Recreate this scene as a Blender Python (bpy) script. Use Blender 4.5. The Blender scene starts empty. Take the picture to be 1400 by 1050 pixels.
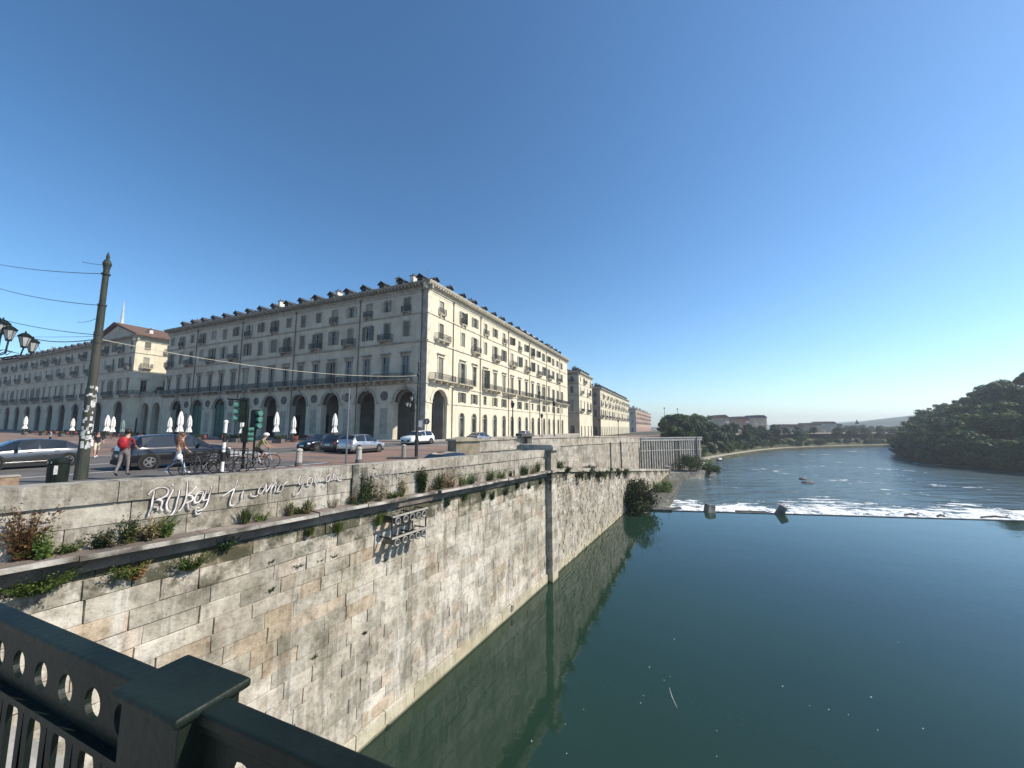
import bpy, math, random
from math import sin, cos, radians, pi, sqrt, atan2, floor
from mathutils import Vector, Matrix, noise as mnoise
random.seed(7)
# ------------------------------------------------------------------ camera, sky, sun, exposure
scene = bpy.context.scene
cam_d = bpy.data.cameras.new("camera"); cam = bpy.data.objects.new("camera", cam_d)
scene.collection.objects.link(cam); scene.camera = cam
FOC = 526.0; PITCH = radians(6.5); CAMZ = 10.0
cam_d.sensor_width = 36; cam_d.lens = FOC / 1400 * 36; cam_d.clip_start = 0.05; cam_d.clip_end = 6000
cam.location = (0, 0, CAMZ); cam.rotation_euler = (pi / 2 + PITCH, 0, 0)
SUN_EL = radians(41); SUN_DIR = Vector((.996, -.087, 0)).normalized() * cos(SUN_EL) + Vector((0, 0, sin(SUN_EL)))
world = bpy.data.worlds.new("World"); scene.world = world; world.use_nodes = True
wn = world.node_tree; bg = wn.nodes["Background"]
sky = wn.nodes.new("ShaderNodeTexSky"); sky.sky_type = 'NISHITA'; sky.sun_disc = False
sky.sun_elevation = SUN_EL; sky.sun_rotation = atan2(SUN_DIR.x, SUN_DIR.y)
sky.altitude = 200; sky.air_density = 1.0; sky.dust_density = 0.4; sky.ozone_density = 3.5
hs_ = wn.nodes.new('ShaderNodeHueSaturation'); hs_.inputs['Saturation'].default_value = 1.10; hs_.inputs['Hue'].default_value = .493; gm_ = wn.nodes.new('ShaderNodeGamma'); gm_.inputs[1].default_value = 1.18
wn.links.new(sky.outputs[0], gm_.inputs[0]); wn.links.new(gm_.outputs[0], hs_.inputs['Color']); wn.links.new(hs_.outputs[0], bg.inputs[0]); bg.inputs[1].default_value = 0.108
sun_d = bpy.data.lights.new("sun", 'SUN'); sun_d.energy = 5.0; sun_d.angle = radians(.5); sun_d.color = (1, .90, .76)
sun = bpy.data.objects.new("sun", sun_d); scene.collection.objects.link(sun)
sun.rotation_euler = (-SUN_DIR).to_track_quat('-Z', 'Y').to_euler()
scene.view_settings.view_transform = 'Standard'; scene.view_settings.look = 'None'
scene.view_settings.gamma = 1; scene.view_settings.exposure = 0.34
scene.cycles.max_bounces = 6; scene.cycles.transparent_max_bounces = 6

# ------------------------------------------------------------------ measuring helpers
def ray(px, py):
    a = (px - 700) / FOC; b = (525 - py) / FOC
    return Vector((a, cos(PITCH) - b * sin(PITCH), sin(PITCH) + b * cos(PITCH)))
def on_z(px, py, z):
    r = ray(px, py); t = (z - CAMZ) / r.z; return Vector((r.x * t, r.y * t, z))
def at_Y(px, py, Y):
    r = ray(px, py); t = Y / r.y; return Vector((r.x * t, Y, CAMZ + r.z * t))
NX, NY = .8805, -.4741          # quay wall outward normal
WX, WY = .4741, .8805           # along the quay
D0 = 10.51
def W(s, off, z=0.0):           # s along the quay, off metres behind the quay face
    return Vector((NX * (-D0 - off) + WX * s, NY * (-D0 - off) + WY * s, z))
def on_wall(px, py, out=0.0):   # -> (s, z) in quay coordinates on plane `out` metres in front
    r = ray(px, py); t = (D0 - out) / -(r.x * NX + r.y * NY); p = r * t
    return (p.x * WX + p.y * WY, CAMZ + p.z)
CX, CY = -13.5, 60.0
VX, VY = .413, .911; UX, UY = -.911, .413
def G(s, u, z=0.0):
    return Vector((CX + VX * s + UX * u, CY + VY * s + UY * u, z))
def gz(x, y):                    # street level
    u = (x - CX) * UX + (y - CY) * UY; v = (x - CX) * VX + (y - CY) * VY
    return 8.0 + .012 * max(0, u - 55) - .018 * max(0, min(v - 20, 90))

# ------------------------------------------------------------------ materials
MATS = {}
def mk(name, c1, c2=None, scale=3.0, rough=.75, bump=0.0, bscale=None, metal=0.0, spec=.3, detail=4, stretch=None, c3=None, coat=0, pos=(.35, .65)):
    if name in MATS: return MATS[name]
    m = bpy.data.materials.new(name); m.use_nodes = True; nt = m.node_tree; b = nt.nodes["Principled BSDF"]
    b.inputs['Roughness'].default_value = rough; b.inputs['Metallic'].default_value = metal
    b.inputs['Specular IOR Level'].default_value = spec
    if coat: b.inputs['Coat Weight'].default_value = coat; b.inputs['Coat Roughness'].default_value = .05
    if c2 is None: b.inputs['Base Color'].default_value = (*c1, 1)
    geo = nt.nodes.new("ShaderNodeNewGeometry"); src = geo.outputs['Position']
    if stretch:
        mp = nt.nodes.new("ShaderNodeMapping"); mp.inputs['Scale'].default_value = stretch
        nt.links.new(src, mp.inputs[0]); src = mp.outputs[0]
    if c2 is not None:
        n = nt.nodes.new("ShaderNodeTexNoise"); n.inputs['Scale'].default_value = scale; n.inputs['Detail'].default_value = detail
        nt.links.new(src, n.inputs['Vector'])
        r = nt.nodes.new("ShaderNodeValToRGB"); r.color_ramp.elements[0].position = pos[0]; r.color_ramp.elements[1].position = pos[1]
        r.color_ramp.elements[0].color = (*c1, 1); r.color_ramp.elements[1].color = (*c2, 1)
        if c3: e = r.color_ramp.elements.new((pos[0] + pos[1]) / 2); e.color = (*c3, 1)
        nt.links.new(n.outputs['Fac'], r.inputs[0]); nt.links.new(r.outputs[0], b.inputs['Base Color'])
    if bump:
        n2 = nt.nodes.new("ShaderNodeTexNoise"); n2.inputs['Scale'].default_value = bscale or scale * 4; n2.inputs['Detail'].default_value = 5
        nt.links.new(src, n2.inputs['Vector'])
        bp = nt.nodes.new("ShaderNodeBump"); bp.inputs['Strength'].default_value = bump; bp.inputs['Distance'].default_value = .05
        nt.links.new(n2.outputs['Fac'], bp.inputs['Height']); nt.links.new(bp.outputs[0], b.inputs['Normal'])
    MATS[name] = m; return m

def N(nt, t, **kw):
    n = nt.nodes.new(t)
    for k, v in kw.items():
        if k.startswith('i_'): n.inputs[k[2:].replace('_', ' ')].default_value = v
        else: setattr(n, k, v)
    return n
def ramp(nt, src, stops):
    r = nt.nodes.new("ShaderNodeValToRGB"); el = r.color_ramp.elements
    el[0].position, el[0].color = stops[0][0], (*stops[0][1], 1); el[1].position, el[1].color = stops[-1][0], (*stops[-1][1], 1)
    for p, c in stops[1:-1]: e = el.new(p); e.color = (*c, 1)
    nt.links.new(src, r.inputs[0]); return r.outputs[0]
def mix(nt, fac, a, b, mode='MIX'):
    n = nt.nodes.new("ShaderNodeMix"); n.data_type = 'RGBA'; n.blend_type = mode
    if isinstance(fac, (int, float)): n.inputs[0].default_value = fac
    else: nt.links.new(fac, n.inputs[0])
    for i, v in ((6, a), (7, b)):
        if isinstance(v, tuple): n.inputs[i].default_value = (*v, 1)
        else: nt.links.new(v, n.inputs[i])
    return n.outputs[2]
def gray(v): return (v, v, v)

def mat_blocks(name, tint=1.0, small=False):
    """stone blocks: one tone per block from the face attribute, blotches, lime runs, grime."""
    m = bpy.data.materials.new(name); m.use_nodes = True; nt = m.node_tree; b = nt.nodes["Principled BSDF"]
    b.inputs['Roughness'].default_value = .88; b.inputs['Specular IOR Level'].default_value = .2
    at = N(nt, "ShaderNodeAttribute"); at.attribute_name = "blk"
    geo = N(nt, "ShaderNodeNewGeometry"); P = geo.outputs['Position']
    base = ramp(nt, at.outputs['Fac'], [(0, (.24, .225, .195)), (.18, (.34, .32, .275)), (.4, (.45, .42, .37)), (.62, (.54, .51, .46)), (.86, (.47, .41, .36)), (.95, (.42, .31, .20)), (1, (.27, .235, .17))])
    base = mix(nt, .38, base, (.47, .455, .415))
    n1 = N(nt, "ShaderNodeTexNoise", i_Scale=1.3, i_Detail=9, i_Roughness=.72); nt.links.new(P, n1.inputs['Vector'])
    c = mix(nt, 1.0, base, ramp(nt, n1.outputs['Fac'], [(.3, (.38, .37, .33)), (.47, (.86, .84, .8)), (.55, (1.05, 1.03, 1.0)), (.72, (1.35, 1.33, 1.27))]), 'MULTIPLY')
    mp = N(nt, "ShaderNodeMapping"); mp.inputs['Scale'].default_value = (2.6, 2.6, .16); nt.links.new(P, mp.inputs[0])
    n2 = N(nt, "ShaderNodeTexNoise", i_Scale=1.4, i_Detail=6, i_Roughness=.65); nt.links.new(mp.outputs[0], n2.inputs['Vector'])
    f = ramp(nt, n2.outputs['Fac'], [(.52, gray(0)), (.66, gray(.75))])
    c = mix(nt, f, c, (.56, .545, .50))
    mp2 = N(nt, "ShaderNodeMapping"); mp2.inputs['Scale'].default_value = (1.7, 1.7, .25); mp2.inputs['Location'].default_value = (7, 3, 1); nt.links.new(P, mp2.inputs[0])
    n3 = N(nt, "ShaderNodeTexNoise", i_Scale=1.1, i_Detail=7, i_Roughness=.7); nt.links.new(mp2.outputs[0], n3.inputs['Vector'])
    f = ramp(nt, n3.outputs['Fac'], [(.54, gray(0)), (.7, gray(.8))])
    c = mix(nt, f, c, (.16, .15, .12) if not small else (.22, .19, .12))
    n6 = N(nt, "ShaderNodeTexNoise", i_Scale=6.5, i_Detail=8, i_Roughness=.75); nt.links.new(P, n6.inputs['Vector'])
    c = mix(nt, 1.0, c, ramp(nt, n6.outputs['Fac'], [(.34, (.62, .6, .56)), (.5, (1, 1, 1)), (.68, (1.12, 1.11, 1.08))]), 'MULTIPLY')
    n7 = N(nt, "ShaderNodeTexNoise", i_Scale=.45, i_Detail=6, i_Roughness=.6); nt.links.new(P, n7.inputs['Vector'])
    c = mix(nt, 1.0, c, ramp(nt, n7.outputs['Fac'], [(.38, (.76, .745, .70)), (.55, (1, 1, 1)), (.68, (1.08, 1.08, 1.08))]), 'MULTIPLY')
    # moss and damp near the ledge: attribute 'moss'
    am = N(nt, "ShaderNodeAttribute"); am.attribute_name = "moss"
    n4 = N(nt, "ShaderNodeTexNoise", i_Scale=2.2, i_Detail=6, i_Roughness=.7); nt.links.new(P, n4.inputs['Vector'])
    ad = N(nt, "ShaderNodeMath", operation='MULTIPLY_ADD'); nt.links.new(am.outputs['Fac'], ad.inputs[0]); ad.inputs[1].default_value = .62; nt.links.new(n4.outputs['Fac'], ad.inputs[2])
    f = ramp(nt, ad.outputs[0], [(.72, gray(0)), (.92, gray(.92))])
    c = mix(nt, f, c, (.05, .052, .03))
    sp = N(nt, "ShaderNodeSeparateXYZ"); nt.links.new(P, sp.inputs[0])
    mr = N(nt, "ShaderNodeMapRange"); nt.links.new(sp.outputs[2], mr.inputs[0]); mr.inputs[1].default_value = .75; mr.inputs[2].default_value = .3; mr.inputs[3].default_value = 0; mr.inputs[4].default_value = .55
    c = mix(nt, mr.outputs[0], c, (.44, .40, .26))
    mr2 = N(nt, "ShaderNodeMapRange"); nt.links.new(sp.outputs[2], mr2.inputs[0]); mr2.inputs[1].default_value = .13; mr2.inputs[2].default_value = .03; mr2.inputs[3].default_value = 0; mr2.inputs[4].default_value = .8
    c = mix(nt, mr2.outputs[0], c, (.06, .06, .035))
    c = mix(nt, 1.0, c, gray(tint), 'MULTIPLY')
    nt.links.new(c, b.inputs['Base Color'])
    n5 = N(nt, "ShaderNodeTexNoise", i_Scale=9 if not small else 5, i_Detail=8, i_Roughness=.7); nt.links.new(P, n5.inputs['Vector'])
    bp = N(nt, "ShaderNodeBump", i_Strength=.55 if not small else .9, i_Distance=.05); nt.links.new(n5.outputs['Fac'], bp.inputs['Height']); nt.links.new(bp.outputs[0], b.inputs['Normal'])
    MATS[name] = m; return m
M_BLOCK = mat_blocks('quay_ashlar', 1.06); M_BLOCK2 = mat_blocks('quay_rubble', 1.0, True); M_PARA = mat_blocks('parapet_stone', .9)
M_MORTAR = mk('mortar', (.10, .09, .075), (.2, .185, .155), 2)

def mat_leaf(name, dark, mid, light, trans=.25):
    m = bpy.data.materials.new(name); m.use_nodes = True; nt = m.node_tree; b = nt.nodes["Principled BSDF"]
    at = N(nt, "ShaderNodeAttribute"); at.attribute_name = "blk"
    oi = N(nt, "ShaderNodeObjectInfo")
    c = ramp(nt, at.outputs['Fac'], [(0, dark), (.5, mid), (1, light)])
    v = N(nt, "ShaderNodeMapRange"); nt.links.new(oi.outputs['Random'], v.inputs[0]); v.inputs[3].default_value = .6; v.inputs[4].default_value = 1.5
    hs = N(nt, "ShaderNodeHueSaturation"); nt.links.new(c, hs.inputs['Color']); nt.links.new(v.outputs[0], hs.inputs['Value'])
    nt.links.new(hs.outputs[0], b.inputs['Base Color']); b.inputs['Roughness'].default_value = .6; b.inputs['Specular IOR Level'].default_value = .25
    tr = N(nt, "ShaderNodeBsdfTranslucent"); nt.links.new(hs.outputs[0], tr.inputs[0])
    mx = N(nt, "ShaderNodeMixShader"); mx.inputs[0].default_value = trans
    nt.links.new(b.outputs[0], mx.inputs[1]); nt.links.new(tr.outputs[0], mx.inputs[2])
    nt.links.new(mx.outputs[0], nt.nodes["Material Output"].inputs[0])
    MATS[name] = m; return m
L_TREE = mat_leaf('foliage', (.022, .045, .014), (.05, .085, .028), (.10, .135, .042))
L_GRASS = mat_leaf('weed_green', (.03, .06, .015), (.08, .13, .03), (.16, .2, .05), .35)
L_DRY = mat_leaf('weed_dry', (.10, .05, .025), (.22, .11, .05), (.30, .22, .09), .3)
L_DRYG = mat_leaf('weed_straw', (.07, .06, .03), (.17, .14, .07), (.28, .24, .12), .3)
L_IVY = mat_leaf('weed_dark', (.02, .04, .018), (.04, .075, .03), (.08, .12, .05), .25)
L_BUSH = mat_leaf('bush_leaf', (.02, .035, .012), (.05, .075, .025), (.10, .12, .04), .3)

def mat_plaster(name, c1, c2, grime):
    m = mk(name, c1, c2, .5, .85, .12, 6, detail=8); nt = m.node_tree; b = nt.nodes['Principled BSDF']; src = b.inputs['Base Color'].links[0].from_socket
    geo = N(nt, "ShaderNodeNewGeometry"); mp = N(nt, "ShaderNodeMapping"); mp.inputs['Scale'].default_value = (1.3, 1.3, .09); nt.links.new(geo.outputs['Position'], mp.inputs[0])
    n = N(nt, "ShaderNodeTexNoise", i_Scale=1.0, i_Detail=8, i_Roughness=.7); nt.links.new(mp.outputs[0], n.inputs['Vector'])
    f = ramp(nt, n.outputs['Fac'], [(.5, gray(0)), (.7, gray(.55))]); c = mix(nt, f, src, grime)
    n2 = N(nt, "ShaderNodeTexNoise", i_Scale=.22, i_Detail=7, i_Roughness=.65); nt.links.new(geo.outputs['Position'], n2.inputs['Vector'])
    f = ramp(nt, n2.outputs['Fac'], [(.5, gray(0)), (.66, gray(.5))]); c = mix(nt, f, c, tuple(x * .78 for x in c1)); nt.links.new(c, b.inputs['Base Color']); return m
M_PLASTER = mat_plaster('plaster', (.62, .57, .43), (.72, .665, .51), (.36, .32, .23))
M_PLASTER2 = mat_plaster('plaster_beige_shaded', (.45, .41, .32), (.55, .505, .395), (.25, .22, .165))  # corner palazzo's plaster darkened for its square front, shade put into the colour
M_PLASTER3 = mk('plaster_warm', (.5, .45, .33), (.6, .54, .4), .4, .85)
M_PINK = mk('plaster_pink', (.38, .25, .2), (.48, .33, .26), .4, .85)
M_TRIM = mk('stone_trim', (.24, .225, .185), (.37, .35, .30), 1.2, .8, .1)  # trim stone darkened for the square fronts, their shade put into its colour
M_TRIML = mk('stone_trim_light', (.50, .46, .36), (.66, .62, .50), 1.2, .8)  # same trim stone for the river fronts, sunlight put into its colour
M_DARKST = mk('dark_stone', (.09, .085, .075), (.16, .15, .135), 1.5, .85)
M_IRON = mk('iron', (.02, .021, .022), (.04, .04, .04), 8, .5, spec=.4)
M_GLASS = mk('window_glass', (.013, .016, .018), (.15, .145, .13), .5, .12, spec=.6, pos=(.48, .7))
M_DARK = mk('dark_interior', (.008, .008, .009))
M_ARC = mk('arcade_plaster_shaded', (.15, .14, .12), (.22, .21, .18), .6, .9)  # inside of the arcade darkened, its deep shade put into the colour
M_FRAME = mk('window_frame', (.32, .31, .27))
SHUT = [mk('shutter_a', (.13, .125, .10), (.19, .18, .145), 2, .7), mk('shutter_b', (.20, .195, .16), (.27, .26, .21), 2, .7),
        mk('shutter_c', (.08, .09, .075), (.13, .14, .11), 2, .7), mk('shutter_d', (.30, .29, .24), (.36, .35, .29), 2, .7)]
M_TILE = mk('roof_tile', (.10, .06, .045), (.19, .12, .085), 2.5, .85, .4, 20)
M_SLATE = mk('dormer_slate', (.03, .034, .04), (.075, .08, .085), 3, .7)
M_WHITE = mk('white_paint', (.7, .69, .66), (.8, .79, .76), 2, .6)
M_LIMEW = mk('chimney_render', (.55, .52, .47), (.7, .67, .6), 3, .8)
M_PIPE = mk('copper_pipe', (.10, .085, .065), (.16, .13, .10), 3, .6)
M_ASPH = mk('asphalt', (.095, .09, .085), (.15, .14, .13), .9, .85, .15, 30, detail=8)
M_CONC = mk('concrete', (.30, .29, .26), (.46, .44, .40), 1.4, .85, .3, 9, detail=7)
M_GREENP = mk('green_enamel', (.004, .008, .006), (.011, .019, .014), 3, .5, .12, 25, spec=.22)
_nt = M_GREENP.node_tree; _b = _nt.nodes['Principled BSDF']; _src = _b.inputs['Base Color'].links[0].from_socket
_g = N(_nt, "ShaderNodeNewGeometry"); _n = N(_nt, "ShaderNodeTexNoise", i_Scale=22, i_Detail=8, i_Roughness=.75); _nt.links.new(_g.outputs['Position'], _n.inputs['Vector'])
_nt.links.new(mix(_nt, ramp(_nt, _n.outputs['Fac'], [(.62, gray(0)), (.67, gray(.8))]), _src, (.028, .026, .022)), _b.inputs['Base Color'])
M_POLE = mk('pole_paint', (.028, .038, .028), (.065, .062, .048), 3, .6, .3, 30, stretch=(1, 1, .3))
M_TYRE = mk('tyre', (.012, .012, .012)); M_RIM = mk('alloy_rim', (.35, .35, .36), rough=.3, metal=.8)
M_CHROME = mk('chrome', (.6, .6, .6), rough=.15, metal=1)
M_CARGL = mk('car_glass', (.012, .016, .018), rough=.05, spec=.8)
M_BLKP = mk('black_plastic', (.02, .02, .02), rough=.6)
M_REDL = mk('tail_lamp', (.35, .01, .01), rough=.15, spec=.6); M_HEADL = mk('head_lamp', (.6, .62, .65), rough=.1, spec=.7)
M_SKIN = mk('skin', (.42, .26, .19), rough=.6); M_HAIR = mk('dark_hair', (.018, .012, .009), (.035, .022, .015), 20, .55)
M_BROWNH = mk('brown_hair', (.09, .045, .02), (.15, .08, .04), 20, .55)
# ------------------------------------------------------------------ mesh builder
ROOT = scene.collection
class MB:
    def __init__(s): s.v = []; s.f = []; s.m = []; s.a = []; s.b = []; s.cur = 0; s.smooth = False; s.av = .5; s.bv = 0.0; s.sm = []
    def face(s, pts, av=None):
        i = len(s.v); s.v.extend([tuple(p) for p in pts]); s.f.append(tuple(range(i, i + len(pts))))
        s.m.append(s.cur); s.a.append(s.av if av is None else av); s.b.append(s.bv); s.sm.append(s.smooth)
    def raw(s, V, Fc, av=None):
        i = len(s.v); s.v.extend([tuple(p) for p in V])
        for f in Fc:
            s.f.append(tuple(i + k for k in f)); s.m.append(s.cur); s.a.append(s.av if av is None else av); s.b.append(s.bv); s.sm.append(s.smooth)
    def box(s, c, d, M=None, rz=0.0, taper=1.0, ry=0.0):
        x, y, z = d[0] / 2, d[1] / 2, d[2] / 2
        V = [Vector((sx * x * (taper if sz > 0 else 1), sy * y * (taper if sz > 0 else 1), sz * z)) for sz in (-1, 1) for sy in (-1, 1) for sx in (-1, 1)]
        if ry: R = Matrix.Rotation(ry, 3, 'Y'); V = [R @ v for v in V]
        if rz: R = Matrix.Rotation(rz, 3, 'Z'); V = [R @ v for v in V]
        V = [v + Vector(c) for v in V]
        if M is not None: V = [M @ v for v in V]
        s.raw(V, [(0, 2, 3, 1), (4, 5, 7, 6), (0, 1, 5, 4), (2, 6, 7, 3), (0, 4, 6, 2), (1, 3, 7, 5)])
    def b2(s, x0, x1, y0, y1, z0, z1, M=None): s.box(((x0 + x1) / 2, (y0 + y1) / 2, (z0 + z1) / 2), (abs(x1 - x0), abs(y1 - y0), abs(z1 - z0)), M)
    def tube(s, pts, r, n=8, caps=True):
        pts = [Vector(p) for p in pts]; rs = r if isinstance(r, (list, tuple)) else [r] * len(pts)
        rings = []; prev = None
        for i, p in enumerate(pts):
            d = (pts[min(i + 1, len(pts) - 1)] - pts[max(i - 1, 0)])
            if d.length < 1e-6: d = Vector((0, 0, 1))
            d.normalize()
            if prev is None:
                u = d.orthogonal().normalized()
            else:
                u = prev - d * prev.dot(d)
                u = u.normalized() if u.length > 1e-5 else d.orthogonal().normalized()
            prev = u; w = d.cross(u)
            rings.append([p + (u * cos(2 * pi * k / n) + w * sin(2 * pi * k / n)) * rs[i] for k in range(n)])
        V = [q for R in rings for q in R]; Fc = []
        for i in range(len(pts) - 1):
            for k in range(n):
                a = i * n + k; b = i * n + (k + 1) % n
                Fc.append((a, b, b + n, a + n))
        if caps: Fc.append(tuple(range(n - 1, -1, -1))); Fc.append(tuple((len(pts) - 1) * n + k for k in range(n)))
        s.raw(V, Fc)
    def lathe(s, prof, c=(0, 0, 0), n=16, M=None):   # prof [(r,z)]
        V = []; Fc = []
        for r, z in prof:
            for k in range(n):
                p = Vector((c[0] + r * cos(2 * pi * k / n), c[1] + r * sin(2 * pi * k / n), c[2] + z)); V.append(M @ p if M is not None else p)
        for i in range(len(prof) - 1):
            for k in range(n):
                a = i * n + k; b = i * n + (k + 1) % n; Fc.append((a, b, b + n, a + n))
        Fc.append(tuple(range(n - 1, -1, -1))); Fc.append(tuple((len(prof) - 1) * n + k for k in range(n)))
        s.raw(V, Fc)
    def prism(s, poly, y0, y1, M=None):  # poly in xz, extruded along y
        n = len(poly); V = [Vector((x, y0, z)) for x, z in poly] + [Vector((x, y1, z)) for x, z in poly]
        if M is not None: V = [M @ v for v in V]
        s.raw(V, [tuple(range(n)), tuple(range(2 * n - 1, n - 1, -1))] + [(i, i + n, (i + 1) % n + n, (i + 1) % n) for i in range(n)])
    def ball(s, c, r, n=10, m=6, sc=(1, 1, 1)):
        V = []; Fc = []
        for j in range(m + 1):
            t = pi * j / m
            for k in range(n): V.append((c[0] + r * sc[0] * sin(t) * cos(2 * pi * k / n), c[1] + r * sc[1] * sin(t) * sin(2 * pi * k / n), c[2] + r * sc[2] * cos(t)))
        for j in range(m):
            for k in range(n):
                a = j * n + k; b = j * n + (k + 1) % n; Fc.append((a, a + n, b + n, b))
        s.raw(V, Fc)
    def mesh(s, name, mats):
        me = bpy.data.meshes.new(name); me.from_pydata(s.v, [], s.f)
        for m in (mats if isinstance(mats, (list, tuple)) else [mats]): me.materials.append(m)
        me.polygons.foreach_set('material_index', s.m); me.polygons.foreach_set('use_smooth', s.sm)
        if any(x != .5 for x in s.a): at = me.attributes.new('blk', 'FLOAT', 'FACE'); at.data.foreach_set('value', s.a)
        if any(s.b): at = me.attributes.new('moss', 'FLOAT', 'FACE'); at.data.foreach_set('value', s.b)
        me.update(); return me
    def build(s, name, mats, parent=None, loc=(0, 0, 0), rz=0.0): return obj(name, s.mesh(name, mats), parent, loc, rz)
def obj(name, me, parent=None, loc=(0, 0, 0), rz=0.0):
    o = bpy.data.objects.new(name, me); ROOT.objects.link(o); o.location = loc; o.rotation_euler = (0, 0, rz)
    if parent is not None: o.parent = parent
    return o
def tag(o, label, cat, group=None, kind=None):
    o['label'] = label; o['category'] = cat
    if group: o['group'] = group
    if kind: o['kind'] = kind
    return o
def thing(name, label, cat, loc=(0, 0, 0), rz=0.0, group=None):
    o = bpy.data.objects.new(name, None); ROOT.objects.link(o); o.empty_display_size = .3
    o.location = loc; o.rotation_euler = (0, 0, rz); return tag(o, label, cat, group)
def struct(name, mb, mats, loc=(0, 0, 0)):
    o = mb.build(name, mats, None, loc); o['kind'] = 'structure'; return o
def dup(root, loc, rz, label, group=None, sc=None):
    r = root.copy(); ROOT.objects.link(r); r.location = loc; r.rotation_euler = (0, 0, rz); r['label'] = label
    if group: r['group'] = group
    if sc: r.scale = sc
    for ch in root.children:
        c = ch.copy(); ROOT.objects.link(c); c.parent = r
        for g in ch.children:
            d = g.copy(); ROOT.objects.link(d); d.parent = c
    return r
def clean(name): return name

# ------------------------------------------------------------------ ground, ramp, water
stations = [W(-60, .55), W(-6, .55), W(6, .55), W(11.5, .55), W(13, 3.5), W(16, 5.6), Vector((-4.6, 31, 0)), Vector((1.64, 37.8, 0)),
            Vector((10, 51.8, 0)), Vector((20, 70, 0)), Vector((29.6, 90, 0)), Vector((47.6, 98, 0)), Vector((52, 128, 0)),
            Vector((106, 188, 0)), Vector((165, 228, 0)), Vector((226, 250, 0)), Vector((300, 268, 0)), Vector((520, 330, 0))]
g = MB(); offs = [0, 3, 8, 14, 22, 32, 48, 70, 100, 150, 260, 700]
rows = []
for i, p in enumerate(stations):
    if i < 10: d = Vector((UX, UY, 0))
    else: d = Vector((UX + .09 * (i - 9), UY + .12 * (i - 9), 0)).normalized()
    rows.append([Vector((p.x + d.x * o, p.y + d.y * o, gz(p.x + d.x * o, p.y + d.y * o))) for o in offs])
for i in range(len(rows) - 1):
    for j in range(len(offs) - 1): g.face([rows[i][j + 1], rows[i][j], rows[i + 1][j], rows[i + 1][j + 1]])
def mat_paving():
    m = bpy.data.materials.new('porphyry_paving'); m.use_nodes = True; nt = m.node_tree; b = nt.nodes["Principled BSDF"]
    geo = N(nt, "ShaderNodeNewGeometry"); mp = N(nt, "ShaderNodeMapping"); mp.inputs['Rotation'].default_value = (0, 0, -radians(65.6)); nt.links.new(geo.outputs['Position'], mp.inputs[0])
    mp2 = N(nt, "ShaderNodeMapping"); mp2.inputs['Scale'].default_value = (.35, .06, 1); nt.links.new(mp.outputs[0], mp2.inputs[0])
    n1 = N(nt, "ShaderNodeTexNoise", i_Scale=1.6, i_Detail=6); nt.links.new(mp2.outputs[0], n1.inputs['Vector'])
    c = ramp(nt, n1.outputs['Fac'], [(.36, (.16, .145, .125)), (.47, (.25, .16, .12)), (.58, (.31, .19, .14)), (.68, (.29, .26, .22))])
    br = N(nt, "ShaderNodeTexBrick", i_Scale=2.0); br.inputs['Color1'].default_value = (1, 1, 1, 1); br.inputs['Color2'].default_value = (.82, .84, .86, 1); br.inputs['Mortar'].default_value = (.55, .55, .55, 1); nt.links.new(mp.outputs[0], br.inputs['Vector'])
    c = mix(nt, 1.0, c, br.outputs[0], 'MULTIPLY'); nt.links.new(c, b.inputs['Base Color']); b.inputs['Roughness'].default_value = .8
    return m
struct('piazza_ground', g, mat_paving())
def sheet(name, pts, mat, dz):
    g = MB(); n = len(pts) // 2
    a = pts[:n]; b = pts[n:]
    for i in range(n - 1):
        q = [a[i], b[i], b[i + 1], a[i + 1]]; g.face([(p.x, p.y, gz(p.x, p.y) + dz) for p in q])
    return struct(name, g, mat)
def strip(name, s0, s1, o0, o1, mat, dz, step=6):
    n = max(2, int(abs(s1 - s0) / step) + 1); S = [s0 + (s1 - s0) * i / (n - 1) for i in range(n)]
    return sheet(name, [W(s, o1) for s in S] + [W(s, o0) for s in S], mat, dz)
strip('river_road', -60, 200, 19.5, 29, M_ASPH, .004)
strip('approach_road', -60, 15, 9, 19.4, M_ASPH, .004)
M_SIDE = mk('sidewalk_stone', (.26, .245, .22), (.38, .36, .32), 1.1, .85, .2, 14, detail=7)
# sidewalk with a real kerb along the quay parapet and in front of the houses
g = MB(); g.b2(-60, 9.5, .56, 4.0, 7.7, 8.12); o = struct('sidewalk', g, M_SIDE, W(0, 0)); o.rotation_euler = (0, 0, atan2(WY, WX))
g = MB(); g.b2(-4.5, 0, -3, 112, 7.6, 8.13); g.b2(-4.5, 80, -3.6, -.0, 7.4, 8.129) ; o = struct('arcade_pavement', g, M_SIDE, (CX, CY, 0)); o.rotation_euler = (0, 0, atan2(VY, VX))
# painted lines
for nm, s0, s1, o0 in (('lane_line', -40, 14.8, 9.5), ('lane_line', -60, 60, 19.9), ('lane_line', -60, 100, 28.6), ('lane_line', -30, 14, 14.2)):
    strip(nm, s0, s1, o0, o0 + .14, M_WHITE, .008)
for k in range(8): strip('crossing_stripe', 13.2, 18.4, 20.5 + k * 1.05, 21.05 + k * 1.05, M_WHITE, .009)
# tram rails running from the bridge into the square
for q in (0, 1.45, 3.6, 5.05):
    S = [Vector((CX, CY, 0)) + Vector((VX, VY, 0)) * (-34 + q + .0) + Vector((UX, UY, 0)) * u for u in range(-10, 190, 10)]
    S2 = [p + Vector((VX, VY, 0)) * .09 for p in S]
    sheet('tram_rail', S + S2, M_BLKP, .012)
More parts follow.
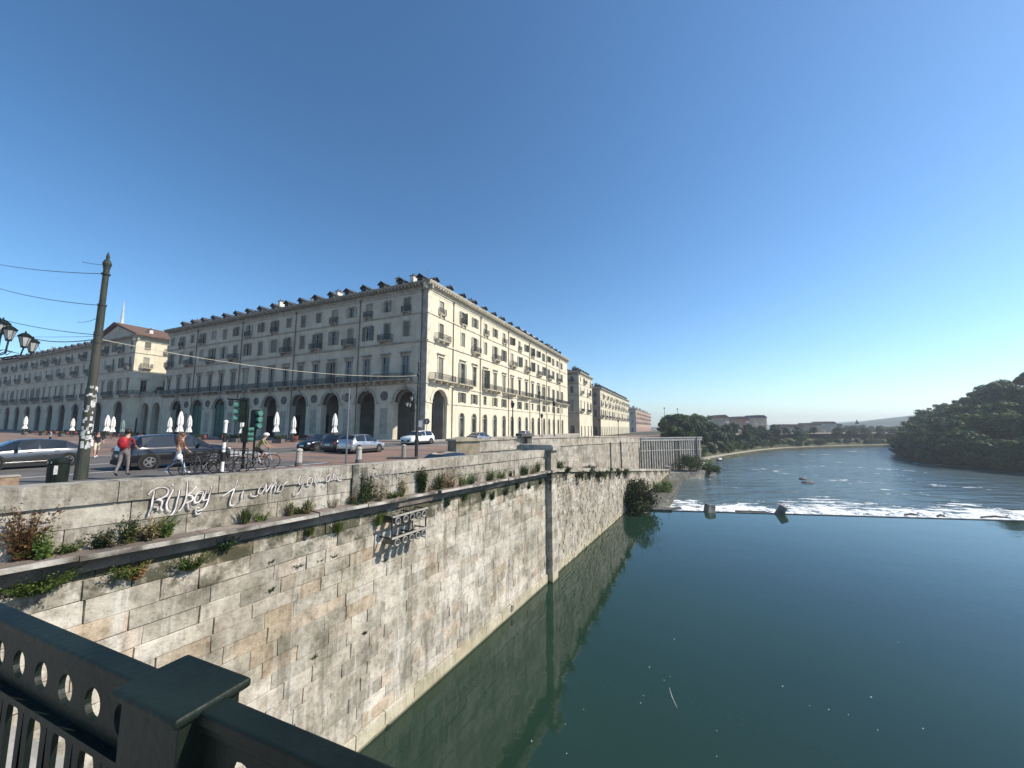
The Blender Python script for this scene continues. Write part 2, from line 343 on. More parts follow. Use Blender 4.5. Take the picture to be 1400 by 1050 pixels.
# ramp going down to the lower quay, behind the quay wall
def rz_(s):
    if s < 11.5: return 8.0
    if s < 27.5: return 8.0 - (s - 11.5) / 16 * 1.85
    return 6.15 - min(1, (s - 27.5) / 64.5) * 6.1
g = MB(); S = [11.5, 13, 16, 20, 24, 27.5, 36, 46, 56, 66, 76, 86, 92]
def upper_pt(s):     # point of the upper wall facing station s of the quay
    if s <= 11.5: return W(11.5, .6)
    pts = stations[3:11]; best = None
    for i in range(len(pts) - 1):
        a, b = pts[i], pts[i + 1]; sa = a.x * WX + a.y * WY; sb = b.x * WX + b.y * WY
        if sa <= s <= sb: return a + (b - a) * ((s - sa) / max(1e-6, sb - sa))
    return pts[-1].copy()
for i in range(len(S) - 1):
    q = []
    for s, k in ((S[i], 0), (S[i], 1), (S[i + 1], 1), (S[i + 1], 0)):
        p = W(s, .3) if k == 0 else upper_pt(s); q.append((p.x, p.y, rz_(s)))
    g.face(q[::-1])
struct('ramp_road', g, M_SIDE)
# low landing at the foot of the ramp
g = MB()
for a, b in (((W(91.5, -.1), Vector((29.6, 90, 0))), (Vector((49.5, 97, 0)), Vector((47.6, 98.2, 0)))),):
    pass
poly = [W(91.2, -.0), Vector((41, 88.5, 0)), Vector((50.5, 97, 0)), Vector((47.6, 98, 0)), Vector((29.6, 90, 0)), W(91.2, 6)]
g.face([(p.x, p.y, .05) for p in poly]); 
for i in range(3): a, b = poly[i], poly[i + 1]; g.face([(a.x, a.y, -3), (b.x, b.y, -3), (b.x, b.y, .05), (a.x, a.y, .05)])
struct('lower_quay', g, mk('landing_stone', (.12, .115, .10), (.26, .25, .22), 1.2, .85, .4, 8))

def mat_water(name, base, bs, strength, foam=False, rough=.04):
    m = bpy.data.materials.new(name); m.use_nodes = True; nt = m.node_tree; b = nt.nodes["Principled BSDF"]
    b.inputs['IOR'].default_value = 1.40; b.inputs['Roughness'].default_value = rough; b.inputs['Specular IOR Level'].default_value = .5
    tc = N(nt, "ShaderNodeNewGeometry"); P = tc.outputs['Position']
    n0 = N(nt, "ShaderNodeTexNoise", i_Scale=.05, i_Detail=4); nt.links.new(P, n0.inputs['Vector'])
    c = ramp(nt, n0.outputs['Fac'], [(.3, tuple(x * .8 for x in base)), (.7, tuple(x * 1.2 for x in base))])
    mp = N(nt, "ShaderNodeMapping"); mp.inputs['Rotation'].default_value = (0, 0, radians(8)); mp.inputs['Scale'].default_value = (.45, 1.0, 1) if foam else (.8, 1, 1); nt.links.new(P, mp.inputs[0])
    n1 = N(nt, "ShaderNodeTexNoise", i_Scale=bs, i_Detail=5 if foam else 3, i_Roughness=.6); nt.links.new(mp.outputs[0], n1.inputs['Vector'])
    bp = N(nt, "ShaderNodeBump", i_Strength=strength, i_Distance=.25 if foam else .05); nt.links.new(n1.outputs['Fac'], bp.inputs['Height'])
    n2 = N(nt, "ShaderNodeTexNoise", i_Scale=bs * (.3 if foam else .18), i_Detail=5 if foam else 3); nt.links.new(mp.outputs[0], n2.inputs['Vector'])
    bp2 = N(nt, "ShaderNodeBump", i_Strength=.85 if foam else strength, i_Distance=1.3 if foam else .12); nt.links.new(n2.outputs['Fac'], bp2.inputs['Height']); nt.links.new(bp.outputs[0], bp2.inputs['Normal'])
    nt.links.new(bp2.outputs[0], b.inputs['Normal'])
    if foam:
        # distance beyond the weir, in the weir's own frame
        mpw = N(nt, "ShaderNodeMapping", vector_type='POINT'); mpw.inputs['Location'].default_value = WEIR_LOC; mpw.inputs['Rotation'].default_value = (0, 0, WEIR_ROT); nt.links.new(P, mpw.inputs[0])
        sp = N(nt, "ShaderNodeSeparateXYZ"); nt.links.new(mpw.outputs[0], sp.inputs[0])
        mr = N(nt, "ShaderNodeMapRange"); nt.links.new(sp.outputs[1], mr.inputs[0]); mr.inputs[1].default_value = 7; mr.inputs[2].default_value = 22; mr.inputs[3].default_value = .30; mr.inputs[4].default_value = 0
        mp3 = N(nt, "ShaderNodeMapping"); mp3.inputs['Scale'].default_value = (.5, 1.3, 1); nt.links.new(mpw.outputs[0], mp3.inputs[0])
        n3 = N(nt, "ShaderNodeTexNoise", i_Scale=.55, i_Detail=9, i_Roughness=.72); nt.links.new(mp3.outputs[0], n3.inputs['Vector'])
        n4 = N(nt, "ShaderNodeTexNoise", i_Scale=.07, i_Detail=3); nt.links.new(mpw.outputs[0], n4.inputs['Vector'])
        a1 = N(nt, "ShaderNodeMath", operation='ADD'); nt.links.new(mr.outputs[0], a1.inputs[0]); nt.links.new(n3.outputs['Fac'], a1.inputs[1])
        a2 = N(nt, "ShaderNodeMath", operation='MULTIPLY_ADD'); nt.links.new(n4.outputs['Fac'], a2.inputs[0]); a2.inputs[1].default_value = .62; nt.links.new(a1.outputs[0], a2.inputs[2])
        f = ramp(nt, a2.outputs[0], [(.99, gray(0)), (1.10, gray(.92))])
        c = mix(nt, f, c, (.78, .8, .8))
        rr = N(nt, "ShaderNodeMapRange"); nt.links.new(f, rr.inputs[0]); rr.inputs[3].default_value = rough; rr.inputs[4].default_value = .8; nt.links.new(rr.outputs[0], b.inputs['Roughness'])
    nt.links.new(c, b.inputs['Base Color']); return m
WA = on_z(884, 697, 0); WB = on_z(1400, 712, 0); wd = (WB - WA).normalized(); WEIR_ANG = atan2(wd.y, wd.x)
WEIR_ROT = -WEIR_ANG; _r = Matrix.Rotation(WEIR_ROT, 3, 'Z') @ WA; WEIR_LOC = (-_r.x, -_r.y, 0)
WE = WA + wd * 160; WS = WA - wd * 1.5
g = MB(); g.face([(WS.x - 6, WS.y + .1, 0), (-40, -60, 0), (260, -160, 0), (WE.x, WE.y, 0)]); struct('river_pool', g, mat_water('pool_water', (.014, .035, .023), 1.6, .11))
g = MB(); wn_ = Vector((-wd.y, wd.x, 0)); LZ = -1.5
g.face([(-20, 20, LZ - .02), (400, -60, LZ - .02), (1500, 900, LZ - .02), (200, 900, LZ - .02)]); struct('lower_river', g, mat_water('rapids_water', (.075, .11, .115), 1.1, .55, True, .12))
g = MB(); g.face([(-4000, -3000, -3), (4000, -3000, -3), (4000, 5000, -3), (-4000, 5000, -3)]); struct('river_bed', g, mk('river_bed', (.06, .065, .05), (.09, .09, .07), .05))
# ------------------------------------------------------------------ quay wall of stone blocks
WANG = atan2(WY, WX)
def Wroot(s=0.0, z=0.0): p = W(s, 0); return (p.x, p.y, z)
def wl(pts): return pts
def blocks(mb, s0, s1, z0, ztop, bw, bh, y=0.0, depth=.12, gap=.012, jit=.02, moss=None, seed=1, toph=None, taper=True):
    """front faces look towards -y (the river). ztop: function of s."""
    R = random.Random(seed); row = 0; z = z0
    zmax = max(ztop(s0), ztop(s1))
    while z < zmax - .02:
        h = bh * R.uniform(.9, 1.1); s = s0 - R.uniform(0, bw)
        while s < s1:
            w = bw * R.uniform(.6, 1.45); a, b = max(s, s0), min(s + w, s1); s += w
            if b - a < .05: continue
            za, zb = min(z + h, ztop(a)), min(z + h, ztop(b))
            if za <= z + .03 and zb <= z + .03: continue
            g2 = gap; J_ = lambda: R.uniform(-.012, .012); o = y - R.uniform(0, jit); o2 = o + R.uniform(-.006, .006)
            mb.av = R.random() * .999
            if mb.av == .5: mb.av = .51
            if moss: mb.bv = moss((a + b) / 2, z + h / 2)
            z1 = z + g2; A = (a + g2 + J_(), o, z1 + J_() * .7); B = (b - g2 + J_(), o2, z1 + J_() * .7); C = (b - g2 + J_(), o2, max(zb - g2 + J_() * .7, z1)); D = (a + g2 + J_(), o, max(za - g2 + J_() * .7, z1))
            c = .018; back = y + depth
            e = lambda p, dx, dz: (p[0] + dx, p[1] + .02, p[2] + dz)
            A2, B2, C2, D2 = e(A, -c * .5, -c * .5), e(B, c * .5, -c * .5), e(C, c * .5, c * .5), e(D, -c * .5, c * .5)
            bk = lambda p: (p[0], back, p[2])
            mb.raw([A, B, C, D, A2, B2, C2, D2, bk(A2), bk(B2), bk(C2), bk(D2)],
                   [(0, 1, 2, 3), (0, 4, 5, 1), (1, 5, 6, 2), (2, 6, 7, 3), (3, 7, 4, 0), (4, 8, 9, 5), (5, 9, 10, 6), (6, 10, 11, 7), (7, 11, 8, 4)])
        z += h
    mb.bv = 0
def lerp_pts(P):
    def f(s):
        if s <= P[0][0]: return P[0][1]
        for (a, x), (b, y) in zip(P, P[1:]):
            if s <= b: return x + (y - x) * (s - a) / (b - a)
        return P[-1][1]
    return f
LEDGE = lerp_pts([(-8, 8.05), (2, 7.78), (5.5, 7.66), (24.7, 7.14)])
PTOP = lerp_pts([(-8, 9.25), (1.8, 9.02), (5.7, 8.85), (24.7, 8.52)])
qw = thing('quay_wall', 'tall river wall of pale stained stone blocks between the bridge and the dark pilaster', 'wall', Wroot(), WANG)
moss_q = lambda s, z: max(0, 1 - (LEDGE(s) - z) / (1.25 + .9 * (.5 + .5 * sin(s * 1.7)) * (1.3 if s > 13 else .8)))
g = MB(); g.cur = 0
blocks(g, -7, 24.3, .55, lambda s: LEDGE(s) - .02, 1.0, .40, moss=moss_q, seed=3, jit=.028)
# pale footing course at the waterline
blocks(g, -7, 24.3, -.35, lambda s: .55, 1.5, .45, y=-.10, moss=None, seed=5, jit=.01)
g.cur = 1; g.av = .4; g.b2(-7, 24.4, .03, 1.2, -3, 6.9)
g.raw([(-7, .03, 6.9), (24.4, .03, 6.9), (24.4, .03, LEDGE(24.4) - .1), (-7, .03, LEDGE(-7) - .1)], [(0, 1, 2, 3)])
g.build('stone_facing', [M_BLOCK, M_MORTAR], qw)
g = MB(); M_LEDGE = mk('ledge_stone', (.12, .105, .09), (.27, .235, .205), 1.6, .9, .5, 14, detail=8, c3=(.18, .15, .13))
M_LEDGEF = mk('ledge_edge_sunlit', (.10, .09, .075), (.46, .44, .40), 1.3, .85, .4, 14, detail=9, pos=(.42, .6))  # patchy front edge, paler than the top: sunlight on it put into the colour
R = random.Random(11); s = -7.0
while s < 24.3:
    w = R.uniform(1.3, 2.2); a, b = s, min(s + w, 24.35); s += w
    pr = .42 + R.uniform(-.035, .035); dz = R.uniform(-.015, .015)
    za, zb = LEDGE(a) + dz, LEDGE(b) + dz; t = .095
    if 9.8 < a < 12.4: pr -= .14
    V = [(a + .01, -pr, za), (b - .01, -pr, zb), (b - .01, .25, zb + .03), (a + .01, .25, za + .03), (a + .01, -pr, za - t), (b - .01, -pr, zb - t), (b - .01, .25, zb - t), (a + .01, .25, za - t)]
    g.cur = 0; g.raw(V, [(0, 1, 2, 3), (4, 7, 6, 5), (0, 3, 7, 4), (1, 5, 6, 2)]); g.cur = 1; g.raw(V, [(0, 4, 5, 1)])
g.cur = 0
for a, b in zip(range(-7, 24, 2), list(range(-5, 24, 2)) + [24.3]):    # dark corbel course below the ledge
    g.raw([(a, -.14, LEDGE(a) - .13), (b, -.14, LEDGE(b) - .13), (b, -.10, LEDGE(b) - .38), (a, -.10, LEDGE(a) - .38), (a, .1, LEDGE(a) - .38), (b, .1, LEDGE(b) - .38)], [(0, 3, 2, 1), (3, 4, 5, 2)])
g.build('ledge', [M_LEDGE, M_LEDGEF], qw)
# parapet
g = MB(); g.cur = 0
moss_p = lambda s, z: max(0, .55 - (z - LEDGE(s)) * 1.0)
for k in range(3):
    lo = lambda s, k=k: LEDGE(s) + (PTOP(s) - .0 - LEDGE(s)) * k / 3
    R = random.Random(20 + k); s = -7 - R.uniform(0, 2)
    while s < 24.2:
        w = R.uniform(1.7, 3.1); a, b = max(-7, s), min(s + w, 24.25); s += w
        if b - a < .1 or (abs((a + b) / 2 - 10) < .0): continue
        f0, f1 = k / 3, (k + 1) / 3
        L = lambda q, f: LEDGE(q) + (PTOP(q) - LEDGE(q)) * f
        o = -.0 - R.uniform(0, .015) - (.05 if k == 2 else 0); c = .008
        g.av = R.choice([.1, .3, .35, .42, .55, .6, .25, .05, .7]) + R.random() * .04; g.bv = moss_p((a + b) / 2, L((a + b) / 2, (f0 + f1) / 2))
        A, B, C, D = (a + c, o, L(a, f0) + c), (b - c, o, L(b, f0) + c), (b - c, o, L(b, f1) - c), (a + c, o, L(a, f1) - c)
        bk = .5 if k < 2 else .55
        V = [A, B, C, D] + [(p[0], bk, p[2]) for p in (A, B, C, D)]
        g.raw(V, [(0, 1, 2, 3), (4, 7, 6, 5), (3, 2, 6, 7), (0, 4, 5, 1), (0, 3, 7, 4), (1, 5, 6, 2)])
g.cur = 1; g.av = .4; g.bv = 0
for a, b in zip([-7, 5.7], [5.7, 24.25]):
    V = [(a, .02, LEDGE(a)), (b, .02, LEDGE(b)), (b, .02, PTOP(b) - .03), (a, .02, PTOP(a) - .03)]; V += [(x, .48, z) for x, y, z in V]
    g.raw(V, [(0, 1, 2, 3), (4, 7, 6, 5), (3, 2, 6, 7)])
g.build('parapet', [M_PARA, M_MORTAR], qw)
# narrow dark drain chase in the parapet
s_d, _ = on_wall(489, 665)
g = MB(); g.b2(s_d - .28, s_d - .05, -.09, -.0, LEDGE(s_d), PTOP(s_d) + .02); g.b2(s_d + .12, s_d + .3, -.07, 0, LEDGE(s_d), PTOP(s_d) - .1)
g.build('drain_chase', mk('chase_stone', (.06, .06, .05), (.2, .19, .16), 4, .85, .3, 20), qw)

# pilaster at the end of the near wall
pl = thing('pilaster', 'dark sided stone pilaster with a wide cap dividing the two stretches of river wall', 'pilaster', Wroot(24.3), WANG)
g = MB(); R = random.Random(4); z = -.6
while z < 7.0:
    h = .42 * R.uniform(.9, 1.1); g.av = R.random() * .6; g.bv = max(0, (z - 5) / 2.4)
    g.b2(0, .95, -.42 - R.uniform(0, .012), .3, z + .008, min(z + h, 7.02) - .008); z += h
g.build('shaft', M_BLOCK, pl)
g = MB(); g.av = .35; g.b2(-.1, 1.15, -.55, .3, 7.02, 7.2); g.bv = .3; g.b2(0.0, 1.0, -.40, 1.6, 7.2, 8.5); g.bv = 0; g.build('pier', M_PARA, pl)
g = MB(); g.av = .3; g.b2(-.18, 1.18, -.62, 2.1, 8.5, 8.78); g.av = .45; g.b2(-.1, 1.1, -.5, 1.95, 8.78, 8.86); g.build('cap', M_PARA, pl)

# ramp wall beyond the pilaster, stepping down to the lower quay
rw = thing('ramp_wall', 'rough stone river wall of the ramp sloping down beyond the pilaster', 'wall', Wroot(), WANG)
RT = lerp_pts([(25.2, 7.3), (27.5, 7.05), (92, 1.0)])
g = MB(); g.cur = 0
def moss_r(s, z): return max(0, .95 - (RT(s) - z) / (1.6 + .8 * sin(s * .8)))
blocks(g, 25.3, 92, -2.3, lambda s: RT(s) - .3, .55, .27, y=0.0, jit=.07, gap=.02, moss=moss_r, seed=9)
g.cur = 1; g.av = .4
S = [25.3 + (92 - 25.3) * i / 20 for i in range(21)]
for a, b in zip(S, S[1:]):
    g.raw([(a, .03, -3), (b, .03, -3), (b, .03, RT(b) - .32), (a, .03, RT(a) - .32)], [(0, 1, 2, 3)])
g.raw([(92, .03, -3), (92, .6, -3), (92, .6, RT(92) - .3), (92, .03, RT(92) - .3)], [(0, 1, 2, 3)])
g.build('stone_facing', [M_BLOCK2, M_MORTAR], rw)
g = MB(); R = random.Random(31); s = 25.3
while s < 92:
    w = R.uniform(1.4, 2.4); a, b = s, min(s + w, 92.2); s += w; g.av = R.choice([.35, .45, .55, .62, .3]); g.bv = R.choice([0, 0, .1, .2])
    c = .012; V = [(a + c, -.16, RT(a) - .3), (b - c, -.16, RT(b) - .3), (b - c, -.16, RT(b)), (a + c, -.16, RT(a))]; V += [(x, .45, z) for x, y, z in V]
    g.raw(V, [(0, 1, 2, 3), (4, 7, 6, 5), (3, 2, 6, 7), (0, 4, 5, 1), (0, 3, 7, 4), (1, 5, 6, 2)])
g.build('coping', M_PARA, rw)
g = MB(); g.av = .2; g.b2(91.6, 92.5, -.3, .7, -2, 1.45); g.av = .6; g.b2(91.5, 92.6, -.4, .8, 1.45, 1.62); g.build('end_post', M_PARA, rw)

# upper retaining wall behind the ramp
uw = thing('embankment_wall', 'long upper embankment wall with graffiti stains and parapet above the ramp', 'wall')
def wall_run(mb, pts, zt, zb, thick, bw, bh, seed, cap=.0):
    R = random.Random(seed)
    for i in range(len(pts) - 1):
        a, b = pts[i], pts[i + 1]; L = (b - a).length; d = (b - a) / L; n = Vector((d.y, -d.x, 0)); nseg = max(1, int(L / bw)); 
        for k in range(nseg):
            q0, q1 = a + d * (L * k / nseg + .008), a + d * (L * (k + 1) / nseg - .008)
            f0, f1 = k / nseg, (k + 1) / nseg
            t0, t1 = zt[i] + (zt[i + 1] - zt[i]) * f0, zt[i] + (zt[i + 1] - zt[i]) * f1; b0, b1 = zb[i] + (zb[i + 1] - zb[i]) * f0, zb[i] + (zb[i + 1] - zb[i]) * f1
            rows_ = max(1, round(((t0 - b0)) / bh))
            for r in range(rows_):
                mb.av = R.random() * .999; o = R.uniform(0, .02)
                za, zb_, zc, zd = b0 + (t0 - b0) * r / rows_ + .006, b1 + (t1 - b1) * r / rows_ + .006, b1 + (t1 - b1) * (r + 1) / rows_ - .006, b0 + (t0 - b0) * (r + 1) / rows_ - .006
                P = [q0 + n * o + Vector((0, 0, za)), q1 + n * o + Vector((0, 0, zb_)), q1 + n * o + Vector((0, 0, zc)), q0 + n * o + Vector((0, 0, zd))]
                P = [Vector((p.x, p.y, p.z)) for p in P]; Q = [p - n * (thick + o) for p in P]
                mb.raw(P + Q, [(0, 1, 2, 3), (4, 7, 6, 5), (3, 2, 6, 7), (0, 3, 7, 4), (1, 5, 6, 2)])
UP = [stations[6], stations[7], stations[8], stations[9], stations[10]]
UTOP = [9.05, 9.12, 8.9, 8.45, 7.75]
UB = [6.0, 5.0, 3.6, 2.0, .0]
M_UPW = mat_blocks('embankment_stone', .82)
g = MB(); wall_run(g, UP, [t - 1.0 for t in UTOP], UB, .6, 1.6, .6, 41); g.build('stone_facing', M_UPW, uw)
g = MB(); wall_run(g, UP, [t - .15 for t in UTOP], [t - .98 for t in UTOP], .4, 2.2, .8, 43); g.build('parapet', M_PARA, uw)
g = MB()
for i in range(4):
    a, b = UP[i], UP[i + 1]; d = (b - a).normalized(); n = Vector((d.y, -d.x, 0))
    for zt, hh, o1 in ((0, .16, .10), (-.93, .16, .12)):
        z0, z1 = UTOP[i] + zt, UTOP[i + 1] + zt
        V = [a + n * o1 + Vector((0, 0, z0 - hh)), b + n * o1 + Vector((0, 0, z1 - hh)), b + n * o1 + Vector((0, 0, z1)), a + n * o1 + Vector((0, 0, z0))]
        V += [p - n * (.5 + o1) for p in V]; g.av = .3 + .1 * i
        g.raw(V, [(0, 1, 2, 3), (4, 7, 6, 5), (3, 2, 6, 7), (0, 4, 5, 1), (0, 3, 7, 4), (1, 5, 6, 2)])
g.build('coping', M_PARA, uw)
# block pier where the embankment wall starts
ep = thing('stone_pier', 'brown stone block pier with a sloping top at the head of the ramp', 'pier', (-4.6, 31, 7.9), radians(36))
g = MB(); g.av = .85; g.b2(-.2, 1.9, -.75, .75, -2.0, 1.05); g.build('pier_block', mk('pier_stone', (.20, .17, .12), (.33, .28, .20), 2, .85, .3, 12), ep)
g = MB(); g.prism([(-.35, 1.05), (2.05, 1.05), (2.0, 1.2), (.85, 1.38), (-.3, 1.2)], -.9, .9); g.build('pier_cap', mk('pier_stone_cap', (.26, .235, .17), (.38, .34, .25), 2, .85), ep)
ap = thing('small_wall_pier', 'slim dark pier with an overhanging cap on the upper embankment parapet', 'pier', (1.5, 37.4, 8), radians(36))
g = MB(); g.b2(-.25, .3, -.3, .3, -1, 1.2); g.build('shaft', M_DARKST, ap); g = MB(); g.b2(-1.1, .45, -.5, .45, 1.2, 1.48); g.build('pier_cap', M_DARKST, ap)
# ribbed boathouse front at the foot of the ramp
bh = thing('boathouse_front', 'ribbed grey stone boathouse front with tall narrow bays at the foot of the ramp', 'boathouse')
A_, B_ = Vector((29.6, 90, 0)), Vector((47.6, 98, 0)); dd = (B_ - A_); LL = dd.length; dd.normalize(); ang = atan2(dd.y, dd.x)
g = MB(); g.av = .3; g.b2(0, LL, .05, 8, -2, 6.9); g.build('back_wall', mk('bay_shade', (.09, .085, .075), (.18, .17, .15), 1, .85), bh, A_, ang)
g = MB(); g.av = .4; g.b2(0, LL, -.35, .6, 6.9, 7.55); g.av = .3; g.b2(0, LL, -.5, .6, 7.55, 7.75); g.b2(0, LL, -.3, .1, 4.6, 4.8); g.build('cornice', M_CONC, bh, A_, ang)
rib = None
for k in range(26):
    x = .4 + k * .74
    if 14 <= k <= 15: continue
    if rib is None:
        g = MB(); g.b2(-.15, .15, -.28, .1, 0, 6.9); g.b2(-.2, .2, -.33, .1, 0, .35); rib = g.mesh('rib', M_CONC)
    p = A_ + dd * x; obj('rib', rib, bh, (p.x, p.y, 0), ang)
g = MB(); g.b2(10.7, 11.6, -.2, .3, 0, 6.9); g.build('dark_doorway', M_DARKST, bh, A_, ang); g = MB(); g.b2(17.6, 17.9, -.55, -.34, .1, 7.8); g.build('dark_pilaster', M_DARKST, bh, A_, ang)
# moored pale landing raft
# ------------------------------------------------------------------ pipe rack on the wall
s0, z0 = on_wall(539.5, 712, .45); s1, z1 = on_wall(575.5, 703, .45); s2, z2 = on_wall(539, 741, .45)
pr = thing('pipe_rack', 'two rows of five capped pipe ends sticking out under the ledge with steel shelves', 'pipe rack', Wroot(), WANG)
M_PIPEM = mk('pipe_metal', (.13, .13, .12), (.26, .25, .23), 8, .55, metal=.3)
for row, zz in ((0, z0), (1, z2)):
    for k in range(5):
        s = s0 + (s1 - s0) * (k / 4) ** .92
        zc = zz + (z1 - z0) * .15 * k / 4
        p = W(s, 0); g = MB(); g.smooth = True
        Mx = Matrix.Translation(Vector((s, 0, zc))) @ Matrix.Rotation(pi / 2, 4, 'X')
        g.lathe([(.1, -.1), (.1, .56), (.135, .56), (.135, .62), (.085, .62), (.085, .5), (.02, .5)], n=14, M=Mx); g.build('pipe_end', M_PIPEM, pr)
    g = MB(); g.b2(s0 - .25, s1 + .2, -.62, -.55, zz + .15, zz + .20); g.build('shelf', M_CONC, pr)
for s in (s0 - .22, (s0 + s1) / 2 + .1, s1 + .15):
    g = MB(); g.b2(s - .02, s + .02, -.58, -.0, z0 + .15, z0 + .19); g.b2(s - .02, s + .02, -.58, -.54, z2 + .2, z0 + .15); g.b2(s - .02, s + .02, -.54, .0, z2 + .16, z2 + .2); g.build('bracket', M_IRON, pr)
# mooring rings at the waterline
for px, py, lab in ((526, 990, 'rusty mooring ring near the waterline at the bridge end'), (697, 828, 'rusty mooring ring at the waterline towards the pilaster')):
    s, z = on_wall(px, py); t = thing('mooring_ring', lab, 'mooring ring', Wroot(s, z), WANG)
    g = MB(); g.tube([(0, -.1 - .04, -.0 + 0), (.0, .0, 0)], .03, 6); g.build('bolt', M_IRON, t)
    g = MB(); g.tube([(.12 * cos(a), -.15, -.12 + .12 * sin(a)) for a in [2 * pi * k / 14 for k in range(15)]], .018, 6); g.build('ring', M_IRON, t)

# ------------------------------------------------------------------ graffiti on the parapet
def ribbon(mb, pts, w, out):
    P = [Vector((s, z)) for s, z in pts]
    # smooth the stroke
    Q = []
    for i in range(len(P) - 1):
        p0, p1, p2, p3 = P[max(i - 1, 0)], P[i], P[i + 1], P[min(i + 2, len(P) - 1)]
        for k in range(4):
            t = k / 4; Q.append(.5 * ((2 * p1) + (p2 - p0) * t + (2 * p0 - 5 * p1 + 4 * p2 - p3) * t * t + (3 * p1 - p0 - 3 * p2 + p3) * t ** 3))
    Q.append(P[-1]); V = []; n = len(Q)
    for i, q in enumerate(Q):
        d = Q[min(i + 1, n - 1)] - Q[max(i - 1, 0)]; d = d.normalized() if d.length > 1e-6 else Vector((1, 0)); m = Vector((-d.y, d.x)) * w * (.6 + .4 * sin(pi * (i + .5) / n))
        V.append((q.x + m.x, -out, q.y + m.y)); V.append((q.x - m.x, -out, q.y - m.y))
    for i in range(n - 1): mb.raw([V[2 * i], V[2 * i + 1], V[2 * i + 3], V[2 * i + 2]], [(0, 1, 2, 3)])
STR = [  # word, (origin x, y, zoom), strokes
 ('first', (190, 640, 12.727), [[(270,400),(240,530),(215,690),(180,770),(170,830)],[(165,465),(220,400),(310,350),(420,330),(500,360),(510,420),(470,480),(400,520),(300,550)],[(300,550),(400,560),(400,620),(380,690),(420,740)],[(250,670),(330,680),(320,740)],
   [(600,370),(560,450),(500,560),(480,640),(500,720),(560,750)],[(710,380),(690,480),(660,600),(640,690),(590,780),(540,820)],[(845,230),(835,400),(810,560),(740,700),(680,750)],[(1010,310),(920,410),(840,480)],[(840,480),(920,480),(940,540),(870,590),(820,600)],[(850,610),(870,700),(920,715)],
   [(1110,400),(1040,420),(980,500),(970,580),(1010,600),(1070,560),(1110,470),(1120,400),(1100,550)],[(1180,390),(1130,500),(1130,560),(1190,540)],[(1270,320),(1230,450),(1190,600),(1130,700),(1040,740),(990,720),(1010,680),(1060,690)],[(980,740),(1010,800),(1090,770)],[(580,285),(600,300)]]),
 ('ti amo', (300, 640, 14), [[(350,230),(310,350),(250,500),(210,620),(210,700),(260,710),(330,640)],[(60,540),(180,460),(300,380),(390,340)],[(460,430),(430,530),(440,600),(390,640)],[(470,350),(500,340)],[(600,470),(610,520),(680,540),(740,520)],
   [(900,290),(830,310),(760,400),(750,480),(800,480),(860,400),(900,300),(890,460)],[(890,460),(940,400),(1000,290),(1010,330),(970,450)],[(980,440),(1030,340),(1080,260),(1080,330),(1060,460)],[(1180,300),(1130,380),(1110,440),(1180,440),(1220,370),(1200,310),(1180,300)],[(1220,330),(1300,250)]]),
 ('you are', (395, 630, 14.737), [[(240,300),(200,380),(210,470),(260,460),(320,340)],[(330,310),(290,450),(250,560),(190,650),(110,690),(110,620)],[(440,340),(380,390),(370,470),(420,490),(470,420),(460,340),(400,340)],[(550,300),(520,400),(540,470)],[(660,250),(610,350),(560,450),(570,500)],[(680,480),(700,495)],
   [(830,270),(760,330),(750,410),(810,400),(840,300),(850,400)],[(870,400),(900,300),(910,260),(940,300)],[(980,350),(1040,330),(1060,280),(1020,260),(980,330),(1000,390),(1070,390)]]),
 ('beautiful', (480, 610, 7.778), [[(180,240),(190,330),(220,350),(240,300),(200,300)],[(250,320),(280,290),(260,270),(250,330),(285,340)],[(290,330),(310,270),(320,340)],[(330,340),(355,180),(350,340)],[(365,330),(380,280),(400,310)],[(410,320),(430,230),(430,310)],[(450,310),(470,240),(480,310)],[(490,310),(525,190),(500,320),(540,300)],[(590,270),(620,240),(600,220),(580,260),(600,290),(640,280)]]),
 ('last', (480, 610, 7.778), [[(700,230),(715,215),(725,240)],[(750,215),(760,240),(775,210)],[(950,240),(990,160),(1020,200),(960,220),(1010,240)],[(1040,240),(1060,190),(1090,230),(1110,170)],[(1130,230),(1150,160),(1160,230),(1190,180),(1210,230),(1240,180),(1230,240)]])]
M_SPRAY = mk('spray_white', (.34, .32, .30), (.78, .74, .75), 6, .85); M_SPRAYF = mk('spray_faded', (.33, .3, .28), (.6, .57, .54), 9, .85); M_SPRAYD = mk('spray_dark', (.05, .045, .05), (.1, .09, .09), 14, .8)
gr_l = {'first': 'white and dark sprayed name at the left end of the parapet writing', 'ti amo': 'white sprayed words ti amo on the parapet', 'you are': 'white sprayed words you are on the parapet', 'beautiful': 'faint scribbled sprayed word after the dark drain chase', 'last': 'small pale sprayed scrawl right of the tall grass clump on the parapet'}
for word, (ox, oy, sc), strokes in STR:
    g = MB(); wd_ = .014 if word in ('first', 'ti amo', 'you are') else .010
    for st in strokes:
        pts = [on_wall(ox + x / sc, oy + y / sc, .07) for x, y in st]
        g.cur = 1; ribbon(g, [(a + .022, b + .012) for a, b in pts], wd_ * .8, .070)
        g.cur = 0; ribbon(g, pts, wd_ * (1.1 if word == 'first' else 1), .074)
    o = g.build('graffiti', [M_SPRAY if word in ('first', 'ti amo', 'you are') else M_SPRAYF, M_SPRAYD], None, Wroot(), WANG); tag(o, gr_l[word], 'graffiti', 'sprayed words on the parapet')

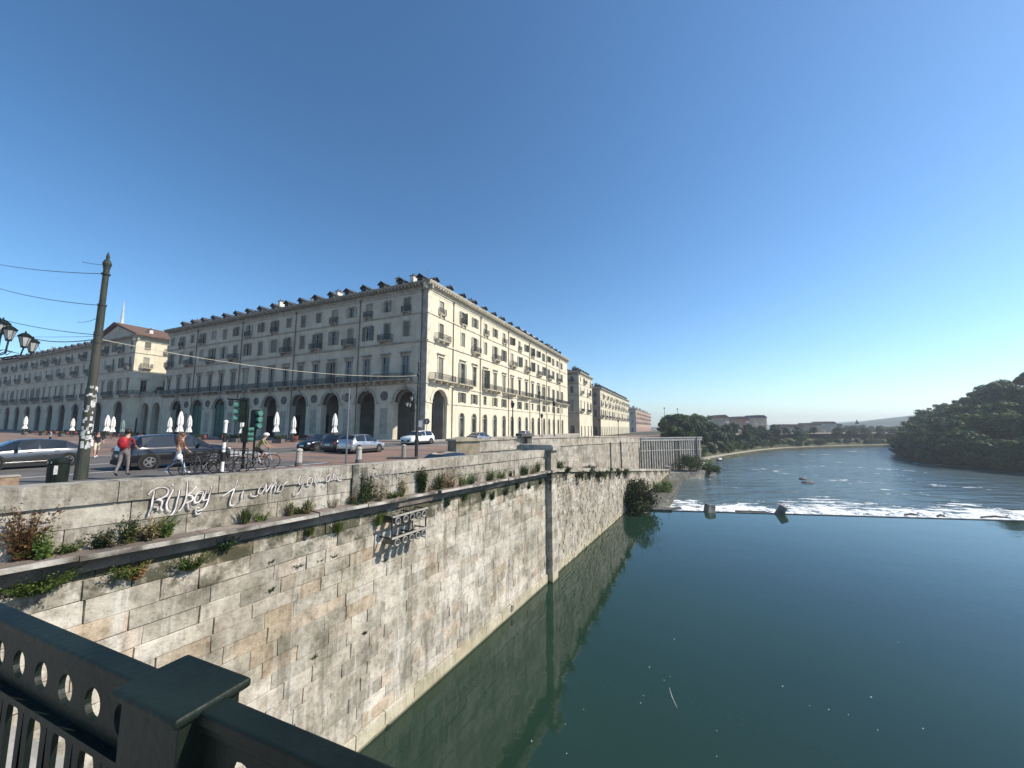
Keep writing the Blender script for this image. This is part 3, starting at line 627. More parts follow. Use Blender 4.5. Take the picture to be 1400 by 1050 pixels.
# ------------------------------------------------------------------ bridge and its cast iron railing
RX, RY = -.923, .385            # along the railing towards the square
NRX, NRY = .385, .923           # railing outward normal
def RL(a, o, z): return Vector((RX * a + NRX * o, RY * a + NRY * o, z))
h = .7; RANG = atan2(-RY, -RX)   # local x runs away from the square, y = outward (NR)
def rail_local(a, o, z): return (-a, o, z)
dk = MB(); dk.b2(-60, 12.0, -14, .93, 6.9, 8.38); o = struct('bridge_deck', dk, M_CONC); o.rotation_euler = (0, 0, RANG)
dk = MB(); dk.b2(-60, 10.6, .93, 1.2, 7.7, 8.2); dk.b2(-60, 10.6, .45, .95, 8.381, 8.5); o = struct('bridge_edge', dk, M_CONC); o.rotation_euler = (0, 0, RANG)
rl = thing('bridge_railing', 'dark green cast iron bridge railing with round holes and slots in the foreground', 'railing', (0, 0, 0), RANG)
zt = CAMZ - h
o0, o1 = .958 * h, 1.052 * h
pa0, pa1 = 1.575 * h, 1.99 * h  # the post along positions (a)
# along of cap corners: (258,896)->a=1.320+.704=2.024h ; (347,927)->.958+.643=1.60h ; (237,986) 1.073+.555=1.628h ; (143,945) 1.438+.614=2.05h
ca0, ca1, co0, co1 = 1.612 * h, 2.04 * h, .88 * h, 1.145 * h
def panel(a0, a1, name, zt=zt - .010):
    g = MB()
    g.b2(-a1, -a0, o0, o1, zt - .035, zt); g.b2(-a1, -a0, o0 + .012, o1 - .012, zt - .06, zt - .035)
    ob = g.build('top_rail', M_GREENP, rl)
    bv = ob.modifiers.new('bevel', 'BEVEL'); bv.width = .008; bv.segments = 3
    # pierced plate: cells of .25h with a round hole on top and a long slot below
    g = MB(); c = .25 * h; yc = (o0 + o1) / 2; t = .008
    n0 = int(math.floor(a0 / c)) - 1; rr = .066 * h
    for k in range(n0, int(a1 / c) + 3):
        xc = (2.427 * h) + (k - 10) * c * 1.0
        xa, xb = max(xc - c / 2, a0), min(xc + c / 2, a1)
        if xb - xa < .02: continue
        full = (xc - c / 2 >= a0 - .03 and xc + c / 2 <= a1 + .03)
        zT, zM, zB = zt - .06, zt - .335 * h, zt - 1.22 * h
        def ring(cx, z_lo, z_hi, hole):  # hole polygon ccw, project every vertex to the cell boundary
            cz = (z_lo + z_hi) / 2; n = len(hole)
            hw0, hw1 = cx - xa, xb - cx
            def proj(px, pz):
                dx, dz = px - cx, pz - cz; f = 1e9
                if abs(dx) > 1e-9: f = min(f, (hw1 if dx > 0 else hw0) / abs(dx))
                if abs(dz) > 1e-9: f = min(f, ((z_hi - cz) if dz > 0 else (cz - z_lo)) / abs(dz))
                return (cx + dx * f, cz + dz * f)
            out = [proj(*p) for p in hole]; corners = [(xb, z_hi), (xa, z_hi), (xa, z_lo), (xb, z_lo)]
            for i in range(n):
                j = (i + 1) % n; A, B = out[i], out[j]; extra = []
                if abs(A[0] - B[0]) > 1e-7 and abs(A[1] - B[1]) > 1e-7:
                    extra = [min(corners, key=lambda q: (q[0] - (A[0] + B[0]) / 2) ** 2 + (q[1] - (A[1] + B[1]) / 2) ** 2)]
                pl_ = [hole[i], A] + extra + [B, hole[j]]
                for yy, rev in ((yc - t, False), (yc + t, True)):
                    P = [(-x, yy, z) for x, z in pl_]; g.face(P if rev else P[::-1])
                g.face([(-hole[i][0], yc - t, hole[i][1]), (-hole[j][0], yc - t, hole[j][1]), (-hole[j][0], yc + t, hole[j][1]), (-hole[i][0], yc + t, hole[i][1])])
        if full:
            hole = [(xc + rr * cos(2 * pi * i / 20), zt - .20 * h + rr * sin(2 * pi * i / 20)) for i in range(20)]
            ring(xc, zM, zT, hole)
            sw = .066 * h; zt_, zb_ = zt - .44 * h, zt - 1.12 * h
            sl = [(xc + sw * cos(pi * i / 8), zt_ + sw * sin(pi * i / 8)) for i in range(9)] + [(xc - sw * cos(pi * i / 8), zb_ - sw * sin(pi * i / 8)) for i in range(9)]
            ring(xc, zB, zM, sl)
        else:
            g.b2(-xb, -xa, yc - t, yc + t, zB, zT)
    g.build('pierced_plate', M_GREENP, rl)
    g = MB(); g.b2(-a1, -a0, o0, o1, zt - 1.27 * h, zt - 1.2 * h); g.b2(-a1, -a0, yc - .034, yc + .034, zt - .345 * h, zt - .315 * h); g.build('bottom_rail', M_GREENP, rl)
panel(ca1 - .03, ca1 + 3.6, 'l'); panel(ca0 - 3.0, ca0 + .03, 'r')
g = MB(); g.b2(-ca1, -ca0, co0, co1, zt - .024, zt + .002); ob = g.build('post_cap', M_GREENP, rl)
bv = ob.modifiers.new('bevel', 'BEVEL'); bv.width = .01; bv.segments = 3
g = MB(); g.b2(-ca1 + .018, -ca0 - .018, co0 + .02, co1 - .02, zt - 1.3 * h, zt - .022); ob = g.build('post', M_GREENP, rl)
bv = ob.modifiers.new('bevel', 'BEVEL'); bv.width = .006; bv.segments = 2
# ------------------------------------------------------------------ buildings
GANG = atan2(VY, VX)
def facade(mb, M, x0, x1, bands, depth=.3, face_mat=0):
    """wall face at y=0 (outside -y) with openings; bands: (z0, z1, [(xc, w, zb, zt, arch)])"""
    def q(pts): mb.face([M @ Vector((x, y, z)) for x, y, z in pts])
    for z0, z1, holes in bands:
        holes = sorted(holes); 
        if not holes: q([(x0, 0, z0), (x1, 0, z0), (x1, 0, z1), (x0, 0, z1)]); continue
        edges = [x0] + [(holes[i][0] + holes[i + 1][0]) / 2 for i in range(len(holes) - 1)] + [x1]
        for i, (xc, w, zb, zt, arch) in enumerate(holes):
            ca, cb = edges[i], edges[i + 1]; a, b = xc - w / 2, xc + w / 2
            q([(ca, 0, z0), (a, 0, z0), (a, 0, z1), (ca, 0, z1)]); q([(b, 0, z0), (cb, 0, z0), (cb, 0, z1), (b, 0, z1)])
            if zb > z0 + .01: q([(a, 0, z0), (b, 0, z0), (b, 0, zb), (a, 0, zb)]); q([(a, 0, zb), (b, 0, zb), (b, depth, zb), (a, depth, zb)])
            sp = zt - w / 2 if arch else zt
            q([(a, 0, zb), (a, depth, zb), (a, depth, sp), (a, 0, sp)]); q([(b, 0, zb), (b, 0, sp), (b, depth, sp), (b, depth, zb)])
            if arch:
                n = 12; P = [(xc - w / 2 * cos(pi * k / n), sp + w / 2 * sin(pi * k / n)) for k in range(n + 1)]
                for (xa, za), (xb, zb2) in zip(P, P[1:]):
                    q([(xa, 0, za), (xb, 0, zb2), (xb, 0, z1), (xa, 0, z1)]); q([(xa, 0, za), (xa, depth, za), (xb, depth, zb2), (xb, 0, zb2)])
            else:
                q([(a, 0, zt), (b, 0, zt), (b, 0, z1), (a, 0, z1)]); q([(a, 0, zt), (a, depth, zt), (b, depth, zt), (b, 0, zt)])
_cache = {}
def m_window(w, h, arch=False, dark=0):
    k = ('w', w, h, arch, dark)
    if k in _cache: return _cache[k]
    g = MB(); g.cur = 0
    if arch:
        n = 12; sp = h - w / 2; P = [(-w / 2, 0), (w / 2, 0)] + [(w / 2 * cos(pi * i / n), sp + w / 2 * sin(pi * i / n)) for i in range(n + 1)]
        g.face([(x, .02, z) for x, z in P]); g.cur = 1
        for i in range(1, n, 3 if w < 2 else 2): g.tube([(0, 0, sp), (w / 2 * cos(pi * i / n), 0, sp + w / 2 * sin(pi * i / n))], .03, 4)
        g.b2(-w / 2, w / 2, -.05, .03, sp - .05, sp + .05); g.b2(-.04, .04, -.04, .03, 0, sp)
        for sx in (-1, 1): g.b2(sx * w / 2 - sx * .08, sx * w / 2, -.05, .03, 0, sp)
    else:
        g.face([(-w / 2, .02, 0), (w / 2, .02, 0), (w / 2, .02, h), (-w / 2, .02, h)]); g.cur = 1
        g.b2(-.04, .04, -.03, .03, 0, h); g.b2(-w / 2, w / 2, -.025, .025, h * .66, h * .66 + .05)
        for sx in (-1, 1): g.b2(sx * w / 2 - sx * .07, sx * w / 2, -.035, .03, 0, h)
        g.b2(-w / 2, w / 2, -.035, .03, h - .07, h); g.b2(-w / 2, w / 2, -.035, .03, 0, .09)
    _cache[k] = g.mesh('window', [M_GLASS, M_FRAME]); return _cache[k]
def m_shutter(w, h, mi):
    k = ('s', w, h, mi)
    if k in _cache: return _cache[k]
    g = MB(); g.b2(0, w, -.03, .0, 0, h)
    for i in range(int(h / .2)): g.box((w / 2, -.04, .12 + i * .2), (w - .14, .03, .11))
    for x in (.04, w - .04): g.b2(x - .04, x + .04, -.055, -.03, 0, h)
    _cache[k] = g.mesh('shutter', SHUT[mi]); return _cache[k]
def m_surround(w, h, hood, sun_side):
    k = ('h', w, h, hood, sun_side)
    if k in _cache: return _cache[k]
    g = MB(); f = .2
    for sx in (-1, 1): g.b2(sx * w / 2, sx * (w / 2 + f), -.07, .02, -.0, h + .02)
    g.b2(-w / 2 - f, w / 2 + f, -.07, .02, h + .02, h + .24)
    if hood:
        g.b2(-w / 2 - f, w / 2 + f, -.06, .02, h + .24, h + .5); g.b2(-w / 2 - .42, w / 2 + .42, -.38, .02, h + .5, h + .64); g.b2(-w / 2 - .34, w / 2 + .34, -.26, .02, h + .42, h + .5)
        for sx in (-1, 1): g.prism([(-.3 * 0, h - .25), (-.0, h + .42), (.12, h + .42), (.12, h - .25)], -.16, .0, Matrix.Translation((sx * (w / 2 + .2) - .06, 0, 0)))
    _cache[k] = g.mesh('surround', M_TRIML if sun_side else M_TRIM); return _cache[k]
def m_balcony(w, d, brackets, sun_side=True, mat=None):
    k = ('b', w, d, sun_side)
    if k in _cache: return _cache[k]
    g = MB(); g.b2(-w / 2, w / 2, -d, .02, -.16, 0); g.b2(-w / 2 - .04, w / 2 + .04, -d - .05, .02, -.05, .0)
    nb = max(2, int(w / 1.7) + 1)
    for i in range(nb):
        x = -w / 2 + .25 + (w - .5) * i / (nb - 1); g.prism([(x - .11, -.16), (x + .11, -.16), (x + .11, -.36), (x, -.62), (x - .11, -.36)], -d * .8, .0)
    a = g.mesh('balcony', M_TRIML if sun_side else M_TRIM)
    g = MB(); hh = 1.02
    g.b2(-w / 2, w / 2, -d + .02, -d + .06, hh - .05, hh); g.b2(-w / 2, w / 2, -d + .02, -d + .06, .08, .12)
    for sx in (-1, 1): g.b2(sx * w / 2 - .02, sx * w / 2 + .02, -d + .02, 0, hh - .05, hh); g.b2(sx * w / 2 - .03, sx * w / 2 + .03, -d, -d + .06, 0, hh)
    n = int(w / .15)
    for i in range(n + 1):
        x = -w / 2 + w * i / n; g.b2(x - .014, x + .014, -d + .025, -d + .055, .05, hh)
        if i % 2 == 0: g.b2(x - .05, x + .05, -d + .03, -d + .045, .35, .62)
    for i in range(int(d / .15)):
        for sx in (-1, 1): g.b2(sx * w / 2 - .012, sx * w / 2 + .012, -d + .1 + i * .15, -d + .13 + i * .15, .05, hh)
    _cache[k] = (a, g.mesh('railing', M_IRON)); return _cache[k]
def m_dormer():
    if 'dm' in _cache: return _cache['dm']
    g = MB(); g.cur = 0; g.b2(-.8, .8, 0, 2.6, -.6, 1.25); g.cur = 1
    g.prism([(-1.05, 1.2), (0, 1.85), (1.05, 1.2), (1.05, 1.32), (0, 1.98), (-1.05, 1.32)], -.35, 3.0)
    g.cur = 2; g.b2(-.5, .5, -.02, .0, .2, 1.05); g.cur = 0; g.b2(-.05, .05, -.05, 0, .2, 1.05)
    _cache['dm'] = g.mesh('dormer', [M_SLATE, M_SLATE, M_DARK]); return _cache['dm']
def m_chimney(i):
    k = ('ch', i)
    if k in _cache: return _cache[k]
    R = random.Random(i); w, d, h = R.uniform(.5, .8), R.uniform(.7, 1.6), R.uniform(1.6, 2.4)
    g = MB(); g.cur = 0; g.b2(-w / 2, w / 2, -d / 2, d / 2, -1.0, h); g.cur = 1; g.b2(-w / 2 - .1, w / 2 + .1, -d / 2 - .1, d / 2 + .1, h, h + .12)
    for q in range(max(1, int(d / .5))): g.lathe([(.11, 0), (.09, .35), (.14, .36), (.02, .5)], (0, -d / 2 + .3 + q * .5, h + .1), 8)
    _cache[k] = g.mesh('chimney', [M_LIMEW, M_TILE]); return _cache[k]

class Building:
    def __init__(s, name, label, loc, ang, group=None, cat='building'):
        s.root = thing(name, label, cat, loc, ang, group); s.nw = 0; s.wn_far = MB()
    def side(s, pos, rot):       # facade frame in building space
        return Matrix.Translation(Vector(pos)) @ Matrix.Rotation(rot, 4, 'Z'), rot
    def put(s, name, me, F, x, z, y=0.0, parent=None):
        M, rot = F; p = M @ Vector((x, y, z)); o = obj(name, me, None, p, rot)
        o.parent = s.root
        return o
    def sub(s, name, me, parent, x, z, y=0.0, rz=0.0):
        return obj(name, me, parent, (x, y, z), rz)
def add_window(B, F, x, zb, w, h, style, R, y=.22, arch=False, hood=False, sun_side=True, detail=True):
    o = B.put('window', m_window(w, h, arch), F, x, zb, y)
    if not detail: return o
    if style != 'none' and style != 'arch':
        B.sub('surround', m_surround(w, h, hood, sun_side), o, 0, 0, -y)
    if style == 'shut':
        r = R.random(); mi = R.choice([0, 0, 1, 2, 0, 3]) if not sun_side else R.choice([0, 1, 1, 3, 0])
        if r < .45:      # closed
            B.sub('shutter', m_shutter(w / 2 - .01, h, mi), o, -w / 2, 0, -.06); B.sub('shutter', m_shutter(w / 2 - .01, h, mi), o, .01, 0, -.06)
        elif r < .72:     # one folded back on the wall, one ajar
            B.sub('shutter', m_shutter(w / 2, h, mi), o, -w - .02, 0, -y - .075); a = B.sub('shutter', m_shutter(w / 2, h, mi), o, w / 2 + .0, 0, -y + .02, radians(-70))
        else:
            B.sub('shutter', m_shutter(w / 2, h, mi), o, -w - .02, 0, -y - .075); B.sub('shutter', m_shutter(w / 2, h, mi), o, w / 2 + .02, 0, -y - .075)
    return o
def cornice(mb, M, x0, x1, z, d=.95, mod=True, sun_side=True):
    """stacked eaves with modillions; -y outside"""
    mb.b2(x0, x1, -.14, .3, z - 1.15, z - .95, M); mb.b2(x0, x1, -.1, .3, z - .95, z - .45, M)
    mb.b2(x0, x1, -.3, .3, z - .45, z - .3, M); mb.b2(x0, x1, -d, .3, z - .3, z - .12, M); mb.b2(x0, x1, -d - .1, .3, z - .12, z, M)
    if mod:
        x = x0 + .3
        while x < x1: mb.b2(x - .12, x + .12, -d + .08, -.1, z - .62, z - .32, M); x += .72

# main palazzo --------------------------------------------------------------------------------
R = random.Random(99)
Z0 = 8.0
P1 = Building('corner_palazzo', 'large cream corner palazzo with arcaded ground floor, sunlit river front and dark dormers', (CX, CY, Z0), GANG)
LR, LL_ = 79.0, 76.5
FR = P1.side((0, 0, 0), 0.0)               # river front, x = s
FL = P1.side((0, LL_, 0), -pi / 2)         # square front, x = LL_-t
xl = lambda t: LL_ - t
H = 25.5
tl = [4.2 + 4.15 * k for k in range(18)]; tl = [t for t in tl if t < 75.5]
sr = [3.8] + [10.7 + 4.4 * k for k in range(15)]
arch_t = [4.2 + 8.3 * j for j in range(9)]
# square front
g = MB(); g.cur = 0; M, _ = FL
facade(g, M, 0, LL_, [(-2, 9.0, [(xl(t), 4.3, -1.99, 8.3, True) for t in arch_t]), (9.0, 15.9, [(xl(t), 1.35, 9.9, 13.7, False) for t in tl]),
                      (15.9, 20.5, [(xl(t), 1.25, 16.6 if k % 2 else 16.9, 19.4, False) for k, t in enumerate(tl)]), (20.5, 24.6, [(xl(t), 1.2, 21.1 if k % 2 == 0 else 21.5, 23.3, False) for k, t in enumerate(tl)])], .3)
# piers have real depth
for i in range(len(arch_t) + 1):
    a = 0 if i == 0 else arch_t[i - 1] + 2.15; b = arch_t[i] - 2.15 if i < len(arch_t) else LL_
    g.b2(xl(b), xl(a), .3, 1.1, -2, 6.15, M)
g.b2(0, LL_, .9, 1.2, 6.1, 9.0, M) if False else None
g.build('square_front_wall', M_PLASTER2, P1.root)
# river front
g = MB(); M, _ = FR
doors = sr[1:]
mez = [(s, 1.25, 6.55, 8.35, False) for s in doors]
facade(g, M, 0, 7.25, [(-2, 9.0, [(3.8, 4.3, -1.99, 8.3, True)])], .8)
facade(g, M, 7.25, LR, [(-2, 6.1, [(s, 1.75, .05 if k % 4 else -1.9, 4.7, True) for k, s in enumerate(doors)]), (6.1, 9.0, mez)], .35)
facade(g, M, 0, LR, [(9.0, 15.9, [(s, 1.35, 9.9, 13.7, False) for s in sr]),
                     (15.9, 20.5, [(s, 1.25, 16.6 if k % 2 == 0 else 16.9, 19.4, False) for k, s in enumerate(sr)]), (20.5, 24.6, [(s, 1.2, 21.1 if k % 2 else 21.5, 23.3, False) for k, s in enumerate(sr)])], .3)
g.build('river_front_wall', M_PLASTER, P1.root)
# solid core, arcade back wall and vault
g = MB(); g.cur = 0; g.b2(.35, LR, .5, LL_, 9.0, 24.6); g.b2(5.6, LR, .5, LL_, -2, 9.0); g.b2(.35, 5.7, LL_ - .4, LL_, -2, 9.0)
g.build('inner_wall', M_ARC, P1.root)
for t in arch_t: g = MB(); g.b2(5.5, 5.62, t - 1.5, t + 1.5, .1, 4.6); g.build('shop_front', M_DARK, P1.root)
# trims
def straight(name, F, x0, x1, z0, z1, d, mat, lift=.02):
    g = MB(); g.b2(x0, x1, -d, lift, z0, z1, F[0]); g.build(name, mat, P1.root)
for F, L, mt in ((FL, LL_, M_TRIM), (FR, LR, M_TRIML)):
    straight('string_course', F, -.0, L, 15.75, 16.05, .16, mt); straight('string_course', F, 0, L, 20.4, 20.62, .13, mt); straight('string_course', F, 0, L, 8.98, 9.2, .14, mt)
    straight('eaves_band', F, 0, L, 23.95, 24.15, .06, mt)
straight('string_course', FR, 7.3, LR, 5.98, 6.2, .12, M_TRIML); straight('string_course', FR, 0, 1.6, 6.0, 6.25, .12, M_TRIML)
straight('plinth', FR, 7.3, LR, -2, .0, .08, M_TRIM)
g = MB(); cornice(g, FL[0], -.6, LL_ + .9, H, sun_side=False); g.build('cornice', M_TRIM, P1.root)
g = MB(); cornice(g, FR[0], -.9, LR + .6, H + .003); g.build('cornice', M_TRIML, P1.root)
# quoin strip on the corner
g = MB(); g.b2(-.03, 1.1, -.032, .2, -2, 24.4); g.build('corner_strip', M_TRIML, P1.root)
g = MB(); g.b2(-.035, .2, -.0, 1.2, -2, 24.4); g.build('corner_strip', M_TRIM, P1.root)  # same strip in the darker tone that stands for the shaded side
def arch_ring(g, M, xc, w, zt, wd, d, y0=0.0):
    n = 16; sp = zt - w / 2
    for i in range(n):
        a0, a1 = pi * i / n, pi * (i + 1) / n; r0, r1 = w / 2, w / 2 + wd
        P = [(xc - r0 * cos(a0), sp + r0 * sin(a0)), (xc - r1 * cos(a0), sp + r1 * sin(a0)), (xc - r1 * cos(a1), sp + r1 * sin(a1)), (xc - r0 * cos(a1), sp + r0 * sin(a1))]
        V = [M @ Vector((x, y0 - d, z)) for x, z in P] + [M @ Vector((x, y0 + .0, z)) for x, z in P]
        g.raw(V, [(0, 1, 2, 3), (1, 5, 6, 2), (0, 3, 7, 4)])
for j, t in enumerate(arch_t):
    g = MB(); arch_ring(g, FL[0], xl(t), 4.3, 8.3, .42, .1); g.b2(xl(t) - .2, xl(t) + .2, -.2, .0, 8.1, 8.95, FL[0])
    for sx in (-1, 1): g.b2(xl(t) + sx * 2.15, xl(t) + sx * 2.9, -.12, .0, 5.95, 6.25, FL[0])
    g.build('arch_surround', M_TRIM, P1.root)
    # inner lunette of the vault bay
    g = MB(); arch_ring(g, FL[0], xl(t), 3.6, 7.9, .5, .3, 1.1); g.build('vault_rib', M_ARC, P1.root)
    if j < 8:
        g = MB(); c = FL[0] @ Vector((xl(t + 4.15), -.04, 7.25)); Mx = FL[0] @ Matrix.Translation((xl(t + 4.15), 0, 7.25)) @ Matrix.Rotation(pi / 2, 4, 'X')
        g.lathe([(.78, -.02), (.78, .1), (.6, .14), (.55, .05), (.02, .04)], n=20, M=Mx); g.build('roundel', M_DARKST, P1.root)
        # niche panel on the pier
        g = MB(); g.b2(xl(t + 4.15) - .75, xl(t + 4.15) + .75, -.05, .02, 1.0, 5.2, FL[0]); g.build('pier_panel', M_TRIM, P1.root)
g = MB(); arch_ring(g, FR[0], 3.8, 4.3, 8.3, .5, .12); 
for sx in (-1, 1): g.b2(3.8 + sx * 2.15, 3.8 + sx * 2.75, -.14, .0, 5.95, 6.25, FR[0])
g.build('arch_surround', M_TRIML, P1.root)
g = MB(); g.b2(3.3, 4.3, -.06, .02, 7.0 - .2, 7.35, P1.side((0, 1.6, 0), 0)[0]); 
g.build('arcade_sign', M_WHITE, P1.root)
# windows
for k, t in enumerate(tl):
    add_window(P1, FL, xl(t), 9.9, 1.35, 3.8, 'shut' if R.random() < .4 else 'open', R, hood=True, sun_side=False)
    zb = 16.6 if k % 2 else 16.9; add_window(P1, FL, xl(t), zb, 1.25, 19.4 - zb, 'shut', R, sun_side=False)
    zb = 21.1 if k % 2 == 0 else 21.5; add_window(P1, FL, xl(t), zb, 1.2, 23.3 - zb, 'shut', R, sun_side=False)
for k, s in enumerate(sr[:13]):
    add_window(P1, FR, s, 9.9, 1.35, 3.8, 'shut' if R.random() < .6 else 'open', R, hood=True)
    zb = 16.6 if k % 2 == 0 else 16.9; add_window(P1, FR, s, zb, 1.25, 19.4 - zb, 'shut', R)
    zb = 21.1 if k % 2 else 21.5; add_window(P1, FR, s, zb, 1.2, 23.3 - zb, 'shut', R)
gf = MB()       # the farthest windows of the river front, too small to single out
for k, s in enumerate(sr):
    if k < 13: continue
    for zb, hh in ((9.9, 3.8), (16.7, 2.7), (21.2, 2.1)):
        gf.cur = 0; gf.b2(s - .62, s + .62, .18, .24, zb, zb + hh); gf.cur = 1; gf.b2(s - .03, s + .03, .12, .18, zb, zb + hh); gf.cur = 2
        for sx in (-1, 1): gf.b2(s + sx * .95 - .3, s + sx * .95 + .3, -.07, -.02, zb, zb + hh)
o = gf.build('far_windows', [M_GLASS, M_FRAME, SHUT[1]], P1.root); o['kind'] = 'stuff'
for k, s in enumerate(doors):
    o = P1.put('door', m_window(1.75, 4.65, True, k % 2), FR, s, .05, .3)
    g = MB() if ('ds', 1) not in _cache else None
    if g is not None:
        arch_ring(g, Matrix.Identity(4), 0, 1.75, 4.65, .22, .08); g.b2(-1.1, -.875, -.08, .0, 0, 3.77); g.b2(.875, 1.1, -.08, 0, 0, 3.77); _cache[('ds', 1)] = g.mesh('surround', M_TRIML)
    obj('surround', _cache[('ds', 1)], o, (0, -.3, 0))
for k, s in enumerate(doors[:14]):
    w_ = P1.put('mezzanine_window', m_window(1.25, 1.8), FR, s, 6.55, .22)
    B_sh = m_shutter(.62, 1.8, k % 4)
    if k % 3 != 2: obj('shutter', B_sh, w_, (-1.27, -.295, 0)); obj('shutter', B_sh, w_, (.65, -.295, 0))
# balconies
def balcony(B, F, x, z, w, d, sun_side, lab=None):
    a, b = m_balcony(w, d, 1, sun_side); o = B.put('balcony', a, F, x, z); obj('railing', b, o)
    return o
for j in range(9):
    balcony(P1, FL, xl(4.2 + 4.15 * (2 * j + .5)) if j else xl(6.3), 9.75, 7.3 if j < 3 else 6.4, 1.15, False)
for k, t in enumerate(tl):
    if k % 2 == 1 and k not in (9,): balcony(P1, FL, xl(t), 16.5, 2.6, .8, False)
    if k % 2 == 0 and k not in (6, 12): balcony(P1, FL, xl(t), 21.0, 1.7, .45, False)
for x, w in ((3.8, 6.0), (10.7, 5.4), (21.7, 6.6), (30.5, 5.6), (39.3, 6.6), (48.1, 6.2), (56.9, 6.2), (65.7, 6.2), (74, 7.6)): balcony(P1, FR, x, 9.75, w, 1.15, True)
for k, s in enumerate(sr):
    if k % 2 == 0: balcony(P1, FR, s, 16.5, 3.6 if k == 0 else 2.6, .85, True)
    elif k < 11: balcony(P1, FR, s, 21.0, 1.7, .45, True)
balcony(P1, FR, sr[0], 21.0, 1.7, .45, True)
# rain pipes
for F, xs in ((FL, [xl(t) for t in (1.1, 14.5, 31.1, 47.7, 64.3)]), (FR, [7.4, 17.3, 30.6, 43.7, 57, 70])):
    for x in xs:
        g = MB(); g.tube([F[0] @ Vector((x, -.12, 24.3)), F[0] @ Vector((x, -.12, .2))], .075, 6); g.lathe([(.16, 0), (.2, .3)], F[0] @ Vector((x, -.14, 24.0)), 8); g.build('rain_pipe', M_PIPE, P1.root)
# green mesh screens closing two arches
M_GSC = mk('green_screen', (.02, .085, .06), (.035, .13, .095), .8, .6, pos=(.3, .7))
for t, w in ((62.3, 4.2), (54.0, 3.2)):
    g = MB(); g.b2(xl(t) - w / 2, xl(t) + w / 2, .4, .45, 0, 6.9, FL[0]); g.cur = 1
    for q in range(4): g.b2(xl(t) - w / 2, xl(t) + w / 2, .33, .4, 1.0 + q * 1.7, 1.06 + q * 1.7, FL[0])
    for q in range(3): g.b2(xl(t) - w / 2 + q * w / 2 - .04, xl(t) - w / 2 + q * w / 2 + .04, .34, .4, 0, 6.9, FL[0])
    g.build('green_screen', [M_GSC, M_IRON], P1.root)
# roof
def hip_roof(B, x0, x1, y0, y1, z, rise, mat=M_TILE, name='roof'):
    g = MB(); k = min(x1 - x0, y1 - y0) / 2 * .9; k = min(k, 11)
    a = [(x0, y0, z), (x1, y0, z), (x1, y1, z), (x0, y1, z)]; b = [(x0 + k, y0 + k, z + rise), (x1 - k, y0 + k, z + rise), (x1 - k, y1 - k, z + rise), (x0 + k, y1 - k, z + rise)]
    for i in range(4): j = (i + 1) % 4; g.face([a[i], a[j], b[j], b[i]])
    g.face(b); g.face(a[::-1]); return g.build(name, mat, B.root)
rf = hip_roof(P1, -1.0, LR + .8, -1.0, LL_ + .8, H + .02, 3.6)
def dormers(B, rf, F, xs, z, y=1.2, miss=()):
    for k, x in enumerate(xs):
        if k in miss: continue
        p = F[0] @ Vector((x, y - .35, z + .1)); obj('dormer', m_dormer(), rf, p, F[1]).scale = (.72, .8, .86)
def chimneys(B, rf, F, xs, z, y=2.6):
    for k, x in enumerate(xs):
        p = F[0] @ Vector((x, y + (k % 3) * .5, z)); obj('chimney', m_chimney(k % 5), rf, p, F[1])
dormers(P1, rf, FL, [xl(2.4 + 4.15 * k) for k in range(18)], H + .3)
dormers(P1, rf, FR, [3.2 + 4.4 * k for k in range(17)], H + .3)
chimneys(P1, rf, FL, [xl(t) for t in (5, 8.7, 17.2, 23, 25.2, 31, 39.5, 47, 56, 64, 71)], H + .6)
chimneys(P1, rf, FR, [9.4, 18, 24.5, 31.5, 44.6, 53.5, 66.6, 73], H + .6)
g = MB(); g.b2(44, 56, 2.5, 8, H + .8, H + 2.6); g.b2(43.6, 56.4, 2.1, 8.4, H + 2.6, H + 2.75); g.build('roof_house', M_LIMEW, rf)
# tv aerials
M_AL = mk('aerial_metal', (.25, .25, .26), rough=.4, metal=.7)
for F, x in ((FR, 34), (FL, xl(3)), (FR, 60)):
    g = MB(); p = F[0] @ Vector((x, 3.5, H + 1)); g.tube([p, p + Vector((0, 0, 3.2))], .03, 5)
    for q in range(4): g.tube([p + Vector((-.5 + .08 * q, 0, 3.1 - .22 * q)), p + Vector((.5 - .08 * q, 0, 3.1 - .22 * q))], .015, 4)
    g.build('aerial', M_AL, rf)

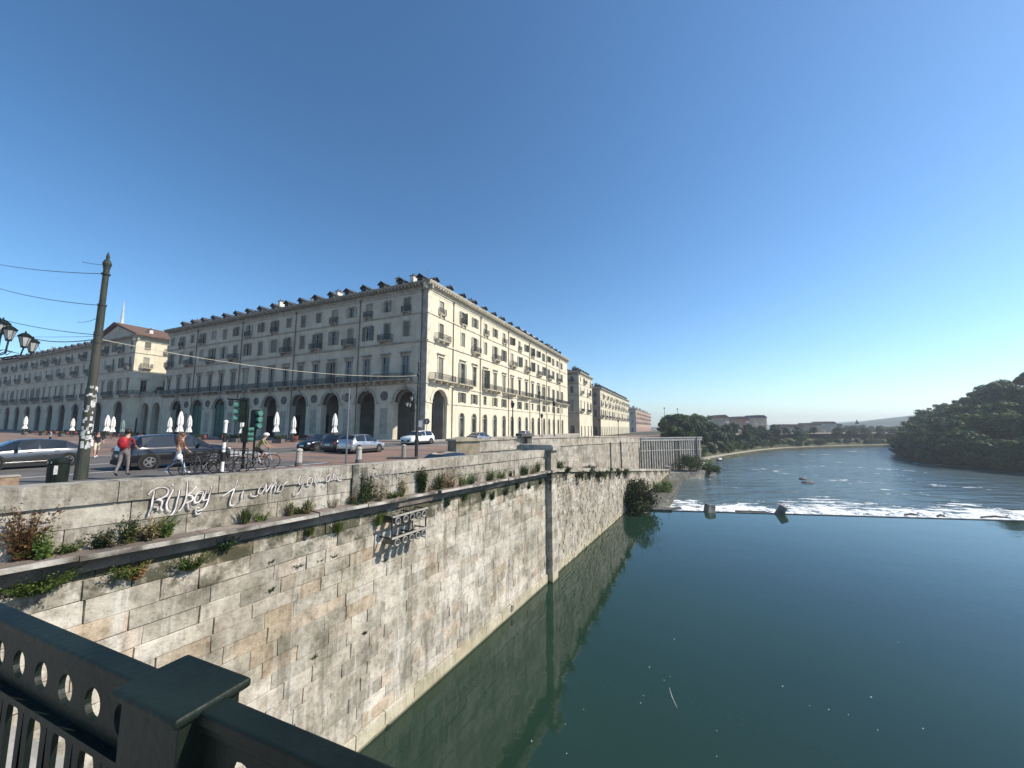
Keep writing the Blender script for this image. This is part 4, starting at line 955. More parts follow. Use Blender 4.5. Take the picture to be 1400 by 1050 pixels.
# simpler palazzi further away -----------------------------------------------------------------
def far_palazzo(name, label, s0, s1, u0, u1, H, wall, sidew, group=None, fronts=('river', 'side'), bay=4.4, floors=((9.9, 3.6), (16.8, 2.6), (21.3, 2.0)), arcade_side=False, arcade_river=False, z0=None, balc=True, roofrise=3.2, dorm=True, scale=1.0, cat='building', seed=5, doors_=True):
    p = G(s0, u0); z0 = gz(p.x, p.y) if z0 is None else z0
    B = Building(name, label, (p.x, p.y, z0), GANG, group, cat); R = random.Random(seed)
    L, Wd = s1 - s0, u1 - u0; F1 = B.side((0, 0, 0), 0); F2 = B.side((0, Wd, 0), -pi / 2)
    for nm, F, ln, mt, sun_side in (('river', F1, L, wall, True), ('side', F2, Wd, sidew, False)):
        g = MB(); xs = []
        n = max(1, int(ln / bay)); xs = [ln * (i + .5) / n for i in range(n)]
        if nm in fronts:
            bands = []
            zs = [f[0] for f in floors]; cuts = [0] + [z - .9 for z in zs[0:]] + [H - .9]
            if arcade_side and nm == 'side' or arcade_river and nm == 'river':
                nn = max(1, n // 2); ax = [ln * (i + .5) / nn for i in range(nn)]
                bands.append((-3, cuts[1], [(x, min(4.2, ln / nn * .55), -2.99, min(8.2, cuts[1] - .6), True) for x in ax]))
            else: bands.append((-3, cuts[1], [(x, 1.7, .0, 4.4, True) for x in xs] if doors_ else []))
            for i, (zb, hh) in enumerate(floors): bands.append((cuts[i + 1], cuts[i + 2], [(x, 1.25, zb, zb + hh, False) for x in xs]))
            facade(g, F[0], 0, ln, bands, .3)
            g.build(nm + '_wall' if False else 'wall', mt, B.root)
            if arcade_side and nm == 'side' or arcade_river and nm == 'river':
                for x in ax:
                    q = MB(); arch_ring(q, F[0], x, min(4.2, ln / nn * .55), min(8.2, cuts[1] - .6), .35, .1); q.build('arch_surround', M_TRIML if sun_side else M_TRIM, B.root)
            elif doors_:
                for x in xs: B.put('door', m_window(1.7, 4.4, True), F, x, .0, .25)
            for i, (zb, hh) in enumerate(floors):
                for k, x in enumerate(xs):
                    o = B.put('window', m_window(1.25, hh), F, x, zb, .2)
                    if R.random() < .75:
                        mi = R.choice([0, 1, 2, 3]); cl = R.random() < .5; sm = m_shutter(.62, hh, mi)
                        for sx in (-1, 1): obj('shutter', sm, o, ((-.625 if sx < 0 else .005), -.04, 0) if cl else ((-1.26 if sx < 0 else .64), -.275, 0))
                    if i == 0: obj('hood', m_hood(sun_side), o, (0, -.2, hh))
                    if balc and ((i == 0 and k % 2 == 0) or (i > 0 and (k + i) % 2 == 1)): balcony(B, F, x, zb - .1, 4.4 if i == 0 else 2.2, .9, sun_side)
            for z in cuts[1:-1]:
                q = MB(); q.b2(0, ln, -.14, .02, z - .12, z + .1, F[0]); q.build('string_course', M_TRIML if sun_side else M_TRIM, B.root)
        else:
            facade(g, F[0], 0, ln, [(-3, H - .9, [])]); g.build('wall', mt, B.root)
        q = MB(); cornice(q, F[0], -.7, ln + .7, H + (.003 if sun_side else 0), .8, mod=False); q.build('cornice', M_TRIML if sun_side else M_TRIM, B.root)
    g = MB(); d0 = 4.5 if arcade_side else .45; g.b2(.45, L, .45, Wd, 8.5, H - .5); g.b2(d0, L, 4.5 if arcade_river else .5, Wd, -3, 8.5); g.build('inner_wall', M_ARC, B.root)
    rf = hip_roof(B, -.9, L + .9, -.9, Wd + .9, H + .02, roofrise)
    if dorm:
        dormers(B, rf, F1, [2.2 + 4.4 * i for i in range(int(L / 4.4))], H + .2); dormers(B, rf, F2, [2.2 + 4.4 * i for i in range(int(Wd / 4.4))], H + .2)
    chimneys(B, rf, F1, [3.5 + 8.8 * i for i in range(int(L / 8.8))], H + .5); chimneys(B, rf, F2, [5 + 9.5 * i for i in range(int(Wd / 9.5))], H + .5)
    return B, rf, F1, F2
def m_hood(sun_side):
    k = ('hood', sun_side)
    if k not in _cache:
        g = MB(); g.b2(-.85, .85, -.06, .0, 0, .4); g.b2(-1.0, 1.0, -.3, .0, .4, .52); _cache[k] = g.mesh('hood', M_TRIML if sun_side else M_TRIM)
    return _cache[k]
far_palazzo('palazzo', 'narrow cream palazzo with shaded side wall just past the corner palazzo by the river', 94.6, 116.6, 0, 34, 24.9, M_PLASTER, M_PLASTER3, bay=5.5, z0=6.5, seed=12)
far_palazzo('palazzo', 'long cream riverside palazzo with rows of dark dormers, third block along the river', 134, 232, 0, 30, 22.6, M_PLASTER, M_PINK, bay=4.9, z0=6.3, seed=13, floors=((8.8, 3.3), (14.6, 2.4), (18.6, 1.9)))
far_palazzo('palazzo', 'pinkish farthest riverside block beside the trees, in front of the bend', 306, 455, 4, 30, 20.5, M_PINK, M_PLASTER2, bay=6, z0=6.3, seed=14, floors=((7.8, 2.6), (12, 2.2), (16, 1.8)), dorm=False)
# across the side street, left of the main palazzo
B3, rf3, F13, F23 = far_palazzo('pediment_palazzo', 'grey palazzo with a low gable pediment and one sunlit flank beyond the terrace', -1.8, 40, 87.6, 109.5, 24.6, M_PLASTER, M_PLASTER2, bay=4.2, seed=15, arcade_side=True, dorm=False, roofrise=.8)  # paler plaster on the sunlit flank, darkened copy on the shaded front
g = MB(); g.cur = 0; Wd = 21.9; g.prism([(-.7, 24.65), (Wd + .7, 24.65), (Wd / 2, 28.3)], -.0, 30, F23[0]); g.cur = 1
g.prism([(-1.3, 24.6), (Wd / 2, 28.75), (Wd + 1.3, 24.6), (Wd + 1.3, 25.0), (Wd / 2, 29.2), (-1.3, 25.0)], -.8, 31, F23[0]); g.build('pediment', [M_PLASTER2, M_TILE], B3.root)
g = MB(); g.b2(Wd / 2 - 5.5, Wd / 2 + 5.5, .0, .01, 24.9, 25.0, F23[0]); 
far_palazzo('palazzo', 'long grey arcaded palazzo running back behind the tall tram pole at the left', 0, 40, 110.2, 215, 24.8, M_PLASTER2, M_PLASTER2, bay=4.2, seed=16, arcade_side=True, fronts=('side',))
# terrace arcade bridging the side street
tp = G(0, 76.5); tr = thing('terrace_arcade', 'low arcaded terrace bridging the side street between two palazzi', 'arcade', (tp.x, tp.y, 8), GANG)
Mx = Matrix.Translation((0, 11.1, 0)) @ Matrix.Rotation(-pi / 2, 4, 'Z')
g = MB(); facade(g, Mx, 0.02, 11.08, [(-2, 9.6, [(3.0, 3.6, -1.99, 8.1, True), (8.2, 3.6, -1.99, 8.1, True)])], .8); g.b2(0.02, 11.08, .8, 5.5, 8.5, 9.6, Mx); g.build('arcade_wall', M_PLASTER2, tr)
g = MB(); g.b2(0.02, 11.08, -.2, .25, 9.6, 9.8, Mx); g.b2(.02, 11.08, -.12, .15, 10.75, 10.95, Mx)
for i in range(30): g.lathe([(.08, 0), (.13, .3), (.07, .6), (.09, .95)], Mx @ Vector((.3 + i * .365, 0, 9.8)), 6)
g.build('balustrade', M_TRIM, tr)
for k, (x, sc) in enumerate(((2.0, 1.0), (5.2, 1.3), (8.6, 1.1))):
    TERR = None
# spire of the tall dome tower far behind
sp = at_Y(163, 470, 205); t = thing('distant_spire', 'slender pale tiered spire rising behind the pediment roof', 'spire', (sp.x, sp.y, 8))
k = .45; g = MB(); g.b2(-6, 6, -6, 6, 0, 34); g.build('tower_base', M_TRIM, t)
g = MB(); g.lathe([(r_ * k * 1.1, z_ * k) for r_, z_ in [(8, 74), (6.5, 88), (5, 90), (4.6, 104), (3.6, 105), (3.2, 114), (2.8, 115), (2.5, 123), (2.1, 124), (1.9, 131), (1.4, 132), (1.2, 140), (.5, 152), (.2, 158)]], n=10); g.build('spire', mk('spire_stone', (.42, .44, .43), (.55, .57, .55), .3), t)
# ------------------------------------------------------------------ weeds and bushes
def clump(kind, hgt, wid, n, seed):
    """blades and leaf sprays rising from the origin"""
    R = random.Random(seed); g = MB()
    for i in range(n):
        a = R.uniform(0, 2 * pi); r0 = R.uniform(0, wid * .3); lean = R.uniform(.1, 1.0) * wid * (.9 if kind == 'grass' else .8); hh = hgt * R.uniform(.45, 1.0)
        x0, y0 = r0 * cos(a), r0 * sin(a) * .6; x1, y1 = x0 + lean * cos(a), y0 + lean * sin(a) * .7
        g.av = R.random() * .99
        if kind == 'grass':
            w = R.uniform(.006, .014); P = [(x0, y0, 0), (x0 + (x1 - x0) * .35, y0 + (y1 - y0) * .35, hh * .6), (x1, y1, hh * R.uniform(.7, 1.0))]; t = Vector((-sin(a), cos(a), 0)) * w
            V = [Vector(P[0]) - t, Vector(P[0]) + t, Vector(P[1]) + t * .8, Vector(P[1]) - t * .8, Vector(P[2])]
            g.raw(V, [(0, 1, 2, 3), (3, 2, 4)])
        else:
            g.tube([(x0, y0, 0), ((x0 + x1) / 2, (y0 + y1) / 2, hh * .6), (x1, y1, hh)], [.006, .004, .002], 3, False)
            m = R.randint(6, 12)
            for k in range(m):
                f = (k + 1) / m; p = Vector((x0 + (x1 - x0) * f, y0 + (y1 - y0) * f, hh * (f if f < .6 else .6 + (f - .6)))); s = R.uniform(.018, .045) * (1.2 - f * .5) * (hgt / .6) ** .4
                d = Vector((R.uniform(-1, 1), R.uniform(-1, 1), R.uniform(-.4, .8))).normalized(); e = d.cross(Vector((R.uniform(-1, 1), R.uniform(-1, 1), R.uniform(-1, 1)))).normalized() * s * .6
                g.av = R.random() * .99; g.raw([p, p + d * s + e, p + d * s * 2.2, p + d * s - e], [(0, 1, 2, 3)])
    return g
def weed(name, label, px, py, kind, h, w, n, mat, seed, out=.2, wall=False, group='weeds growing on the river wall'):
    s, z = on_wall(px, py, out)
    if not wall: z = LEDGE(s) + .01 if s < 24.5 else RT(s)
    g = clump(kind, h, w, n, seed); o = g.build(name, mat, None, W(s, -out, z), WANG); tag(o, label, 'weeds', group); return o
weed('dry_weed', 'rusty brown dried weed clump at the left end of the ledge', 36, 752, 'leaf', .95, .42, 60, L_DRY, 1, .12)
weed('leafy_weed', 'dark green leafy weed low on the ledge beside the yellowish bush', 140, 736, 'leaf', .36, .26, 34, L_IVY, 2, .14)
weed('yellow_weed', 'yellow green flowering weed under the first letters of the writing', 180, 730, 'leaf', .55, .22, 30, L_GRASS, 3, .12)
weed('scrubby_weed', 'brownish green scrubby weed under the sprayed name', 207, 728, 'leaf', .48, .34, 46, L_DRYG, 4, .14)
weed('yellow_weed', 'small yellow green weed right of the scrubby one under the sprayed name', 229, 722, 'leaf', .42, .24, 30, L_GRASS, 5, .14)
weed('grass_tuft', 'spiky green grass tuft on the ledge under the words ti amo', 335, 708, 'grass', .5, .3, 70, L_GRASS, 6, .14)
weed('grass_tuft', 'small grass tuft on the ledge before the words you are', 398, 696, 'grass', .5, .12, 30, L_GRASS, 7, .12)
weed('grass_tuft', 'grass tuft on the ledge under the word you', 421, 693, 'grass', .55, .18, 50, L_GRASS, 8, .12)
weed('grass_tuft', 'low leafy green weed right beside the drain chase', 497, 683, 'leaf', .6, .3, 40, L_IVY, 9, .14)
weed('climbing_weed', 'tall thin weeds standing against the parapet right of the drain chase', 503, 682, 'leaf', 1.25, .35, 34, L_GRASS, 10, .1)
weed('bushy_weed', 'tall dense dark green bushy weed in the middle of the parapet', 577, 670, 'leaf', .95, .3, 170, L_BUSH, 11, .14)
weed('dry_weed', 'thin reddish dry weed left of the dense green bush on the ledge', 551, 674, 'leaf', .8, .25, 22, L_DRYG, 12, .12)
RR = random.Random(5)
long_l = ['dry mixed weeds on the ledge, first clump right of the dense green bush', 'upright brown weeds on the ledge, second clump right of the dense green bush', 'greenish weeds on the ledge below the last pale scrawl', 'low dark weeds on the ledge just after the last pale scrawl', 'yellowish weed on the ledge two thirds of the way to the pilaster', 'spreading green weed on the ledge near the pilaster', 'tall weed on the ledge a step before the pilaster', 'leafy dark weed against the foot of the pilaster']
for i in range(34):
    px = RR.uniform(345, 742) if i > 5 else RR.uniform(20, 340); s, _ = on_wall(px, 700, .1)
    o = clump(RR.choice(['leaf', 'grass', 'leaf']), RR.uniform(.15, .5) * (1 if px < 500 else 1.5), RR.uniform(.15, .6), RR.randint(10, 34), 400 + i).build('ledge_weed', RR.choice([L_DRYG, L_GRASS, L_DRYG, L_IVY, L_BUSH]), None, W(s, -RR.uniform(.05, .3), LEDGE(s) + .01), WANG)
    tag(o, 'small straggling weed rooted along the ledge under the parapet', 'weeds', 'small weeds along the ledge')
for i, px in enumerate((603, 613, 634, 644, 671, 686, 716, 736)):
    weed('ledge_weed', long_l[i], px, 662 - (px - 600) * .1, 'leaf', RR.uniform(.5, 1.0), RR.uniform(.35, .9), 46, [L_DRYG, L_DRY, L_GRASS, L_IVY, L_GRASS, L_GRASS, L_IVY, L_BUSH][i], 30 + i, .13)
hang_l = ['bright green ivy hanging under the ledge at the far left above the railing', 'green weed sprouting from the wall below the ledge, second from the left', 'reddish weed sprouting below the ledge beside the green one', 'bushy green weed under the ledge below the sprayed name', 'small green weed under the ledge left of the grass tufts', 'light green grass tuft under the ledge, third to the left of the pipe rack', 'grass tuft hanging under the ledge midway to the pipe rack', 'broad light green grass tuft just left of the pipe rack']
for i, (px, py, k, hh, ww, n, m) in enumerate(((50, 812, 'leaf', .4, .75, 100, L_GRASS), (172, 790, 'leaf', .3, .35, 40, L_GRASS), (185, 792, 'leaf', .35, .3, 26, L_DRY), (262, 778, 'leaf', .35, .5, 60, L_GRASS), (310, 752, 'leaf', .35, .3, 40, L_IVY), (424, 732, 'grass', .35, .3, 60, L_GRASS), (463, 728, 'grass', .5, .38, 80, L_GRASS), (518, 718, 'grass', .6, .5, 110, L_GRASS))):
    weed('hanging_weed', hang_l[i], px, py, k, hh, ww, n, m, 50 + i, .12, True)
for i, px in enumerate((610, 634, 660, 672, 690, 706, 722, 738)):
    s, _ = on_wall(px, 660); zz = LEDGE(s) - RR.uniform(.5, 1.0)
    o = clump('leaf', .5, .32, 46, 80 + i).build('moss_weed', L_IVY, None, W(s, -.06, zz), WANG)
    tag(o, 'dark moss and weed patch hanging below the ledge between the pipe rack and the pilaster', 'weeds', 'dark weed patches below the ledge')
# crack weeds on the face
for i, (px, py) in enumerate(((372, 808), (410, 775), (438, 768), (458, 762), (370, 770), (527, 768), (500, 866), (430, 900))):
    s, z = on_wall(px, py, .03); o = clump('leaf', .12, .2, 12, 95 + i).build('crack_weed', L_IVY, None, W(s, -.02, z), WANG)
    tag(o, 'tiny dark weed rooted in a joint of the pale wall blocks', 'weeds', 'tiny weeds in the wall joints')

def leaf_cloud(g, blobs, n, size, R, flat=1.0, up=.0):
    """many leaf-cluster quads in and on overlapping blobs; tone varies per clump"""
    tot = sum(b[3] ** 2 for b in blobs)
    for (bx, by, bz, br) in blobs:
        m = int(n * br * br / tot); tone = R.uniform(.15, .85)
        for _ in range(m):
            d = Vector((R.gauss(0, 1), R.gauss(0, 1), R.gauss(0, 1))).normalized(); r = br * (R.random() ** .35) * (1 + .16 * mnoise.noise(d * 3 + Vector((bx, by, bz))))
            p = Vector((bx, by, bz)) + Vector((d.x * r, d.y * r, d.z * r * flat)); s = size * R.uniform(.55, 1.3)
            nrm = (d + Vector((R.uniform(-.8, .8), R.uniform(-.8, .8), R.uniform(-.8, .8) + up))).normalized(); t = nrm.orthogonal().normalized(); b = nrm.cross(t)
            c, s_ = cos(R.uniform(0, 6.3)), sin(R.uniform(0, 6.3)); u = t * c + b * s_; v = nrm.cross(u)
            g.av = min(.99, max(0.0, tone + R.uniform(-.3, .3)))
            g.raw([p - u * s - v * s * .35, p + u * s * .2 - v * s * .6, p + u * s + v * s * .2, p - u * s * .1 + v * s * .6], [(0, 1, 2, 3)])
M_BARK = mk('bark', (.05, .04, .03), (.10, .085, .065), 4, .9, .5, 20, stretch=(1, 1, .2))
def tree_meshes(seed, h, cr, n, size, slim=1.0):
    R = random.Random(seed); g = MB(); tops = []
    g.tube([(0, 0, -1.5), (R.uniform(-.2, .2), R.uniform(-.2, .2), h * .3), (R.uniform(-.4, .4), R.uniform(-.4, .4), h * .62)], [.32, .22, .1], 7)
    blobs = []
    for i in range(9):
        a = i * 2.4 + R.uniform(-.4, .4); rr = cr * R.uniform(.3, .72) * (1 if i < 7 else .3); z = h * (.38 + .5 * (i / 8) + R.uniform(-.04, .04)); p = (rr * cos(a) * (1.15 - .7 * i / 8), rr * sin(a) * (1.15 - .7 * i / 8), z)
        g.tube([(0, 0, h * R.uniform(.22, .45)), (p[0] * .5, p[1] * .5, z * .85), p], [.12, .07, .03], 5, False); blobs.append((*p, cr * R.uniform(.36, .55)))
        for _ in range(2): blobs.append((p[0] + R.uniform(-.5, .5) * cr, p[1] + R.uniform(-.5, .5) * cr, p[2] + R.uniform(-.15, .3) * cr, cr * R.uniform(.18, .3)))
    tr = g.mesh('trunk', M_BARK); g = MB(); leaf_cloud(g, blobs, n, size, R, .85, .3); return tr, g.mesh('crown', L_TREE)
TREES = [tree_meshes(200 + i, 10, 4.2 + .3 * (i % 3), 4200, .36) for i in range(5)]
def place_tree(name, label, x, y, z, h, wsc, k, group, seed):
    if x / y < .385 and y < 300: return None
    t = thing(name, label, 'tree', (x, y, z), seed * 1.7 % 6.28, group); f = h / 10; t.scale = (f * wsc, f * wsc, f)
    obj('trunk', TREES[k][0], t); obj('crown', TREES[k][1], t); return t
# bushes at the water --------------------------------------------------
def bush(name, label, loc, r, h, n, size, seed, mat=L_BUSH, twigs=12):
    R = random.Random(seed); t = thing(name, label, 'shrub', loc); g = MB()
    blobs = [(R.uniform(-.6, .6) * r, R.uniform(-.6, .6) * r, h * R.uniform(.15, .8), r * R.uniform(.3, .55)) for _ in range(14)]
    for b in blobs[:twigs]: g.tube([(b[0] * .2, b[1] * .2, -.5), (b[0] * .7, b[1] * .7, b[2] * .7), (b[0] * 1.1, b[1] * 1.1, b[2] + b[3])], [.04, .03, .008], 4, False)
    for _ in range(40):
        a = R.uniform(0, 6.3); g.tube([(0, 0, h * .3), (r * .8 * cos(a), r * .8 * sin(a), h * R.uniform(.5, .9)), (r * 1.25 * cos(a), r * 1.25 * sin(a), h * R.uniform(.3, 1.2))], [.015, .01, .004], 3, False)
    g.build('branches', M_BARK, t); g = MB(); leaf_cloud(g, blobs, n, size, R, .9); g.build('leaves', mat, t); return t
s_b, _ = on_wall(842, 708); s_b = 44.5
bush('river_bush', 'big dark shrub growing out of the ramp wall at the waterline before the weir', W(49.0, -1.5, .3), 2.7, 3.9, 5600, .13, 301)
bush('river_bush', 'smaller bright green shrub at the foot of the ramp wall past the big dark one', W(70, -1.2, -1.0), 2.0, 1.9, 2600, .13, 302, L_GRASS)
bush('river_bush', 'rounded olive shrub beyond the end post of the ramp wall', (41.5, 90.5, -.2), 3.2, 3.6, 3000, .18, 303)
bush('river_bush', 'low yellow green shrub on the water edge under the boathouse front', (47.5, 94.0, -.6), 2.3, 2.2, 1800, .18, 304, L_GRASS)
RI = random.Random(71)
for i in range(13):
    s_ = 26.2 + i * 1.9 + RI.uniform(-.6, .6); r_ = RI.uniform(.28, .62) * (1.25 if i < 3 else 1)
    bush('wall_ivy', 'ragged green growth hanging from the coping of the ramp wall beyond the pilaster', W(s_, -.12, RT(s_) - RI.uniform(.35, .9)), r_, RI.uniform(.3, .9), int(1100 * r_), .06, 320 + i, RI.choice([L_BUSH, L_IVY, L_GRASS]), 3)['group'] = 'green growth along the ramp wall coping'
bush('terrace_plant', 'dark potted greenery spilling over the terrace balustrade', G(.8, 79.5, 18.2), 1.3, 1.8, 900, .16, 308, L_BUSH, 4)
# ------------------------------------------------------------------ weir
wr = thing('weir', 'low concrete weir sill across the river with foam spilling beyond it', 'weir', WA, WEIR_ANG)
g = MB(); g.b2(-3, 160, 0.0, .25, -2.6, .01); g.build('sill', mk('wet_sill', (.10, .10, .09), (.22, .22, .2), 1.2, .5, .3, 8), wr)
g = MB(); M_FALL = mk('falling_water', (.55, .62, .62), (.85, .88, .88), 1.5, .4, .6, 5, detail=8, stretch=(1, 1, 3)); R = random.Random(6)
prevz = 0
for i in range(0, 400):
    x0 = 3.5 + i * .4; a = .22 * mnoise.noise(Vector((x0 * .7, 0, 0))); b = .22 * mnoise.noise(Vector(((x0 + .4) * .7, 0, 0)))
    g.raw([(x0, .352, -.0), (x0 + .4, .352, -.0), (x0 + .4, 1.2 + b, -.55), (x0, 1.2 + a, -.55), (x0 + .4, 2.6 + b * 4, -1.35 + b), (x0, 2.6 + a * 4, -1.35 + a), (x0 + .4, 4.2 + b * 5, -1.52), (x0, 4.2 + a * 5, -1.52)], [(0, 1, 2, 3), (3, 2, 4, 5), (5, 4, 6, 7)])
g.smooth = True
o = g.build('spill_water', M_FALL, wr)
def foam_lumps():
    g = MB(); R = random.Random(8)
    for i in range(1500):
        x = R.uniform(4, 150); y = 6.2 + abs(R.gauss(0, 1)) * (2.2 + 1.6 * mnoise.noise(Vector((x * .12, 3, 0)))) + max(0, x - 22) * .03
        r = R.uniform(.12, .45); g.ball((x, y, -1.5), r, 7, 4, (R.uniform(1, 2.4), 1, .45))
    return g
g = foam_lumps(); M_FOAM = mk('foam', (.72, .75, .75), (.88, .9, .9), 3, .9, .6, 9); o = g.build('foam', M_FOAM, None, WA, WEIR_ANG); o['kind'] = 'stuff'; tag(o, 'broken white foam churning just beyond the weir sill', 'foam')
# sloping stone apron joining the wall and the weir
g = MB(); A1, A2, A3, A4, A5 = W(50.6, .1), W(51.9, -3.0), W(66, -3.4), W(93, -2.6), W(93, .1)
def up(p, z): return (p.x, p.y, z)
g.face([up(A1, .1), up(A2, .0), up(A3, -.65), up(A4, -1.38), up(A5, -1.25)]); g.face([up(A2, .06), up(A2, -2.2), up(A3, -2.4), up(A3, -.75)]); g.face([up(A1, .1), up(A1, -1), up(A2, -1), up(A2, .0)]); g.face([up(A3, -.75), up(A3, -2.4), up(A4, -2.4), up(A4, -1.35)])
o = struct('stone_apron', g, mk('apron_stone', (.06, .058, .045), (.14, .13, .10), 1.3, .7, .5, 8, detail=8))
def wfr(x, y, z=0.0): p = WA + wd * x + wn_ * y; return (p.x, p.y, z)
g = MB(); g.box((0, 0, 0), (6.2, .5, .34)); o = g.build('weir_beam', M_DARKST, None, wfr(-.2, -.2, .02), WEIR_ANG); tag(o, 'dark wet beam lying along the wall end of the weir', 'beam')
def slab_block(label, x, y, sx, sy, sz, ry, rz, name='broken_block', z=.25):
    g = MB(); g.box((0, 0, 0), (sx, sy, sz), taper=.85, ry=ry); t = g.build(name, mk('wet_concrete', (.10, .10, .095), (.30, .29, .27), 1.4, .8, .4, 7, detail=7), None, wfr(x, y, z), WEIR_ANG + rz); tag(t, label, 'concrete block')
slab_block('squat concrete block on the weir near the wall', 7.4, .3, .95, 1.0, 1.1, .15, .3)
slab_block('tilted dark concrete block in the middle of the weir leaning over the pool', 15.2, .1, .9, 1.3, 1.5, .5, -.5)
slab_block('flat broken slab in the foam behind the wall end of the weir', 3.0, 4.4, 2.4, .8, .3, .12, .3, 'broken_slab', -.5)
slab_block('second flat dark slab lying beside the broken slab in the foam', 4.2, 3.4, 1.6, .6, .3, -.2, -.1, 'broken_slab', -.4)
g = MB()
for a, b in (((0, 0, 0), (3.2, .0, 0)), ((0, 0, 0), (.8, -1.3, 0)), ((3.2, 0, 0), (3.9, -1.3, 0)), ((.8, -1.3, 0), (3.9, -1.3, 0))): g.tube([a, b], .12, 6)
o = g.build('steel_frame', M_DARKST, None, wfr(11.2, 2.6, -.35), WEIR_ANG); tag(o, 'dark rectangular frame lying in the foam between the two concrete blocks', 'frame')
for x, y, l, lab in ((29, 1.4, 1.6, 'thin dark log caught on the weir crest far from the wall'), (32, 1.1, .9, 'short dark log caught on the weir crest next to the thin one'), (36.5, 1.3, 3.0, 'long dark branch caught on the weir crest'), (48, 1.2, .8, 'small dark stump poking from the foam at the right')):
    g = MB(); g.tube([(0, 0, 0), (l * .5, .1, .1), (l, 0, -.02)], [.1, .13, .05], 6); g.tube([(l * .8, 0, 0), (l, .1, .35)], [.05, .02], 4); o = g.build('driftwood', M_BARK, None, wfr(x, y, .0), WEIR_ANG + .05); tag(o, lab, 'driftwood')
R = random.Random(77)
rk = mk('river_rock', (.10, .10, .09), (.2, .19, .17), 2, .8, .4, 8)
for i, (px, py) in enumerate(((1105, 660), (1098, 655), (958, 640), (950, 645))):
    p = on_z(px, py, LZ); g = MB(); g.smooth = True; g.ball((0, 0, 0), .9, 9, 6, (1.6, .9, .45)); o = g.build('river_rock', rk, None, p, i); tag(o, ['dark rock breaking the rapids in mid river', 'smaller rock left behind the mid river rock', 'rock near the landing edge past the boathouse', 'rock nearest the landing edge past the boathouse'][i], 'rock')
# floating specks and a feather line on the pool
for i, (px, py) in enumerate([(888, 912), (908, 930), (916, 925), (922, 874), (880, 951), (876, 961), (798, 970), (773, 990), (727, 1013), (775, 1030), (1107, 965), (1133, 970), (1160, 977), (1200, 998), (1262, 996), (1228, 878), (1191, 953), (1070, 938), (980, 1034), (980, 999)]):
    p = on_z(px, py, .006); g = MB(); s = R.uniform(.012, .028); g.face([(-s, -s * .5, 0), (s, -s * .7, 0), (s * .8, s * .6, 0), (-s * .6, s, 0)]); o = g.build('floating_leaf', M_WHITE, None, p, R.uniform(0, 3)); tag(o, 'tiny pale leaf floating on the calm green pool', 'leaf', 'pale leaves floating on the pool')
p = on_z(915, 940, .01); q = on_z(926, 968, .01); d = q - p
g = MB(); g.tube([(0, 0, 0), tuple(d * .5 + Vector((-.03, 0, 0))), tuple(d)], [.004, .008, .004], 4); o = g.build('floating_reed', M_WHITE, None, p); tag(o, 'thin pale reed stalk floating on the green pool', 'reed')
# ------------------------------------------------------------------ far banks
def bank(name, edge, inl, mat, prof):
    g = MB(); rows = []
    for i, p in enumerate(edge):
        d = inl[i]; rows.append([(p[0] + d[0] * o, p[1] + d[1] * o, z) for o, z in prof(i)])
    for a, b in zip(rows, rows[1:]):
        for j in range(len(a) - 1): g.face([a[j], b[j], b[j + 1], a[j + 1]])
    g.smooth = False; return struct(name, g, mat)
M_BANK = mk('bank_grass', (.03, .045, .018), (.09, .09, .045), .25, .95, .3, 3, detail=8)
M_PATH = mk('bank_path', (.30, .27, .21), (.42, .38, .31), .5, .9)
M_SOIL = mk('wooded_slope_soil', (.02, .03, .012), (.045, .05, .022), .2, .95)
EL = [(50.5, 97), (56, 112), (60, 124), (84, 150), (115, 180), (142, 202), (172, 219), (206, 233), (240, 244), (300, 262), (420, 296)]
IN = [(-.8, .6)] * 3 + [(-.72, .69)] * 2 + [(-.55, .83)] * 2 + [(-.3, .95)] * 4
bank('left_bank', EL, IN, M_BANK, lambda i: [(0, -3), (0, -.9), (1.2, -.7), (4.2, -.55), (6, .6), (11, 3.2), (17, 5.9), (26, 6.35), (60, 6.4), (300, 6.4)])
bank('bank_path', EL, IN, M_PATH, lambda i: [(1.2, -.5), (1.25, -.42), (4.2, -.40), (4.4, -.75)])
def along(poly, f):
    L = [math.dist(a, b) for a, b in zip(poly, poly[1:])]; t = f * sum(L)
    for i, l in enumerate(L):
        if t <= l or i == len(L) - 1: k = t / l; return (poly[i][0] + (poly[i + 1][0] - poly[i][0]) * k, poly[i][1] + (poly[i + 1][1] - poly[i][1]) * k, IN[min(i, len(IN) - 1)])
        t -= l
R = random.Random(123)
nT = 46
ONE = 'first second third fourth fifth sixth seventh eighth ninth tenth eleventh twelfth thirteenth fourteenth fifteenth sixteenth seventeenth eighteenth nineteenth'.split()
def ORD(i):
    i += 1
    if i < 20: return ONE[i - 1]
    t = ['twent', 'thirt', 'fort', 'fift'][i // 10 - 2]
    return t + 'ieth' if i % 10 == 0 else t + 'y-' + ONE[i % 10 - 1]
for i in range(60):
    f = .03 + .74 * i / 59; x, y, d = along(EL, f); o = R.uniform(4.8, 8.5)
    place_tree('bank_shrub', 'low shrub filling the foot of the left bank behind the path', x + d[0] * o, y + d[1] * o, .2 + (o - 6) * .4 - 1.0, R.uniform(3.2, 5.0), 1.25, i % 5, 'low shrubs along the left bank path', i + 300)
for i in range(nT):
    f = .04 + .72 * i / (nT - 1); x, y, d = along(EL, f); o = R.uniform(6.5, 12) + (6 if i % 2 else 0); h = R.uniform(8.5, 10.5) * (1.0 if i < 10 else .62 if i > 22 else .78)
    z = .4 + (o - 6) * .42
    place_tree('bank_tree', 'dark green tree on the far left bank, %s counting from the boathouse' % ORD(i), x + d[0] * o, y + d[1] * o, min(z, 6), h, R.uniform(.9, 1.2), i % 5, 'trees along the far left bank', i)
